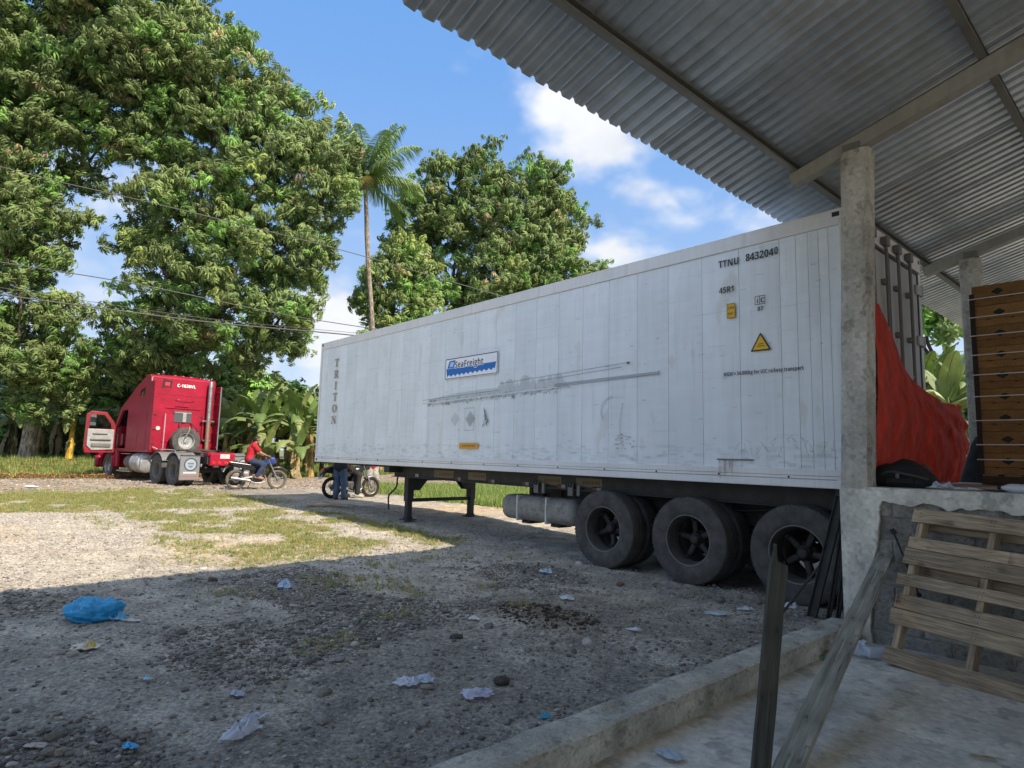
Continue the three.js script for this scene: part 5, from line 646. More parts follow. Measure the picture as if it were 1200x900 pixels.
  // frame
  for (const s of [-1, 1]) obj('frame_rail', [rb(8.1, 0.26, 0.04, 0.008, 3.2, 0.90, s * 0.43), bx(8.1, 0.02, 0.09, 3.2, 1.03, s * 0.41), bx(8.1, 0.02, 0.09, 3.2, 0.77, s * 0.41)], S, t);
  obj('frame_crossmember', [0.66, 2.0, 3.4].map((x) => bx(0.1, 0.22, 0.84, x, 0.9, 0)), S, t);
  const tail = obj('tail_crossmember', [rb(0.16, 0.42, 0.86, 0.03, -0.92, 0.92, 0.02), rb(0.4, 0.12, 0.9, 0.02, -0.7, 1.1, 0)], Rd, t); obj('tail_lamp', [-0.3, -0.1, 0.12, 0.3].map((z) => cyl(V(-1.0, 0.82, z), V(-1.015, 0.82, z), 0.055, 0.055, 16)), mat('lamp lens', [0.5, 0.03, 0.03], { roughness: 0.15 }), tail); obj('number_plate', rb(0.015, 0.15, 0.34, 0.005, -1.01, 1.03, 0.08), M.white, tail);
  obj('deck_plate', [rb(0.75, 0.03, 0.9, 0.005, 2.0, 1.08, 0), rb(0.5, 0.03, 0.7, 0.005, -0.4, 1.07, 0)], M.alu, t);
  { const f = new THREE.Shape(); f.absarc(0, 0, 0.48, 0.35, 2 * PI - 0.35); f.lineTo(-0.05, -0.04); f.lineTo(-0.05, 0.04); obj('fifth_wheel', [new THREE.ExtrudeGeometry(f, { depth: 0.05, bevelEnabled: true, bevelSize: 0.01, bevelThickness: 0.01, bevelSegments: 1 }).rotateX(-PI / 2).rotateY(PI).rotateZ(0.1).translate(0.66, 1.17, 0), rb(0.6, 0.12, 0.9, 0.02, 0.66, 1.1, 0)], mat('greasy steel', [0.14, 0.13, 0.12], { roughness: 0.4, metalness: 0.5, map: rep(T.grain, 0.5) }), t); }
  // wheels and quarter fenders
  for (const x of [0, 1.32]) { obj('drive_axle', cyl(V(x, 0.52, -0.85), V(x, 0.52, 0.85), 0.09, 0.09, 12), S, t); for (const s of [-1, 1]) { wheel(t, x, 0.512, s * 1.08, s, { inner: 0.335, rim: M.rim, disc: M.rim, dish: -0.07, turn: x }); const a = []; for (let k = 0; k < 10; k++) { const q = PI * (0.22 + k * 0.064); a.push(rb(0.145, 0.018, 0.62, 0.006).rotateZ(q - PI / 2).translate(x + 0.60 * Math.cos(q), 0.53 + 0.60 * Math.sin(q), s * 0.92)); } obj('rear_fender', a, M.grey, t); } }
  for (const s of [-1, 1]) wheel(t, 6.0, 0.512, s * 1.04, s, { rim: M.chrome, lip: M.chrome, disc: M.chrome, dish: 0.04 });
  obj('front_axle', cyl(V(6.0, 0.5, -0.9), V(6.0, 0.5, 0.9), 0.06, 0.06, 10), S, t);
  // spare wheel behind the cab, mud flaps, exhaust, hoses
  const sp = wheel(t, 2.02, 1.55, 0.02, 1, { disc: M.greyLt, dish: 0.03, rim: M.greyLt, lip: M.greyLt }); sp.rotation.set(0, -PI / 2, 0); sp.userData.label = 'dusty spare wheel with a pale grey rim'; sp.name = 'spare_wheel';
  obj('spare_carrier', [tube([V(1.9, 2.1, 0.1), V(1.84, 1.9, 0.05), V(1.86, 1.7, -0.05)], 0.02, 16, 6), rb(0.3, 0.14, 0.6, 0.02, 1.95, 1.02, 0.1), rb(0.14, 0.16, 0.3, 0.03, 1.72, 1.16, 0.3)], mat('rusty bracket', [0.28, 0.25, 0.17], { map: rep(T.grime, 0.4) }), t);
  for (const s of [-1, 1]) { const f = sub('mud_flap', t); obj('flap', [rb(0.015, 0.80, 0.66, 0.005, -0.66, 0.62, s * 0.93)], M.grey, f); const [g, m] = print(0.62, 0.76, 300, (x, w, h) => { x.fillStyle = '#74787c'; x.fillRect(0, 0, w, h); x.fillStyle = '#2b4763'; x.beginPath(); x.arc(w * 0.54, h * 0.34, w * 0.36, 0, 7); x.fill(); x.fillStyle = '#969ca1'; x.beginPath(); x.arc(w * 0.54, h * 0.34, w * 0.29, 0, 7); x.fill(); x.fillStyle = '#557189'; x.beginPath(); x.moveTo(w * 0.36, h * 0.26); x.lineTo(w * 0.72, h * 0.26); x.lineTo(w * 0.68, h * 0.42); x.lineTo(w * 0.54, h * 0.5); x.lineTo(w * 0.40, h * 0.42); x.fill(); x.strokeStyle = '#e9edf0'; x.lineWidth = 5; x.beginPath(); x.moveTo(w * 0.38, h * 0.36); x.lineTo(w * 0.7, h * 0.36); x.stroke(); x.fillStyle = '#b5b5b4'; x.fillRect(w * 0.16, h * 0.66, w * 0.7, h * 0.08); x.fillStyle = '#7c6a60'; for (let k = 0; k < 8; k++) x.fillRect(w * (0.08 + k * 0.11), h * 0.88, w * 0.05, h * 0.08); x.fillStyle = '#a33'; x.fillRect(0, h * 0.84, w, h * 0.025); }); const q = new THREE.Mesh(g, m); q.name = 'emblem'; q.rotation.y = -PI / 2; q.position.set(-0.672, 0.62, s * 0.93); f.add(q); obj('flap_bracket', rb(0.05, 0.06, 0.78, 0.01, -0.64, 1.03, s * 0.86), S, f); }
  const ex = sub('exhaust_stack', t); obj('stack', [cyl(V(2.2, 2.35, 0.92), V(2.2, 3.72, 0.92), 0.085, 0.085, 18), lathe([[0.085, 0], [0.075, 0.1], [0.06, 0.18]], 18).translate(2.2, 3.72, 0.92)], M.chrome, ex); obj('lower_pipe', [cyl(V(2.2, 1.05, 0.92), V(2.2, 2.35, 0.92), 0.08, 0.085, 16)], mat('heat stained pipe', [0.42, 0.30, 0.22], { metalness: 0.5, roughness: 0.45, map: rep(T.grain, 0.4) }), ex); obj('clamp', [rb(0.1, 0.05, 0.5, 0.01, 2.24, 2.35, 0.92), rb(0.1, 0.05, 0.3, 0.01, 2.28, 1.6, 0.92)], M.grey, ex);
  obj('air_hose', [tube([V(2.34, 2.25, -0.1), V(2.2, 1.9, -0.15), V(2.15, 1.5, -0.4), V(1.8, 1.18, -0.2), V(1.2, 1.12, -0.1)], 0.018, 40, 6), tube([V(2.34, 2.25, 0.3), V(2.15, 2.05, 0.45), V(2.2, 1.75, 0.55), V(2.0, 1.4, 0.5)], 0.018, 30, 6), tube([V(2.3, 1.25, -0.9), V(1.9, 1.12, -0.7), V(1.6, 1.2, -0.3), V(1.0, 1.16, -0.2)], 0.022, 30, 6), tube([V(1.4, 1.1, 0.5), V(0.8, 1.24, 0.6), V(0.0, 1.16, 0.5), V(-0.6, 1.14, 0.4)], 0.02, 30, 6)], M.black, t);
  obj('pale_cable', [tube([V(2.3, 1.3, -1.0), V(2.0, 1.1, -0.6), V(1.6, 1.16, -0.2), V(1.3, 1.1, 0.0)], 0.02, 30, 6), tube([V(2.3, 1.22, -0.7), V(1.9, 1.2, -0.4), V(1.5, 1.12, -0.5)], 0.018, 24, 6)], M.greyLt, t);
}
// ---------------------------------------------------------------- people: one continuous skin, clothes as children
const onGround = (u, v) => { const d = ray(u, v); let y = 0.1, p; for (let i = 0; i < 60; i++) { const t = (y - camera.position.y) / d.y; p = camera.position.clone().addScaledVector(d, t); y = 0.5 * y + 0.5 * ground(p.x, p.z); } p.y = ground(p.x, p.z); return p; };
const capsule = (px, py, pz, b) => { const [A, B, ra, rb] = b, dx = B.x - A.x, dy = B.y - A.y, dz = B.z - A.z, t = clamp(((px - A.x) * dx + (py - A.y) * dy + (pz - A.z) * dz) / (dx * dx + dy * dy + dz * dz + 1e-9)); return Math.hypot(px - A.x - dx * t, py - A.y - dy * t, pz - A.z - dz * t) - lerp(ra, rb, t); };
const smin = (a, b, k) => { const h = clamp(0.5 + 0.5 * (b - a) / k); return lerp(b, a, h) - k * h * (1 - h); };
function blend(bones, k = 0.035, grow = 0) { return (x, y, z) => { let d = 1e3; for (const b of bones) d = smin(d, capsule(x, y, z, b) - grow, k); return d; }; }
function bounds(bones, pad) { const lo = V(1e3, 1e3, 1e3), hi = V(-1e3, -1e3, -1e3); for (const [A, B, a, b] of bones) for (const [q, r] of [[A, a], [B, b]]) { lo.min(V(q.x - r, q.y - r, q.z - r)); hi.max(V(q.x + r, q.y + r, q.z + r)); } return [lo.subScalar(pad), hi.addScalar(pad)]; }
function hand(w, dir, pn, side) { // palm at wrist w, fingers along dir, palm facing pn; side picks the thumb side
  const a = dir.clone().normalize(), n = pn.clone().addScaledVector(a, -pn.dot(a)).normalize(), s = V().crossVectors(a, n).multiplyScalar(side), q = (x, y, z) => w.clone().addScaledVector(a, x).addScaledVector(s, y).addScaledVector(n, z), B = [];
  for (const y of [-0.024, -0.008, 0.008, 0.024]) B.push([q(0.005, y * 0.7, 0), q(0.08, y, 0), 0.013, 0.012]);
  [[0.03, 0.066], [0.010, 0.076], [-0.010, 0.070], [-0.029, 0.055]].forEach(([y, L]) => B.push([q(0.08, y, 0), q(0.08 + L * 0.5, y * 1.1, 0.010), 0.0095, 0.009], [q(0.08 + L * 0.5, y * 1.1, 0.010), q(0.08 + L * 0.62, y * 1.1, 0.034), 0.009, 0.0085], [q(0.08 + L * 0.62, y * 1.1, 0.034), q(0.08 + L * 0.45, y * 1.1, 0.055), 0.0085, 0.008]));
  B.push([q(0.025, 0.024, 0.003), q(0.058, 0.052, 0.016), 0.013, 0.011], [q(0.058, 0.052, 0.016), q(0.088, 0.050, 0.034), 0.010, 0.009]); return B;
}
function person(label, pos, ry, J, o) {
  const t = thing('person', label, 'person', pos, ry), mid = (a, b, k = 0.5) => a.clone().lerp(b, k), sp = J.chest.clone().sub(J.hip);
  const side = (p, z) => p.clone().add(V(0, 0, z));
  const torso = [[side(J.hip, -0.075), side(J.hip, 0.075), 0.115, 0.115], [side(J.hip, -0.04), side(J.chest, -0.07), 0.108, 0.118], [side(J.hip, 0.04), side(J.chest, 0.07), 0.108, 0.118], [J.shL, J.shR, 0.062, 0.062], [J.chest, J.neck, 0.12, 0.062]];
  const arm = [[J.shL, J.elL, 0.056, 0.042], [J.shR, J.elR, 0.056, 0.042]], fore = [[J.elL, J.haL, 0.041, 0.027], [J.elR, J.haR, 0.041, 0.027]];
  const thigh = [[J.hpL, J.knL, 0.092, 0.060], [J.hpR, J.knR, 0.092, 0.060]], shank = [[J.knL, J.anL, 0.058, 0.036], [J.knR, J.anR, 0.058, 0.036]], foot = [[J.anL, J.toL, 0.042, 0.030], [J.anR, J.toR, 0.042, 0.030]];
  const neck = [[J.neck, J.head.clone().add(V(-0.01, -0.06, 0)), 0.055, 0.052]], bones = [...torso, ...arm, ...fore, ...thigh, ...shank, ...foot, ...neck];
  const [lo, hi] = bounds(bones, 0.05), skin = mat('skin', o.skin ?? [0.26, 0.145, 0.09], { roughness: 0.6 });
  const gs = [net(lo, hi, 0.017, blend(bones, 0.03))];
  // head with brow, nose, jaw and ears
  const H = J.head, f = (o.look ?? V(1, 0, 0)).clone().normalize(), r = V().crossVectors(f, V(0, 1, 0)).normalize(), hp = (x, y, z) => H.clone().addScaledVector(f, x).add(V(0, y, 0)).addScaledVector(r, z);
  const hb = [[hp(-0.015, 0.03, 0), hp(0.02, 0.03, 0), 0.088, 0.082], [hp(0.015, -0.02, 0), hp(0.035, -0.075, 0), 0.066, 0.043], [hp(0.09, 0.01, 0), hp(0.108, -0.022, 0), 0.011, 0.015], [hp(0.075, 0.03, -0.03), hp(0.075, 0.03, 0.03), 0.018, 0.018], [hp(0, 0.0, -0.08), hp(-0.01, 0.02, -0.085), 0.016, 0.018], [hp(0, 0.0, 0.08), hp(-0.01, 0.02, 0.085), 0.016, 0.018], [hp(0.07, -0.055, -0.018), hp(0.07, -0.055, 0.018), 0.014, 0.014]];
  { const [a, b] = bounds(hb, 0.02); gs.push(net(a, b, 0.007, blend(hb, 0.02))); }
  for (const [w, e, s] of [[J.haL, J.elL, 1], [J.haR, J.elR, -1]]) { const hbn = hand(w, o.grip ?? w.clone().sub(e), o.palm ?? V(0, -1, 0), s); const [a, b] = bounds(hbn, 0.012); gs.push(net(a, b, 0.0045, blend(hbn, 0.008))); }
  obj('body', gs, skin, t);
  obj('eyes', [-1, 1].flatMap((s) => [new THREE.SphereGeometry(0.012, 10, 8).translate(...hp(0.083, 0.012, s * 0.032).toArray())]), mat('eye', [0.05, 0.03, 0.02], { roughness: 0.2 }), t);
  const hairF = (x, y, z) => { let d = 1e3; for (const b of hb.slice(0, 1)) d = Math.min(d, capsule(x, y, z, b) - 0.013); const q = V(x, y, z).sub(H), fx = q.dot(f); return Math.max(d, 0.045 + fx * 0.75 - q.y - 0.035); };
  { const [a, b] = bounds(hb.slice(0, 2), 0.03); obj('hair', net(a, b, 0.009, hairF), mat('black hair', [0.012, 0.010, 0.009], { roughness: 0.6 }), t); }
  const cloth = (name, bn, c, g = 0.016, k = 0.04) => { const [a, b] = bounds(bn, 0.06), w = (x, y, z) => (fbm3(x * 11, y * 14, z * 11, 3, 4) - 0.5) * 0.022, fn = blend(bn, k, g); return obj(name, net(a, b, 0.016, (x, y, z) => fn(x, y, z) + w(x, y, z)), mat(name + ' cloth', c, { map: rep(T.cloth, 0.4), roughness: 0.9 }), t); };
  const sl = o.sleeve ?? 0.62;
  cloth('shirt', [...torso.slice(0, 5), [J.shL, mid(J.shL, J.elL, sl), 0.066, 0.062], [J.shR, mid(J.shR, J.elR, sl), 0.066, 0.062]], o.shirt, 0.016);
  const le = o.shorts ? [[J.hpL, mid(J.hpL, J.knL, 0.92), 0.105, 0.095], [J.hpR, mid(J.hpR, J.knR, 0.92), 0.105, 0.095]] : [[J.hpL, J.knL, 0.098, 0.072], [J.hpR, J.knR, 0.098, 0.072], [J.knL, mid(J.knL, J.anL, 0.95), 0.070, 0.062], [J.knR, mid(J.knR, J.anR, 0.95), 0.070, 0.062]];
  cloth(o.shorts ? 'shorts' : 'trousers', [[side(J.hip, -0.075), side(J.hip, 0.075), 0.105, 0.105], ...le], o.pants, 0.012);
  for (const q of ['L', 'R']) { const a = J['an' + q], b = J['to' + q]; const sb = [[a.clone().add(V(0, -0.015, 0)), b, 0.047, 0.036], [a.clone().add(V(0, -0.03, 0)).addScaledVector(b.clone().sub(a).setY(0).normalize(), -0.05), b, 0.036, 0.034]]; const [lo2, hi2] = bounds(sb, 0.03); obj('shoe', net(lo2, hi2, 0.011, blend(sb, 0.02, 0.004)), mat('shoe', o.shoe ?? [0.05, 0.045, 0.04], { roughness: 0.7 }), t); }
  return t;
}
const standing = (bend = 0) => ({ hip: V(0, 0.90, 0), chest: V(0.02 + bend, 1.22, 0), neck: V(0.03 + bend * 1.4, 1.42, 0), head: V(0.06 + bend * 1.8, 1.56, 0), shL: V(0.02 + bend * 1.3, 1.36, -0.175), shR: V(0.02 + bend * 1.3, 1.36, 0.175), elL: V(0.0 + bend, 1.09, -0.25), elR: V(0.02 + bend, 1.09, 0.25), haL: V(0.10 + bend, 0.87, -0.25), haR: V(0.12 + bend, 0.88, 0.24), hpL: V(0, 0.86, -0.09), hpR: V(0, 0.86, 0.09), knL: V(0.05, 0.47, -0.10), knR: V(0.03, 0.47, 0.12), anL: V(0.0, 0.08, -0.11), anR: V(-0.03, 0.08, 0.15), toL: V(0.15, 0.035, -0.14), toR: V(0.12, 0.035, 0.18) });
// ---------------------------------------------------------------- motorcycles: rear axle over x = 0, heading +x
function motorbike(name, label, pos, ry, k) {
  const t = thing(name, label, 'motorcycle', pos, ry), B = M.black, wb = 1.28, r = k.r ?? 0.30;
  for (const x of [0, wb]) { const w = sub('wheel', t); w.position.set(x, r, 0); obj('tyre', new THREE.TorusGeometry(r - 0.045, 0.047, 12, 40), mat('dusty tyre', k.tyre, { map: rep(T.rubber, 0.3), roughness: 0.95 }), w); obj('rim', new THREE.TorusGeometry(r - 0.09, 0.014, 8, 36), M.chrome, w); obj('hub', cyl(V(0, 0, -0.06), V(0, 0, 0.06), 0.05, 0.05, 16), M.grey, w); const s = []; for (let q = 0; q < 14; q++) { const a = q / 14 * 2 * PI; s.push(cyl(V(0.045 * Math.cos(a + 0.5), 0.045 * Math.sin(a + 0.5), q % 2 ? 0.04 : -0.04), V((r - 0.09) * Math.cos(a), (r - 0.09) * Math.sin(a), 0), 0.005, 0.005, 5)); } obj('spokes', s, M.chrome, w); obj('brake_disc', [lathe([[0.05, 0], [0.10, 0], [0.10, 0.006], [0.05, 0.006]], 24).rotateX(PI / 2).translate(0, 0, 0.07)], M.chrome, w); }
  for (const s of [-1, 1]) { obj('fork_leg', [cyl(V(wb, r, s * 0.085), V(wb - 0.18, r + 0.34, s * 0.085), 0.027, 0.025, 10), cyl(V(wb - 0.18, r + 0.34, s * 0.085), V(wb - 0.33, r + 0.66, s * 0.085), 0.02, 0.02, 10)], M.chrome, t); obj('swingarm', beam(V(0, r, s * 0.1), V(0.48, r + 0.10, s * 0.1), 0.03, 0.055), k.arm, t); obj('shock_absorber', [cyl(V(0.1, r + 0.05, s * 0.12), V(0.24, r + 0.42, s * 0.12), 0.028, 0.028, 10)], B, t); obj('footpeg', cyl(V(0.62, r + 0.02, s * 0.12), V(0.62, r + 0.02, s * 0.24), 0.015, 0.015, 8), B, t); }
  obj('frame', [tube([V(wb - 0.34, r + 0.62, 0), V(0.75, r + 0.42, 0), V(0.45, r + 0.40, 0), V(0.1, r + 0.48, 0)], 0.024, 30, 8), tube([V(wb - 0.32, r + 0.55, 0), V(0.9, r + 0.12, 0), V(0.75, r - 0.06, 0), V(0.45, r - 0.03, 0), V(0.42, r + 0.36, 0)], 0.022, 36, 8)], B, t);
  obj('engine', [rb(0.34, 0.24, 0.24, 0.05, 0.62, r + 0.06, 0), rb(0.16, 0.24, 0.16, 0.03, 0.76, r + 0.22, 0, 0, 0, -0.35), ...[0, 1, 2, 3, 4].map((q) => rb(0.2, 0.012, 0.2, 0.004, 0.755 + q * 0.012, r + 0.15 + q * 0.034, 0, 0, 0, -0.35)), cyl(V(0.6, r + 0.04, -0.15), V(0.6, r + 0.04, 0.15), 0.09, 0.09, 18)], mat('engine', [0.07, 0.07, 0.07], { roughness: 0.5 }), t);
  const tank = new THREE.SphereGeometry(1, 28, 18), tp = tank.attributes.position; for (let i = 0; i < tp.count; i++) { const x = tp.getX(i), y = tp.getY(i), z = tp.getZ(i); tp.setXYZ(i, 0.76 + x * 0.25, r + 0.50 + (y > 0 ? y * 0.13 : y * 0.09) + x * 0.05, z * (0.14 + 0.03 * x)); } tank.computeVertexNormals(); obj('fuel_tank', tank, k.tank, t);
  obj('seat', [rb(0.62, 0.09, 0.24, 0.04, 0.26, r + 0.52, 0, 0, 0, 0.06), rb(0.26, 0.05, 0.2, 0.02, -0.12, r + 0.56, 0, 0, 0, 0.25)], mat('seat vinyl', [0.03, 0.03, 0.033], { roughness: 0.9, metalness: 0 }), t);
  for (const s of [-1, 1]) obj('side_panel', prism([[0.02, 0.42], [0.36, 0.30], [0.52, 0.34], [0.50, 0.46], [-0.22, 0.56], [-0.26, 0.52]].map(([x, y]) => [x, y + r]), 0.03, 0.01).translate(0, 0, s * 0.115 - 0.015), k.panel, t);
  obj('rear_fender', tube([V(0.1, r + 0.42, 0), V(-0.2, r + 0.46, 0), V(-0.38, r + 0.30, 0)], 0.05, 16, 8).scale(1, 1, 1.6), B, t); obj('tail_lamp', rb(0.05, 0.08, 0.14, 0.02, -0.30, r + 0.50, 0), mat('tail lens', [0.5, 0.02, 0.02], { roughness: 0.2 }), t); obj('number_plate', rb(0.012, 0.13, 0.2, 0.004, -0.38, r + 0.30, 0, 0, 0, -0.3), M.white, t);
  obj('front_fender', [tube(k.high ? [V(wb + 0.30, r + 0.28, 0), V(wb + 0.05, r + 0.40, 0), V(wb - 0.22, r + 0.36, 0)] : [V(wb + 0.27, r + 0.16, 0), V(wb + 0.06, r + 0.315, 0), V(wb - 0.2, r + 0.26, 0)], 0.04, 16, 8).scale(1, 1, 1.8)], k.fender, t);
  obj('exhaust', [tube([V(0.85, r + 0.15, 0.12), V(0.9, r - 0.03, 0.14), V(0.6, r - 0.10, 0.15), V(0.36, r - 0.02, 0.16)], 0.02, 24, 8), cyl(V(0.40, r - 0.03, 0.165), V(-0.18, r + 0.06, 0.17), 0.045, 0.05, 16)], M.chrome, t);
  obj('handlebar', [tube([V(wb - 0.42, r + 0.74, -0.36), V(wb - 0.36, r + 0.76, -0.22), V(wb - 0.33, r + 0.70, 0), V(wb - 0.36, r + 0.76, 0.22), V(wb - 0.42, r + 0.74, 0.36)], 0.012, 30, 8), cyl(V(wb - 0.41, r + 0.74, 0.25), V(wb - 0.43, r + 0.74, 0.38), 0.018, 0.018, 10), cyl(V(wb - 0.41, r + 0.74, -0.25), V(wb - 0.43, r + 0.74, -0.38), 0.018, 0.018, 10)], B, t);
  obj('mirror', [-1, 1].flatMap((s) => [cyl(V(wb - 0.38, r + 0.76, s * 0.24), V(wb - 0.36, r + 0.92, s * 0.3), 0.006, 0.006, 6), rb(0.02, 0.07, 0.11, 0.009, wb - 0.36, r + 0.95, s * 0.32)]), B, t);
  obj('headlamp_cowl', [roughen(rb(0.2, 0.24, 0.24, 0.07, wb - 0.20, r + 0.62, 0, 0, 0, 0.2), 0.01, 5, 2)], k.cowl, t); obj('headlamp', lathe([[0, 0.03], [0.05, 0.024], [0.08, 0]], 20).rotateZ(-PI / 2).translate(wb - 0.09, r + 0.60, 0), M.chrome, t);
  obj('side_stand', cyl(V(0.5, r - 0.05, -0.12), V(0.42, 0.02, -0.28), 0.012, 0.012, 8), B, t);
  return t;
}
{
  const blue = mat('blue bike paint', [0.02, 0.045, 0.21], { P: 1, roughness: 0.35, clearcoat: 0.6, clearcoatRoughness: 0.2 }), blk = mat('black bike paint', [0.015, 0.015, 0.018], { P: 1, roughness: 0.35, clearcoat: 0.6, clearcoatRoughness: 0.2 }), wp = mat('white arm', [0.45, 0.45, 0.43], { roughness: 0.5 });
  const b0 = onGround(275.5, 573.5), dir = at(317.5, 573, 20.6).sub(at(275.5, 573, 20.0)).setY(0).normalize(), ry = Math.atan2(-dir.z, dir.x);
  motorbike('motorcycle', 'blue trail motorcycle with dusty tyres carrying a rider in red past the truck', [b0.x, b0.y, b0.z], ry, { tyre: [0.33, 0.29, 0.24], arm: wp, tank: blue, panel: blk, fender: blk, cowl: blue, high: true, r: 0.315 });
  person('person in a red shirt and blue jeans riding the blue motorcycle', [b0.x, b0.y, b0.z], ry, { hip: V(0.36, 0.97, 0), chest: V(0.42, 1.29, 0), neck: V(0.50, 1.47, 0), head: V(0.56, 1.61, 0), shL: V(0.46, 1.41, -0.18), shR: V(0.46, 1.41, 0.18), elL: V(0.66, 1.18, -0.27), elR: V(0.66, 1.18, 0.27), haL: V(0.84, 1.10, -0.31), haR: V(0.84, 1.10, 0.31), hpL: V(0.40, 0.93, -0.11), hpR: V(0.40, 0.93, 0.11), knL: V(0.80, 0.80, -0.2), knR: V(0.80, 0.80, 0.2), anL: V(0.60, 0.43, -0.2), anR: V(0.60, 0.43, 0.2), toL: V(0.77, 0.36, -0.21), toR: V(0.77, 0.36, 0.21) }, { shirt: [0.62, 0.02, 0.04], pants: [0.035, 0.06, 0.13], shoe: [0.32, 0.17, 0.12], grip: V(1, -0.1, 0), palm: V(-0.2, -1, 0) });
  const c0 = onGround(388, 584), d2 = at(429, 580, 18.9).sub(at(388, 580, 18.1)).setY(0).normalize(), r2 = Math.atan2(-d2.z, d2.x);
  motorbike('motorcycle', 'black motorcycle with chrome forks parked below the front end of the container', [c0.x, c0.y, c0.z], r2, { tyre: [0.06, 0.055, 0.05], arm: blk, tank: blk, panel: blk, fender: M.chrome, cowl: blk, r: 0.305 });
  person('person in dark trousers sitting astride the black motorcycle', [c0.x, c0.y, c0.z], r2, { hip: V(0.38, 0.95, 0), chest: V(0.42, 1.27, 0), neck: V(0.48, 1.46, 0), head: V(0.53, 1.60, 0), shL: V(0.44, 1.40, -0.18), shR: V(0.44, 1.40, 0.18), elL: V(0.58, 1.14, -0.25), elR: V(0.58, 1.14, 0.25), haL: V(0.80, 1.06, -0.28), haR: V(0.80, 1.06, 0.28), hpL: V(0.42, 0.92, -0.11), hpR: V(0.42, 0.92, 0.11), knL: V(0.72, 0.66, -0.22), knR: V(0.74, 0.66, 0.22), anL: V(0.60, 0.12, -0.3), anR: V(0.66, 0.12, 0.30), toL: V(0.76, 0.05, -0.32), toR: V(0.82, 0.05, 0.33) }, { shirt: [0.05, 0.05, 0.055], pants: [0.025, 0.025, 0.03], shoe: [0.4, 0.36, 0.3], grip: V(1, -0.1, 0), palm: V(-0.2, -1, 0) });
  const j = onGround(397, 585.5); person('person in blue jeans and a dark top standing beside the black motorcycle', [j.x, j.y, j.z], 2.2, standing(0.03), { shirt: [0.02, 0.02, 0.022], pants: [0.10, 0.16, 0.26], shoe: [0.06, 0.05, 0.045] });
  const p = onGround(435.5, 579); person('person in a pink shirt and pale shorts standing beyond the black motorcycle', [p.x, p.y, p.z], -0.5, standing(0), { shirt: [0.62, 0.06, 0.12], pants: [0.55, 0.52, 0.47], shorts: true, shoe: [0.25, 0.16, 0.11], skin: [0.30, 0.16, 0.095] });
}
// ---------------------------------------------------------------- trees
const leafy = (n, L, w, droop, seed) => { // a whorl of narrow leaves
  const R = rng(seed), P = [], I = [], X = V(), Y = V(0, 1, 0);
  for (let k = 0; k < n; k++) { const a = k / n * 6.283 * 1.6 + R(), up = 0.5 - R() * 1.1, l = L * (0.7 + R() * 0.5), dx = Math.cos(a), dz = Math.sin(a), o = P.length / 3, sx = -dz, sz = dx, tw = (R() - 0.5) * 0.9; const pt = (t, s) => { const hx = l * t * Math.cos(up - droop * t), hy = l * t * Math.sin(up - droop * t); P.push(dx * hx + sx * s * w, hy + s * w * tw + (k / n) * L * 0.35, dz * hx + sz * s * w); }; pt(0, 0); pt(0.35, 1); pt(0.35, -1); pt(0.72, 0.85); pt(0.72, -0.85); pt(1, 0); I.push(o, o + 1, o + 2, o + 1, o + 3, o + 2, o + 2, o + 3, o + 4, o + 3, o + 5, o + 4); }
  const g = new THREE.BufferGeometry(); g.setAttribute('position', new THREE.Float32BufferAttribute(P, 3)); g.setIndex(I); g.computeVertexNormals(); return g; };
const LF = { mango: [leafy(12, 0.25, 0.024, 1.0, 1), leafy(10, 0.28, 0.022, 1.5, 2)], broad: [leafy(9, 0.26, 0.05, 0.8, 5)] };
const leafM = mat('tree leaf', [1, 1, 1], { P: 1, transmission: 0.28, thickness: 0, roughness: 0.78, specularIntensity: 0.8 });
const barkM = mat('bark', [0.24, 0.21, 0.175], { map: rep(T.bark, 0.9), bumpMap: rep(T.barkB, 0.9), bumpScale: 0.02, roughness: 0.95 });
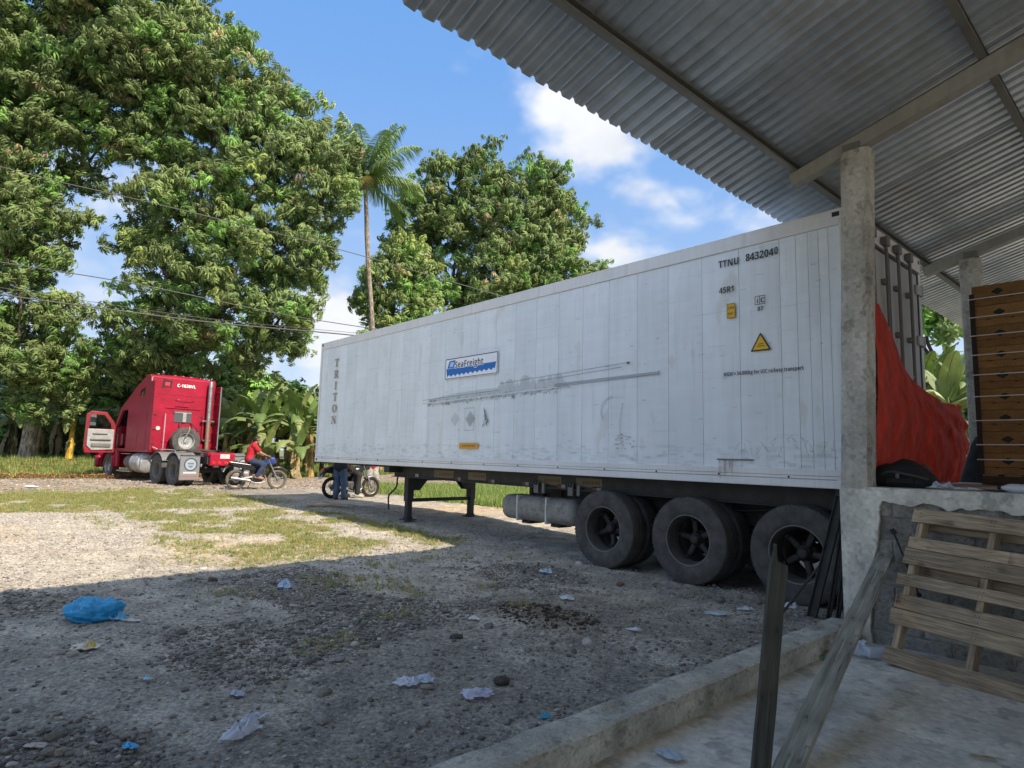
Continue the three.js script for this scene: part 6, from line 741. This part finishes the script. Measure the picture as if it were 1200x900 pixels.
function crown(name, parent, origin, blobs, dens, seed, geos, tone, size = 1) {
  const R = rng(seed), lots = geos.map(() => []), o = new THREE.Object3D(), q = V(), c = new THREE.Color();
  for (const b of blobs) {
    const n = Math.round(dens * 3.1 * b.r * b.r), twigs = Math.max(4, Math.round(n / 16));
    for (let k = 0; k < twigs; k++) {
      const u = R() * 2 - 1, a = R() * 6.283, s = Math.sqrt(1 - u * u), dir = V(s * Math.cos(a), u * 0.95, s * Math.sin(a)), lump = 0.70 + 0.55 * vn3(dir.x * 2.2 + b.c.x, dir.y * 2.2 + b.c.y, dir.z * 2.2, seed), rr = b.r * lump * (0.40 + 0.6 * Math.sqrt(R()));
      if (vn3(b.c.x + dir.x * 3.1, b.c.y + dir.y * 3.1, b.c.z + dir.z * 3.1, seed + 5) < 0.20) continue;
      const tw = b.c.clone().addScaledVector(dir, rr), tone1 = 0.75 + R() * 0.6, yel = R(), spread = 0.42 * size;
      for (let m = 0; m < 16; m++) {
        const p = tw.clone().add(V((R() + R() - 1) * spread * 1.3, (R() + R() - 1) * spread, (R() + R() - 1) * spread * 1.3)).sub(origin);
        q.copy(dir).multiplyScalar(0.55).add(V((R() - 0.5) * 1.1, 0.35 + (R() - 0.5) * 0.9, (R() - 0.5) * 1.1)).normalize();
        o.position.copy(p); o.quaternion.setFromUnitVectors(V(0, 1, 0), q); o.rotateY(R() * 6.28); o.scale.setScalar(size * (0.75 + R() * 0.6)); o.updateMatrix();
        const k2 = tone1 * (0.75 + R() * 0.5) * tone * 1.9; const col = yel < 0.08 ? [0.14, 0.185, 0.05] : yel < 0.3 ? [0.085, 0.165, 0.036] : yel < 0.36 && m % 5 === 0 ? [0.20, 0.16, 0.085] : [0.100, 0.142, 0.046];
        lots[Math.floor(R() * geos.length)].push([o.matrix.clone(), c.setRGB(col[0] * k2, col[1] * k2, col[2] * k2).clone()]);
      }
    }
  }
  geos.forEach((g, i) => { const im = new THREE.InstancedMesh(g, leafM, lots[i].length); lots[i].forEach(([m, cc], k) => { im.setMatrixAt(k, m); im.setColorAt(k, cc); }); im.name = name + (i ? '_00' + i : ''); im.userData.kind = 'stuff'; im.castShadow = im.receiveShadow = true; parent.add(im); });
}
const pxBlobs = (list) => list.map(([u, v, r, d]) => ({ c: at(u, v, d), r: r * d / FPX }));
const taper = (pts, r0, r1, n = 24, k = 12, seed = 1) => { const cv = new THREE.CatmullRomCurve3(pts), g = new THREE.TubeGeometry(cv, n, 1, k), p = g.attributes.position; for (let i = 0; i <= n; i++) { const c = cv.getPointAt(i / n), rr = lerp(r0, r1, Math.pow(i / n, 0.8)) * (1 + 0.5 * Math.exp(-i / n * 14)); for (let j = 0; j <= k; j++) { const q = i * (k + 1) + j, w = rr * (0.9 + 0.2 * vn3(i * 0.4, j % k * 0.9, seed)); p.setXYZ(q, c.x + (p.getX(q) - c.x) * w, c.y + (p.getY(q) - c.y) * w, c.z + (p.getZ(q) - c.z) * w); } } g.computeVertexNormals(); return g; };
function tree(label, base, fork, blobs, dens, seed, o = {}) {
  const t = thing('mango_tree', label, 'tree', [base.x, base.y, base.z], 0), B = (v) => v.clone().sub(base);
  obj('trunk', taper([V(0, -0.3, 0), B(base.clone().lerp(fork, 0.3).add(V(0.1, 0, 0.05))), B(base.clone().lerp(fork, 0.7)), B(fork)], o.r ?? 0.5, (o.r ?? 0.5) * 0.6, 24, 14, seed), o.bark ?? barkM, t);
  const R = rng(seed + 3); blobs.forEach((b, i) => { let from = fork, best = b.c.distanceTo(fork); for (const q of blobs) if (q !== b && q.c.distanceTo(fork) < b.c.distanceTo(fork) - 0.4) { const e = q.c.distanceTo(b.c) + 0.55 * q.c.distanceTo(fork); if (e < best) { best = e; from = q.c; } } const m = from.clone().lerp(b.c, 0.5).add(V((R() - 0.5) * 0.9, 0.3 + R() * 0.4, (R() - 0.5) * 0.9)); obj('limb', taper([B(from), B(m), B(b.c)], (o.r ?? 0.5) * (from === fork ? 0.4 : 0.2), 0.05, 16, 8, i), barkM, t); for (let k = 0; k < 4; k++) { const e = b.c.clone().add(V((R() - 0.5) * 1.7, (R() - 0.2) * 1.1, (R() - 0.5) * 1.7).multiplyScalar(b.r * 0.75)); obj('limb', taper([B(m.clone().lerp(b.c, 0.6)), B(b.c.clone().lerp(e, 0.5)), B(e)], 0.04, 0.012, 8, 5, k), barkM, t); } });
  crown('crown', t, base, blobs, dens, seed, o.geos ?? LF.mango, o.tone ?? 1, o.size ?? 1.2); return t;
}
{
  const paleBark = mat('pale bark', [0.85, 0.79, 0.70], { map: rep(T.bark, 0.7), bumpMap: rep(T.barkB, 0.7), bumpScale: 0.02, roughness: 0.95 });
  const g = (u, d) => { const p = at(u, 530, d); p.y = ground(p.x, p.z); return p; };
  tree('tall mango tree with a thick pale trunk standing nearest the left edge', g(31, 31), at(48, 452, 31), pxBlobs([[60, 30, 95, 29], [140, 25, 75, 29], [10, 120, 85, 28], [80, 115, 66, 29], [160, 90, 50, 29.5], [168, 158, 34, 30.5], [128, 172, 24, 30], [205, 178, 30, 31], [-40, 230, 90, 27], [12, 215, 52, 28], [95, 205, 28, 30], [8, 315, 58, 28], [52, 268, 28, 29], [95, 258, 16, 29], [22, 400, 56, 28.5], [82, 368, 26, 29], [70, 428, 40, 29.5], [-60, 60, 120, 28], [110, -60, 120, 29], [200, 55, 45, 30], [60, 455, 38, 30], [-60, 400, 80, 28]]), 66, 11, { r: 0.36, bark: paleBark, size: 1.16, tone: 0.95 });
  tree('large dense mango tree with drooping leaf clumps rising behind the red truck', g(205, 32), at(215, 440, 32), pxBlobs([[240, 70, 62, 31], [200, 110, 55, 32], [290, 95, 55, 31], [335, 140, 52, 31], [385, 180, 42, 30.5], [255, 165, 60, 31], [310, 200, 65, 30], [375, 240, 42, 30], [235, 245, 60, 30], [180, 245, 48, 30.5], [290, 290, 65, 29.5], [350, 300, 45, 29.5], [200, 325, 58, 30], [260, 365, 58, 29], [330, 370, 42, 29], [165, 390, 45, 30.5], [215, 415, 42, 31], [300, 410, 30, 29.5], [345, 400, 22, 29.5], [148, 285, 24, 30], [180, 430, 34, 32], [400, 215, 22, 30], [150, 425, 36, 32]]), 62, 23, { r: 0.5, size: 1.16, tone: 1.0 });
  tree('broad mango tree with a rounded crown rising behind the middle of the container', g(560, 47), at(560, 420, 47), pxBlobs([[570, 205, 38, 46], [520, 215, 34, 46], [630, 220, 40, 46], [660, 255, 32, 46], [600, 260, 52, 45], [545, 265, 40, 45.5], [490, 255, 38, 46], [480, 300, 36, 46], [640, 290, 40, 45], [585, 320, 50, 44], [530, 330, 36, 45], [660, 320, 36, 44], [695, 325, 22, 44], [615, 350, 45, 44], [560, 365, 40, 44], [672, 345, 30, 43.5]]), 40, 37, { r: 0.6, size: 1.5, tone: 0.95 });
  tree('smaller bright green mango tree in front of the broad one, beside the palm', g(455, 41), at(458, 420, 41), pxBlobs([[474, 300, 28, 40.5], [450, 330, 30, 40], [485, 335, 26, 40], [462, 362, 34, 39.5], [500, 360, 22, 40], [430, 350, 20, 40], [490, 390, 24, 40], [450, 395, 24, 40]]), 46, 51, { r: 0.25, size: 1.35, tone: 1.2 });
  tree('small leafy tree showing between the truck and the banana plants', g(268, 37), at(268, 480, 37), pxBlobs([[268, 440, 24, 36.5], [285, 432, 20, 37], [255, 462, 26, 36], [275, 470, 24, 36], [295, 455, 16, 36.5], [262, 495, 24, 36]]), 50, 61, { r: 0.18, size: 1.2, tone: 1.35, geos: LF.broad });
  tree('light green tree seen beyond the dock past the red tarpaulin', g(1100, 24), at(1100, 430, 24), pxBlobs([[1085, 360, 26, 23], [1110, 375, 26, 23], [1130, 350, 40, 24], [1070, 330, 40, 24], [1060, 370, 30, 24]]), 70, 71, { r: 0.2, size: 0.9, tone: 1.5, geos: LF.broad });
  tree('dark leafy tree standing between the pale trunk and the red truck', g(118, 36), at(118, 470, 36), pxBlobs([[105, 450, 34, 35.5], [135, 455, 34, 35], [120, 480, 34, 35], [90, 475, 30, 36], [150, 480, 30, 35.5], [105, 505, 26, 36]]), 46, 73, { r: 0.2, size: 1.25, tone: 0.8, geos: LF.broad });
  // undergrowth behind the verge: one dark mass
  const R = rng(91), blobs = []; for (let k = 0; k < 44; k++) { const u = -120 + k * 12.5 + R() * 8, d = 38 + R() * 5; blobs.push({ c: at(u, 505 - R() * 40, d), r: 1.3 + R() * 0.9 }); } for (let k = 0; k < 40; k++) { const u = 395 + k * 11, d = 44 + R() * 8; blobs.push({ c: at(u, 525 - R() * 14, d), r: 1.6 + R() * 1.0 }); } for (let k = 0; k < 12; k++) { blobs.push({ c: at(1040 + k * 14, 500 - R() * 40, 27 + R() * 3), r: 1.4 + R() }); }
  const th = new THREE.Group(); th.name = numbered('thicket'); th.userData.kind = 'stuff'; scene.add(th); tag(th, 'dark tangled undergrowth along the back of the grass verge', 'undergrowth'); crown('foliage', th, V(0, 0, 0), blobs, 55, 92, LF.broad, 0.8, 1.5);
}
// ---------------------------------------------------------------- banana plants
const bananaLeaf = (seed, L, W, lift, droop, torn) => {
  const R = rng(seed), n = 26, P = [], U = [], I = [], mid = []; let x = 0, y = 0, a = lift;
  for (let i = 0; i <= n; i++) { mid.push([x, y, a]); const st = L / n; x += Math.cos(a) * st; y += Math.sin(a) * st; a -= droop / n * (0.5 + i / n * 1.2); }
  for (const s of [-1, 1]) { let hang = 0.1 + R() * 0.3, back = 0, cut = 0; for (let i = 2; i < n; i++) { const t0 = (i - 2) / (n - 2), t1 = (i - 1) / (n - 2), wd = (t) => W * Math.pow(Math.sin(PI * Math.min(1, 0.06 + t * 0.94)), 0.55) * (1 - 0.25 * t); if (R() < torn) { hang = 0.05 + R() * (0.5 + torn); back = (R() - 0.5) * 0.12; cut = 0.02; } else { hang = clamp(hang + (R() - 0.5) * 0.06, 0, 1.3); cut = 0; }
    const o = P.length / 3; for (const [t, m, ins] of [[t0, mid[i], cut], [t1, mid[i + 1] ?? mid[i], 0]]) for (const [k, f] of [[0, 0], [1, 0.55], [2, 1]]) { const w = wd(t) * f, h = hang * (f * f * 0.8 + f * 0.2); P.push(m[0] + (f ? back * f + ins * f : 0), m[1] + w * (0.28 * f * (1 - f) * 2 - Math.sin(h) * 0.9 + 0.12), s * w * Math.cos(h * 0.9)); U.push(0.5 + s * f * 0.5, t); }
    for (const k of [0, 1]) I.push(o + k, o + 3 + k, o + 1 + k, o + 1 + k, o + 3 + k, o + 4 + k); } }
  const g = new THREE.BufferGeometry(); g.setAttribute('position', new THREE.Float32BufferAttribute(P, 3)); g.setAttribute('uv', new THREE.Float32BufferAttribute(U, 2)); g.setIndex(I); g.computeVertexNormals();
  const rib = taper(mid.filter((_, i) => i % 3 === 0 || i === n).map(([q, w]) => V(q, w - 0.005, 0)), 0.034, 0.008, 18, 6, 2); return merged([g, rib], true);
};
{
  const lm = [[0.34, 0.50, 0.10], [0.22, 0.38, 0.075], [0.46, 0.58, 0.17], [0.52, 0.42, 0.20]].map((c, i) => mat('banana leaf', c, { P: 1, map: T.leafv, transmission: i === 3 ? 0.1 : 0.38, thickness: 0, roughness: 0.62 }));
  const up = [1, 2, 3].map((k) => bananaLeaf(k, 2.1, 0.34, 1.35, 0.5 + k * 0.2, 0.05)), out = [4, 5, 6, 7].map((k) => bananaLeaf(k, 2.2, 0.33, 0.95, 1.5 + (k - 4) * 0.25, 0.14 + 0.05 * (k - 4))), dead = [8, 9].map((k) => bananaLeaf(k, 1.6, 0.16, -0.6, 0.9, 0.35));
  const stemM = (c) => mat('banana stem', c, { map: rep(T.bark, 0.6), roughness: 0.75 });
  const sm = [[0.22, 0.19, 0.08], [0.16, 0.13, 0.075], [1.1, 0.78, 0.10], [0.6, 0.46, 0.18]].map(stemM);
  function banana(label, pos, h, n, seed, o = {}) {
    const R = rng(seed), t = thing('banana_plant', label, 'banana plant', pos, 0, o.group), lx = (R() - 0.5) * 0.35 + (o.lean ?? 0), lz = (R() - 0.5) * 0.35;
    obj('stem', taper([V(0, -0.2, 0), V(lx * 0.3, h * 0.5, lz * 0.3), V(lx, h, lz)], o.r ?? 0.15, 0.07, 14, 12, seed), sm[o.stem ?? Math.floor(R() * 2)], t);
    for (let k = 0; k < n; k++) { const f = k / n, m = R(), g = f < 0.3 ? up[k % 3] : out[Math.floor(R() * 4)], l = obj('leaf', g, lm[m < 0.45 ? 0 : m < 0.75 ? 1 : 2], t, { raw: true }); l.position.set(lx, h - f * 0.45, lz); l.rotation.set(0, k * 2.4 + R() * 0.8, (R() - 0.5) * 0.25 - f * 0.35, 'YXZ'); l.scale.setScalar((0.8 + R() * 0.35) * (o.s ?? 1)); }
    for (let k = 0; k < (o.dead ?? 3); k++) { const l = obj('dry_leaf', dead[k % 2], lm[3], t, { raw: true }); l.position.set(lx * 0.8, h - 0.5 - R() * 0.4, lz * 0.8); l.rotation.set(0, R() * 6.28, -0.4 - R() * 0.6, 'YXZ'); l.scale.setScalar(0.8 + R() * 0.5); }
    return t;
  }
  const G = (u, d) => { const p = at(u, 530, d); return [p.x, ground(p.x, p.z), p.z]; };
  const grp = 'banana plants in the grove between truck and container';
  [[302, 29.6, 2.7, 10, 'banana plant in the front row of the grove, second from the truck'], [326, 31, 2.3, 9, 'banana plant in the front row of the grove, third from the truck'], [346, 29.8, 2.5, 9, 'banana plant in the front row of the grove, fourth from the truck'], [366, 30.4, 2.6, 9, 'banana plant in the front row of the grove closest to the container corner'], [284, 31, 2.2, 8, 'banana plant in the front row of the grove closest to the truck'], [263, 32.5, 2.5, 8, 'banana plant half hidden behind the rear edge of the truck cab'], [316, 33.5, 2.8, 9, 'banana plant in the back row of the grove, third from the truck'], [338, 33.6, 2.8, 9, 'banana plant in the back row of the grove, fourth from the truck'], [358, 33.5, 2.9, 9, 'tallest banana plant at the back of the grove near the container'], [378, 32.4, 2.4, 8, 'banana plant half hidden behind the container front corner'], [292, 34.5, 2.8, 8, 'banana plant in the back row of the grove, second from the truck'], [395, 31, 2.3, 7, 'banana plant hidden behind the container beyond the parked motorcycle'], [272, 35, 2.7, 7, 'banana plant furthest back in the grove beside the truck'], [350, 28.9, 1.4, 6, 'young short banana plant at the grove edge right of the rider'], [310, 28.9, 1.2, 6, 'young short banana plant at the grove edge behind the rider']].forEach(([u, d, h, n, label], i) => banana(label, G(u, d), h, n, 100 + i, { group: grp, stem: [3, 1, 0, 3, 1][i % 5] }));
  banana('banana plant with a bright yellow stem between the pale tree trunk and the truck', G(81, 31.5), 2.3, 6, 140, { stem: 2, r: 0.2, dead: 3 });
  [[8, 33, 'shaded banana plant left of the pale tree trunk'], [44, 35, 'shaded banana plant directly behind the pale tree trunk'], [62, 33.5, 'shaded banana plant under the pale blue bunch cover'], [104, 34, 'shaded banana plant between the yellow stem and the truck door'], [-20, 32, 'shaded banana plant at the very edge of the verge'], [128, 37, 'shaded banana plant far back behind the truck hood'], [18, 36, 'shaded banana plant far back left of the pale trunk']].forEach(([u, d, label], i) => banana(label, G(u, d), 2.2 + (i % 3) * 0.3, 6, 150 + i, { group: 'shaded banana plants behind the left verge', dead: 5, stem: i % 2 ? 3 : 1 }));
  [[1106, 20, 3.5, 11, 'nearest sunlit banana plant beyond the dock, centred above the tarpaulin edge'], [1126, 21.5, 4.0, 10, 'sunlit banana plant beyond the dock, half behind the far column'], [1088, 21.5, 3.9, 10, 'sunlit banana plant beyond the dock, half behind the container doors'], [1112, 23, 4.6, 10, 'tallest sunlit banana plant at the back of the gap beyond the dock'], [1070, 23, 3.0, 8, 'banana plant beyond the dock hidden mostly by the container doors']].forEach(([u, d, h, n, label], i) => banana(label, G(u, d), h, n, 170 + i, { group: 'banana plants beyond the dock', s: 0.95 }));
  // blue cover hung over a bunch of bananas
  const bc = thing('bunch_cover', 'pale blue plastic bunch cover hanging in the banana plants by the pale trunk', 'plastic cover', at(58, 483, 31.8).toArray()); const cg = new THREE.CylinderGeometry(0.16, 0.42, 0.8, 28, 14, true), cp = cg.attributes.position; for (let i = 0; i < cp.count; i++) { const x = cp.getX(i), y = cp.getY(i), z = cp.getZ(i), n = fbm3(x * 5, y * 4, z * 5, 4, 6); cp.setXYZ(i, x * (0.65 + n * 0.7), y, z * (0.65 + n * 0.7)); } cg.computeVertexNormals(); obj('cover', cg, mat('blue film', [0.30, 0.52, 0.70], { P: 1, transmission: 0.35, thickness: 0, roughness: 0.5 }), bc); obj('tie', cyl(V(0, 0.38, 0), V(0.05, 0.75, 0), 0.05, 0.04, 8), sm[1], bc);
}
// ---------------------------------------------------------------- coconut palm
{
  const base = at(438, 530, 38); base.y = ground(base.x, base.z); const top = at(428, 212, 38), t = thing('palm_tree', 'tall slender coconut palm rising beside the front end of the container', 'palm', base.toArray()), B = (v) => v.clone().sub(base);
  obj('trunk', taper([V(0, -0.3, 0), B(at(438, 460, 38)), B(at(436, 380, 38)), B(at(431, 300, 38)), B(top)], 0.21, 0.12, 40, 12, 3), mat('palm bark', [0.62, 0.58, 0.53], { map: rep(T.bark, 0.5), bumpMap: rep(T.barkB, 0.5), bumpScale: 0.02, roughness: 0.9 }), t);
  const frond = (seed, L, lift, droop) => { const R = rng(seed), pts = []; let x = 0, y = 0, a = lift; for (let i = 0; i <= 30; i++) { pts.push(V(x, y, 0)); x += Math.cos(a) * L / 30; y += Math.sin(a) * L / 30; a -= droop / 30 * (0.4 + i / 22); } const gs = [taper(pts.filter((_, i) => i % 3 === 0), 0.035, 0.008, 20, 5, 1)], P = [], I = []; for (let i = 4; i < 90; i++) for (const s of [-1, 1]) { const f = i / 90 * 30, k = Math.floor(f), p = pts[k].clone().lerp(pts[Math.min(30, k + 1)], f - k), l = 1.0 * Math.sin(PI * (0.12 + 0.82 * i / 90)) * (0.85 + R() * 0.3), dr = 0.5 + R() * 0.9, fw = 0.45 + R() * 0.3, o = P.length / 3, w = 0.026; P.push(p.x - w, p.y, 0, p.x + w, p.y, 0, p.x + l * fw * 0.5 - w, p.y - dr * l * 0.22, s * l * 0.5, p.x + l * fw * 0.5 + w * 1.2, p.y - dr * l * 0.22, s * l * 0.5, p.x + l * fw, p.y - dr * l * 0.75, s * l * 0.82); I.push(o, o + 1, o + 2, o + 1, o + 3, o + 2, o + 2, o + 3, o + 4); } const g = new THREE.BufferGeometry(); g.setAttribute('position', new THREE.Float32BufferAttribute(P, 3)); g.setIndex(I); g.computeVertexNormals(); return merged([g, ...gs]); };
  const gm = [[0.26, 0.38, 0.10], [0.19, 0.31, 0.08], [0.36, 0.32, 0.11]].map((c) => mat('palm leaf', c, { P: 1, transmission: 0.3, thickness: 0, roughness: 0.7 })), v = [frond(1, 4.1, 1.35, 0.8), frond(2, 4.3, 0.95, 1.3), frond(3, 4.1, 0.5, 1.4), frond(4, 3.7, -0.05, 1.2)], R = rng(4);
  const C0 = B(top); for (let k = 0; k < 21; k++) { const q = k < 5 ? 0 : k < 11 ? 1 : k < 17 ? 2 : 3, f = obj('frond', v[q], gm[q === 3 && k % 3 === 0 ? 2 : k % 2], t, { raw: true }); f.position.copy(C0).add(V(0, 0.1 - q * 0.08, 0)); f.rotation.set(0, k * 2.4 + R() * 0.5, 0, 'YXZ'); f.scale.setScalar(0.9 + R() * 0.2); }
  obj('coconuts', [0, 1, 2, 3, 4].map((k) => new THREE.SphereGeometry(0.12, 12, 10).translate(C0.x + 0.22 * Math.cos(k * 1.3), C0.y - 0.25, C0.z + 0.22 * Math.sin(k * 1.3))), sm0(), t); function sm0() { return mat('coconut', [0.22, 0.2, 0.07], { roughness: 0.6 }); }
}
// ---------------------------------------------------------------- wires overhead
{
  const wm = mat('wire', [0.10, 0.10, 0.10], { roughness: 0.6 });
  const wire = (label, pts, r) => { const o = obj('power_line', new THREE.TubeGeometry(new THREE.CatmullRomCurve3(pts.map(([u, v, d]) => at(u, v, d))), 80, r, 6), wm); tag(o, label, 'power line'); };
  wire('uppermost power line sloping down across the trees toward the container', [[-160, 140, 21], [0, 195, 22.5], [200, 243, 24.5], [400, 293, 26.5], [592, 348, 28.5], [800, 402, 31]], 0.018);
  wire('middle power line crossing the two left trees', [[-160, 280, 21], [0, 307, 22.5], [160, 333, 24], [330, 368, 26], [480, 392, 27.5], [700, 430, 30]], 0.018);
  wire('lowest thick power line ending behind the container front', [[-160, 318, 21], [0, 345, 22.5], [110, 360, 23.5], [250, 378, 25], [415, 393, 26.5], [700, 425, 30]], 0.026);
  wire('thin power line just above the lowest thick one', [[-160, 312, 21.4], [0, 337, 22.8], [110, 354, 23.8], [250, 374, 25.2], [415, 390, 26.6], [700, 415, 30]], 0.010);
}
// ---------------------------------------------------------------- litter and stones in the yard
{
  const place = (o, u, v, dy = 0, ry = 0) => { const p = onGround(u, v); o.position.set(p.x, p.y + dy, p.z); o.rotation.y = ry; return o; };
  const film = (c, tr = 0.35) => mat('plastic', c, { P: 1, transmission: tr, thickness: 0, roughness: 0.35 });
  const bg = new THREE.SphereGeometry(1, 56, 40), p = bg.attributes.position; for (let i = 0; i < p.count; i++) { const x = p.getX(i), y = p.getY(i), z = p.getZ(i), n = fbm3(x * 2.4, y * 2.4, z * 2.4, 5, 44), rg = 1 - Math.abs(2 * fbm3(x * 5.1 + 7, y * 5.1, z * 5.1, 3, 45) - 1); p.setXYZ(i, x * 0.20 * (0.6 + n * 0.75) , Math.max(0.004, (y * 0.5 + 0.32) * 0.19 * (0.30 + n + rg * 0.42)), z * 0.17 * (0.55 + n * 0.8)); } bg.computeVertexNormals();
  const bb = thing('blue_bag', 'bright blue plastic bag lying crumpled on the gravel near the shadow edge', 'plastic bag', [0, 0, 0]); obj('bag', bg, film([0.03, 0.42, 0.78], 0.25), bb); obj('bag_mouth', [crumpleSheet(0.17, 0.13, 0.08, 51).translate(0.2, 0.01, 0.02)], film([0.16, 0.52, 0.80], 0.3), bb); obj('tail', crumpleSheet(0.18, 0.045, 0.02, 52).translate(0.34, 0.01, 0.05), film([0.75, 0.78, 0.8]), bb); place(bb, 110, 726, 0, 0.85);
  const bit = (name, label, cat, u, v, w, d, h, c, seed, tr = 0.35, ry = 0) => place(tag(obj(name, crumpleSheet(w, d, h, seed, 22), tr ? film(c, tr) : mat('litter', c, { roughness: 0.6 })), label, cat), u, v, 0.01, ry);
  bit('torn_packet', 'torn foil packet with a yellow corner below the blue bag', 'packet', 97, 762, 0.18, 0.12, 0.06, [0.62, 0.58, 0.5], 61, 0, 0.9);
  bit('packet_corner', 'yellow scrap of packaging touching the torn foil packet', 'scrap', 106, 761, 0.06, 0.07, 0.04, [0.65, 0.48, 0.05], 62, 0, 0.9);
  bit('plastic_bag', 'long twisted white plastic bag on the dark gravel in the foreground', 'plastic bag', 282, 862, 0.11, 0.20, 0.07, [0.80, 0.86, 0.97], 63, 0.4, 0.4); bit('plastic_strip', 'white plastic strip trailing up from the twisted bag', 'plastic strip', 297, 845, 0.07, 0.14, 0.05, [0.78, 0.84, 0.95], 64, 0.4, 0.1);
  bit('plastic_bag', 'flat pair of clear plastic bags on the dirt near the middle', 'plastic bag', 478, 803, 0.17, 0.11, 0.04, [0.80, 0.87, 0.97], 65, 0.4, 0.8); bit('plastic_bag', 'clear bag overlapping the flat pair on the dirt', 'plastic bag', 496, 800, 0.15, 0.11, 0.05, [0.72, 0.83, 0.97], 66, 0.4, 0.7);
  bit('plastic_bag', 'pale violet plastic bag lying alone near the kerb', 'plastic bag', 559, 817, 0.19, 0.15, 0.05, [0.74, 0.78, 0.97], 67, 0.35, 0.8);
  bit('plastic_bag', 'small pale blue bag just inside the shadow of the roof', 'plastic bag', 333, 690, 0.16, 0.13, 0.09, [0.55, 0.72, 0.92], 68, 0.3, 0.8);
  bit('blue_scrap', 'small bright blue scrap beside the kerb', 'scrap', 639, 843, 0.07, 0.035, 0.02, [0.05, 0.45, 0.75], 69, 0, 0.8); bit('blue_scrap', 'small bright blue scrap in the near gravel', 'scrap', 152, 878, 0.08, 0.05, 0.02, [0.08, 0.45, 0.8], 70, 0, 0.4); bit('blue_scrap', 'tiny pale blue scrap above the near dark gravel', 'scrap', 172, 798, 0.05, 0.035, 0.015, [0.3, 0.6, 0.8], 71, 0, 0.2);
  bit('card_scrap', 'pale triangular card scrap in the near left gravel', 'scrap', 42, 877, 0.10, 0.06, 0.01, [0.50, 0.44, 0.38], 72, 0, 0.9);
  bit('plastic_scrap', 'blue tinted plastic scrap left of the tyres', 'plastic scrap', 640, 672, 0.18, 0.10, 0.07, [0.6, 0.75, 0.92], 73, 0.3, 0.4); bit('plastic_scrap', 'pale plastic scrap beyond the dark mound of soil', 'plastic scrap', 664, 703, 0.15, 0.10, 0.05, [0.75, 0.8, 0.86], 74, 0.3, 0.6); bit('plastic_scrap', 'white plastic scrap right of the dark mound of soil', 'plastic scrap', 743, 740, 0.13, 0.07, 0.03, [0.72, 0.76, 0.8], 75, 0.2, 0.5); bit('plastic_scrap', 'white curled scrap left of the dark mound of soil', 'plastic scrap', 555, 727, 0.10, 0.06, 0.03, [0.75, 0.76, 0.74], 76, 0.2, 0.5);
  bit('plastic_wrap', 'flat clear wrap on the soil before the rearmost wheel', 'plastic wrap', 842, 721, 0.24, 0.12, 0.04, [0.72, 0.78, 0.85], 77, 0.4, 0.7); bit('plastic_wrap', 'small bright wrap between the rearmost wheels', 'plastic wrap', 874, 716, 0.16, 0.09, 0.05, [0.78, 0.82, 0.87], 78, 0.35, 0.7); bit('plastic_wrap', 'crushed clear cup lying by the steel bars at the dock', 'plastic cup', 927, 714, 0.12, 0.08, 0.06, [0.78, 0.82, 0.86], 79, 0.35, 0.2);
  bit('green_scrap', 'pale green plastic scrap below the side tank', 'scrap', 634, 625, 0.18, 0.1, 0.04, [0.35, 0.72, 0.58], 80, 0.2, 0.3); bit('white_scrap', 'flat white scrap on the sunlit road near the left verge', 'scrap', 38, 571, 0.6, 0.3, 0.05, [0.6, 0.66, 0.72], 81, 0, 0.3);
  bit('paper_scrap', 'torn paper lying behind the twisted white bag', 'paper', 277, 816, 0.10, 0.06, 0.03, [0.42, 0.48, 0.62], 83, 0, 0.3);
  const pole = thing('fallen_pole', 'pale pole lying on the ground in the shadow of the container', 'pole', [0, 0, 0]); { const a = onGround(361, 594), b = onGround(408, 596); a.y += 0.05; b.y += 0.05; obj('pole', taper([a, a.clone().lerp(b, 0.5).add(V(0, 0.02, 0)), b], 0.05, 0.035, 12, 8, 2), M.wood, pole); }
  const rocks = (label, u, v, r, c, seed) => { const g = new THREE.IcosahedronGeometry(r, 4), q = g.attributes.position; for (let i = 0; i < q.count; i++) { const x = q.getX(i) / r, y = q.getY(i) / r, z = q.getZ(i) / r, n = 0.6 + 0.55 * fbm3(x * 1.1 + seed, y * 1.1, z * 1.1, 4, seed) + 0.15 * fbm3(x * 5, y * 5, z * 5, 3, seed); q.setXYZ(i, x * r * n, y * r * n * 0.5, z * r * n * 0.85); } g.computeVertexNormals(); place(tag(obj('rock', g, mat('rock', c, { map: rep(T.conc, 0.4), bumpMap: rep(T.concB, 0.2), bumpScale: 0.006, roughness: 0.95 })), label, 'rock'), u, v, r * 0.2, seed); };
  rocks('dark rounded rock half buried in the dirt right of the clear bags', 588, 800, 0.062, [0.16, 0.15, 0.145], 3); rocks('pale angular stone in front of the second and third wheels', 843, 705, 0.075, [0.36, 0.35, 0.33], 5); rocks('grey stone lying near the white curled scrap', 535, 748, 0.055, [0.2, 0.19, 0.18], 7); rocks('flat pale stone in the near left gravel', 70, 862, 0.05, [0.42, 0.41, 0.4], 9); rocks('small brown stone before the first trailer wheel', 727, 686, 0.055, [0.34, 0.22, 0.16], 11); rocks('pale stone at the foot of the verge near the truck', 88, 556, 0.22, [0.45, 0.45, 0.45], 13);
}
renderer.render(scene, camera);
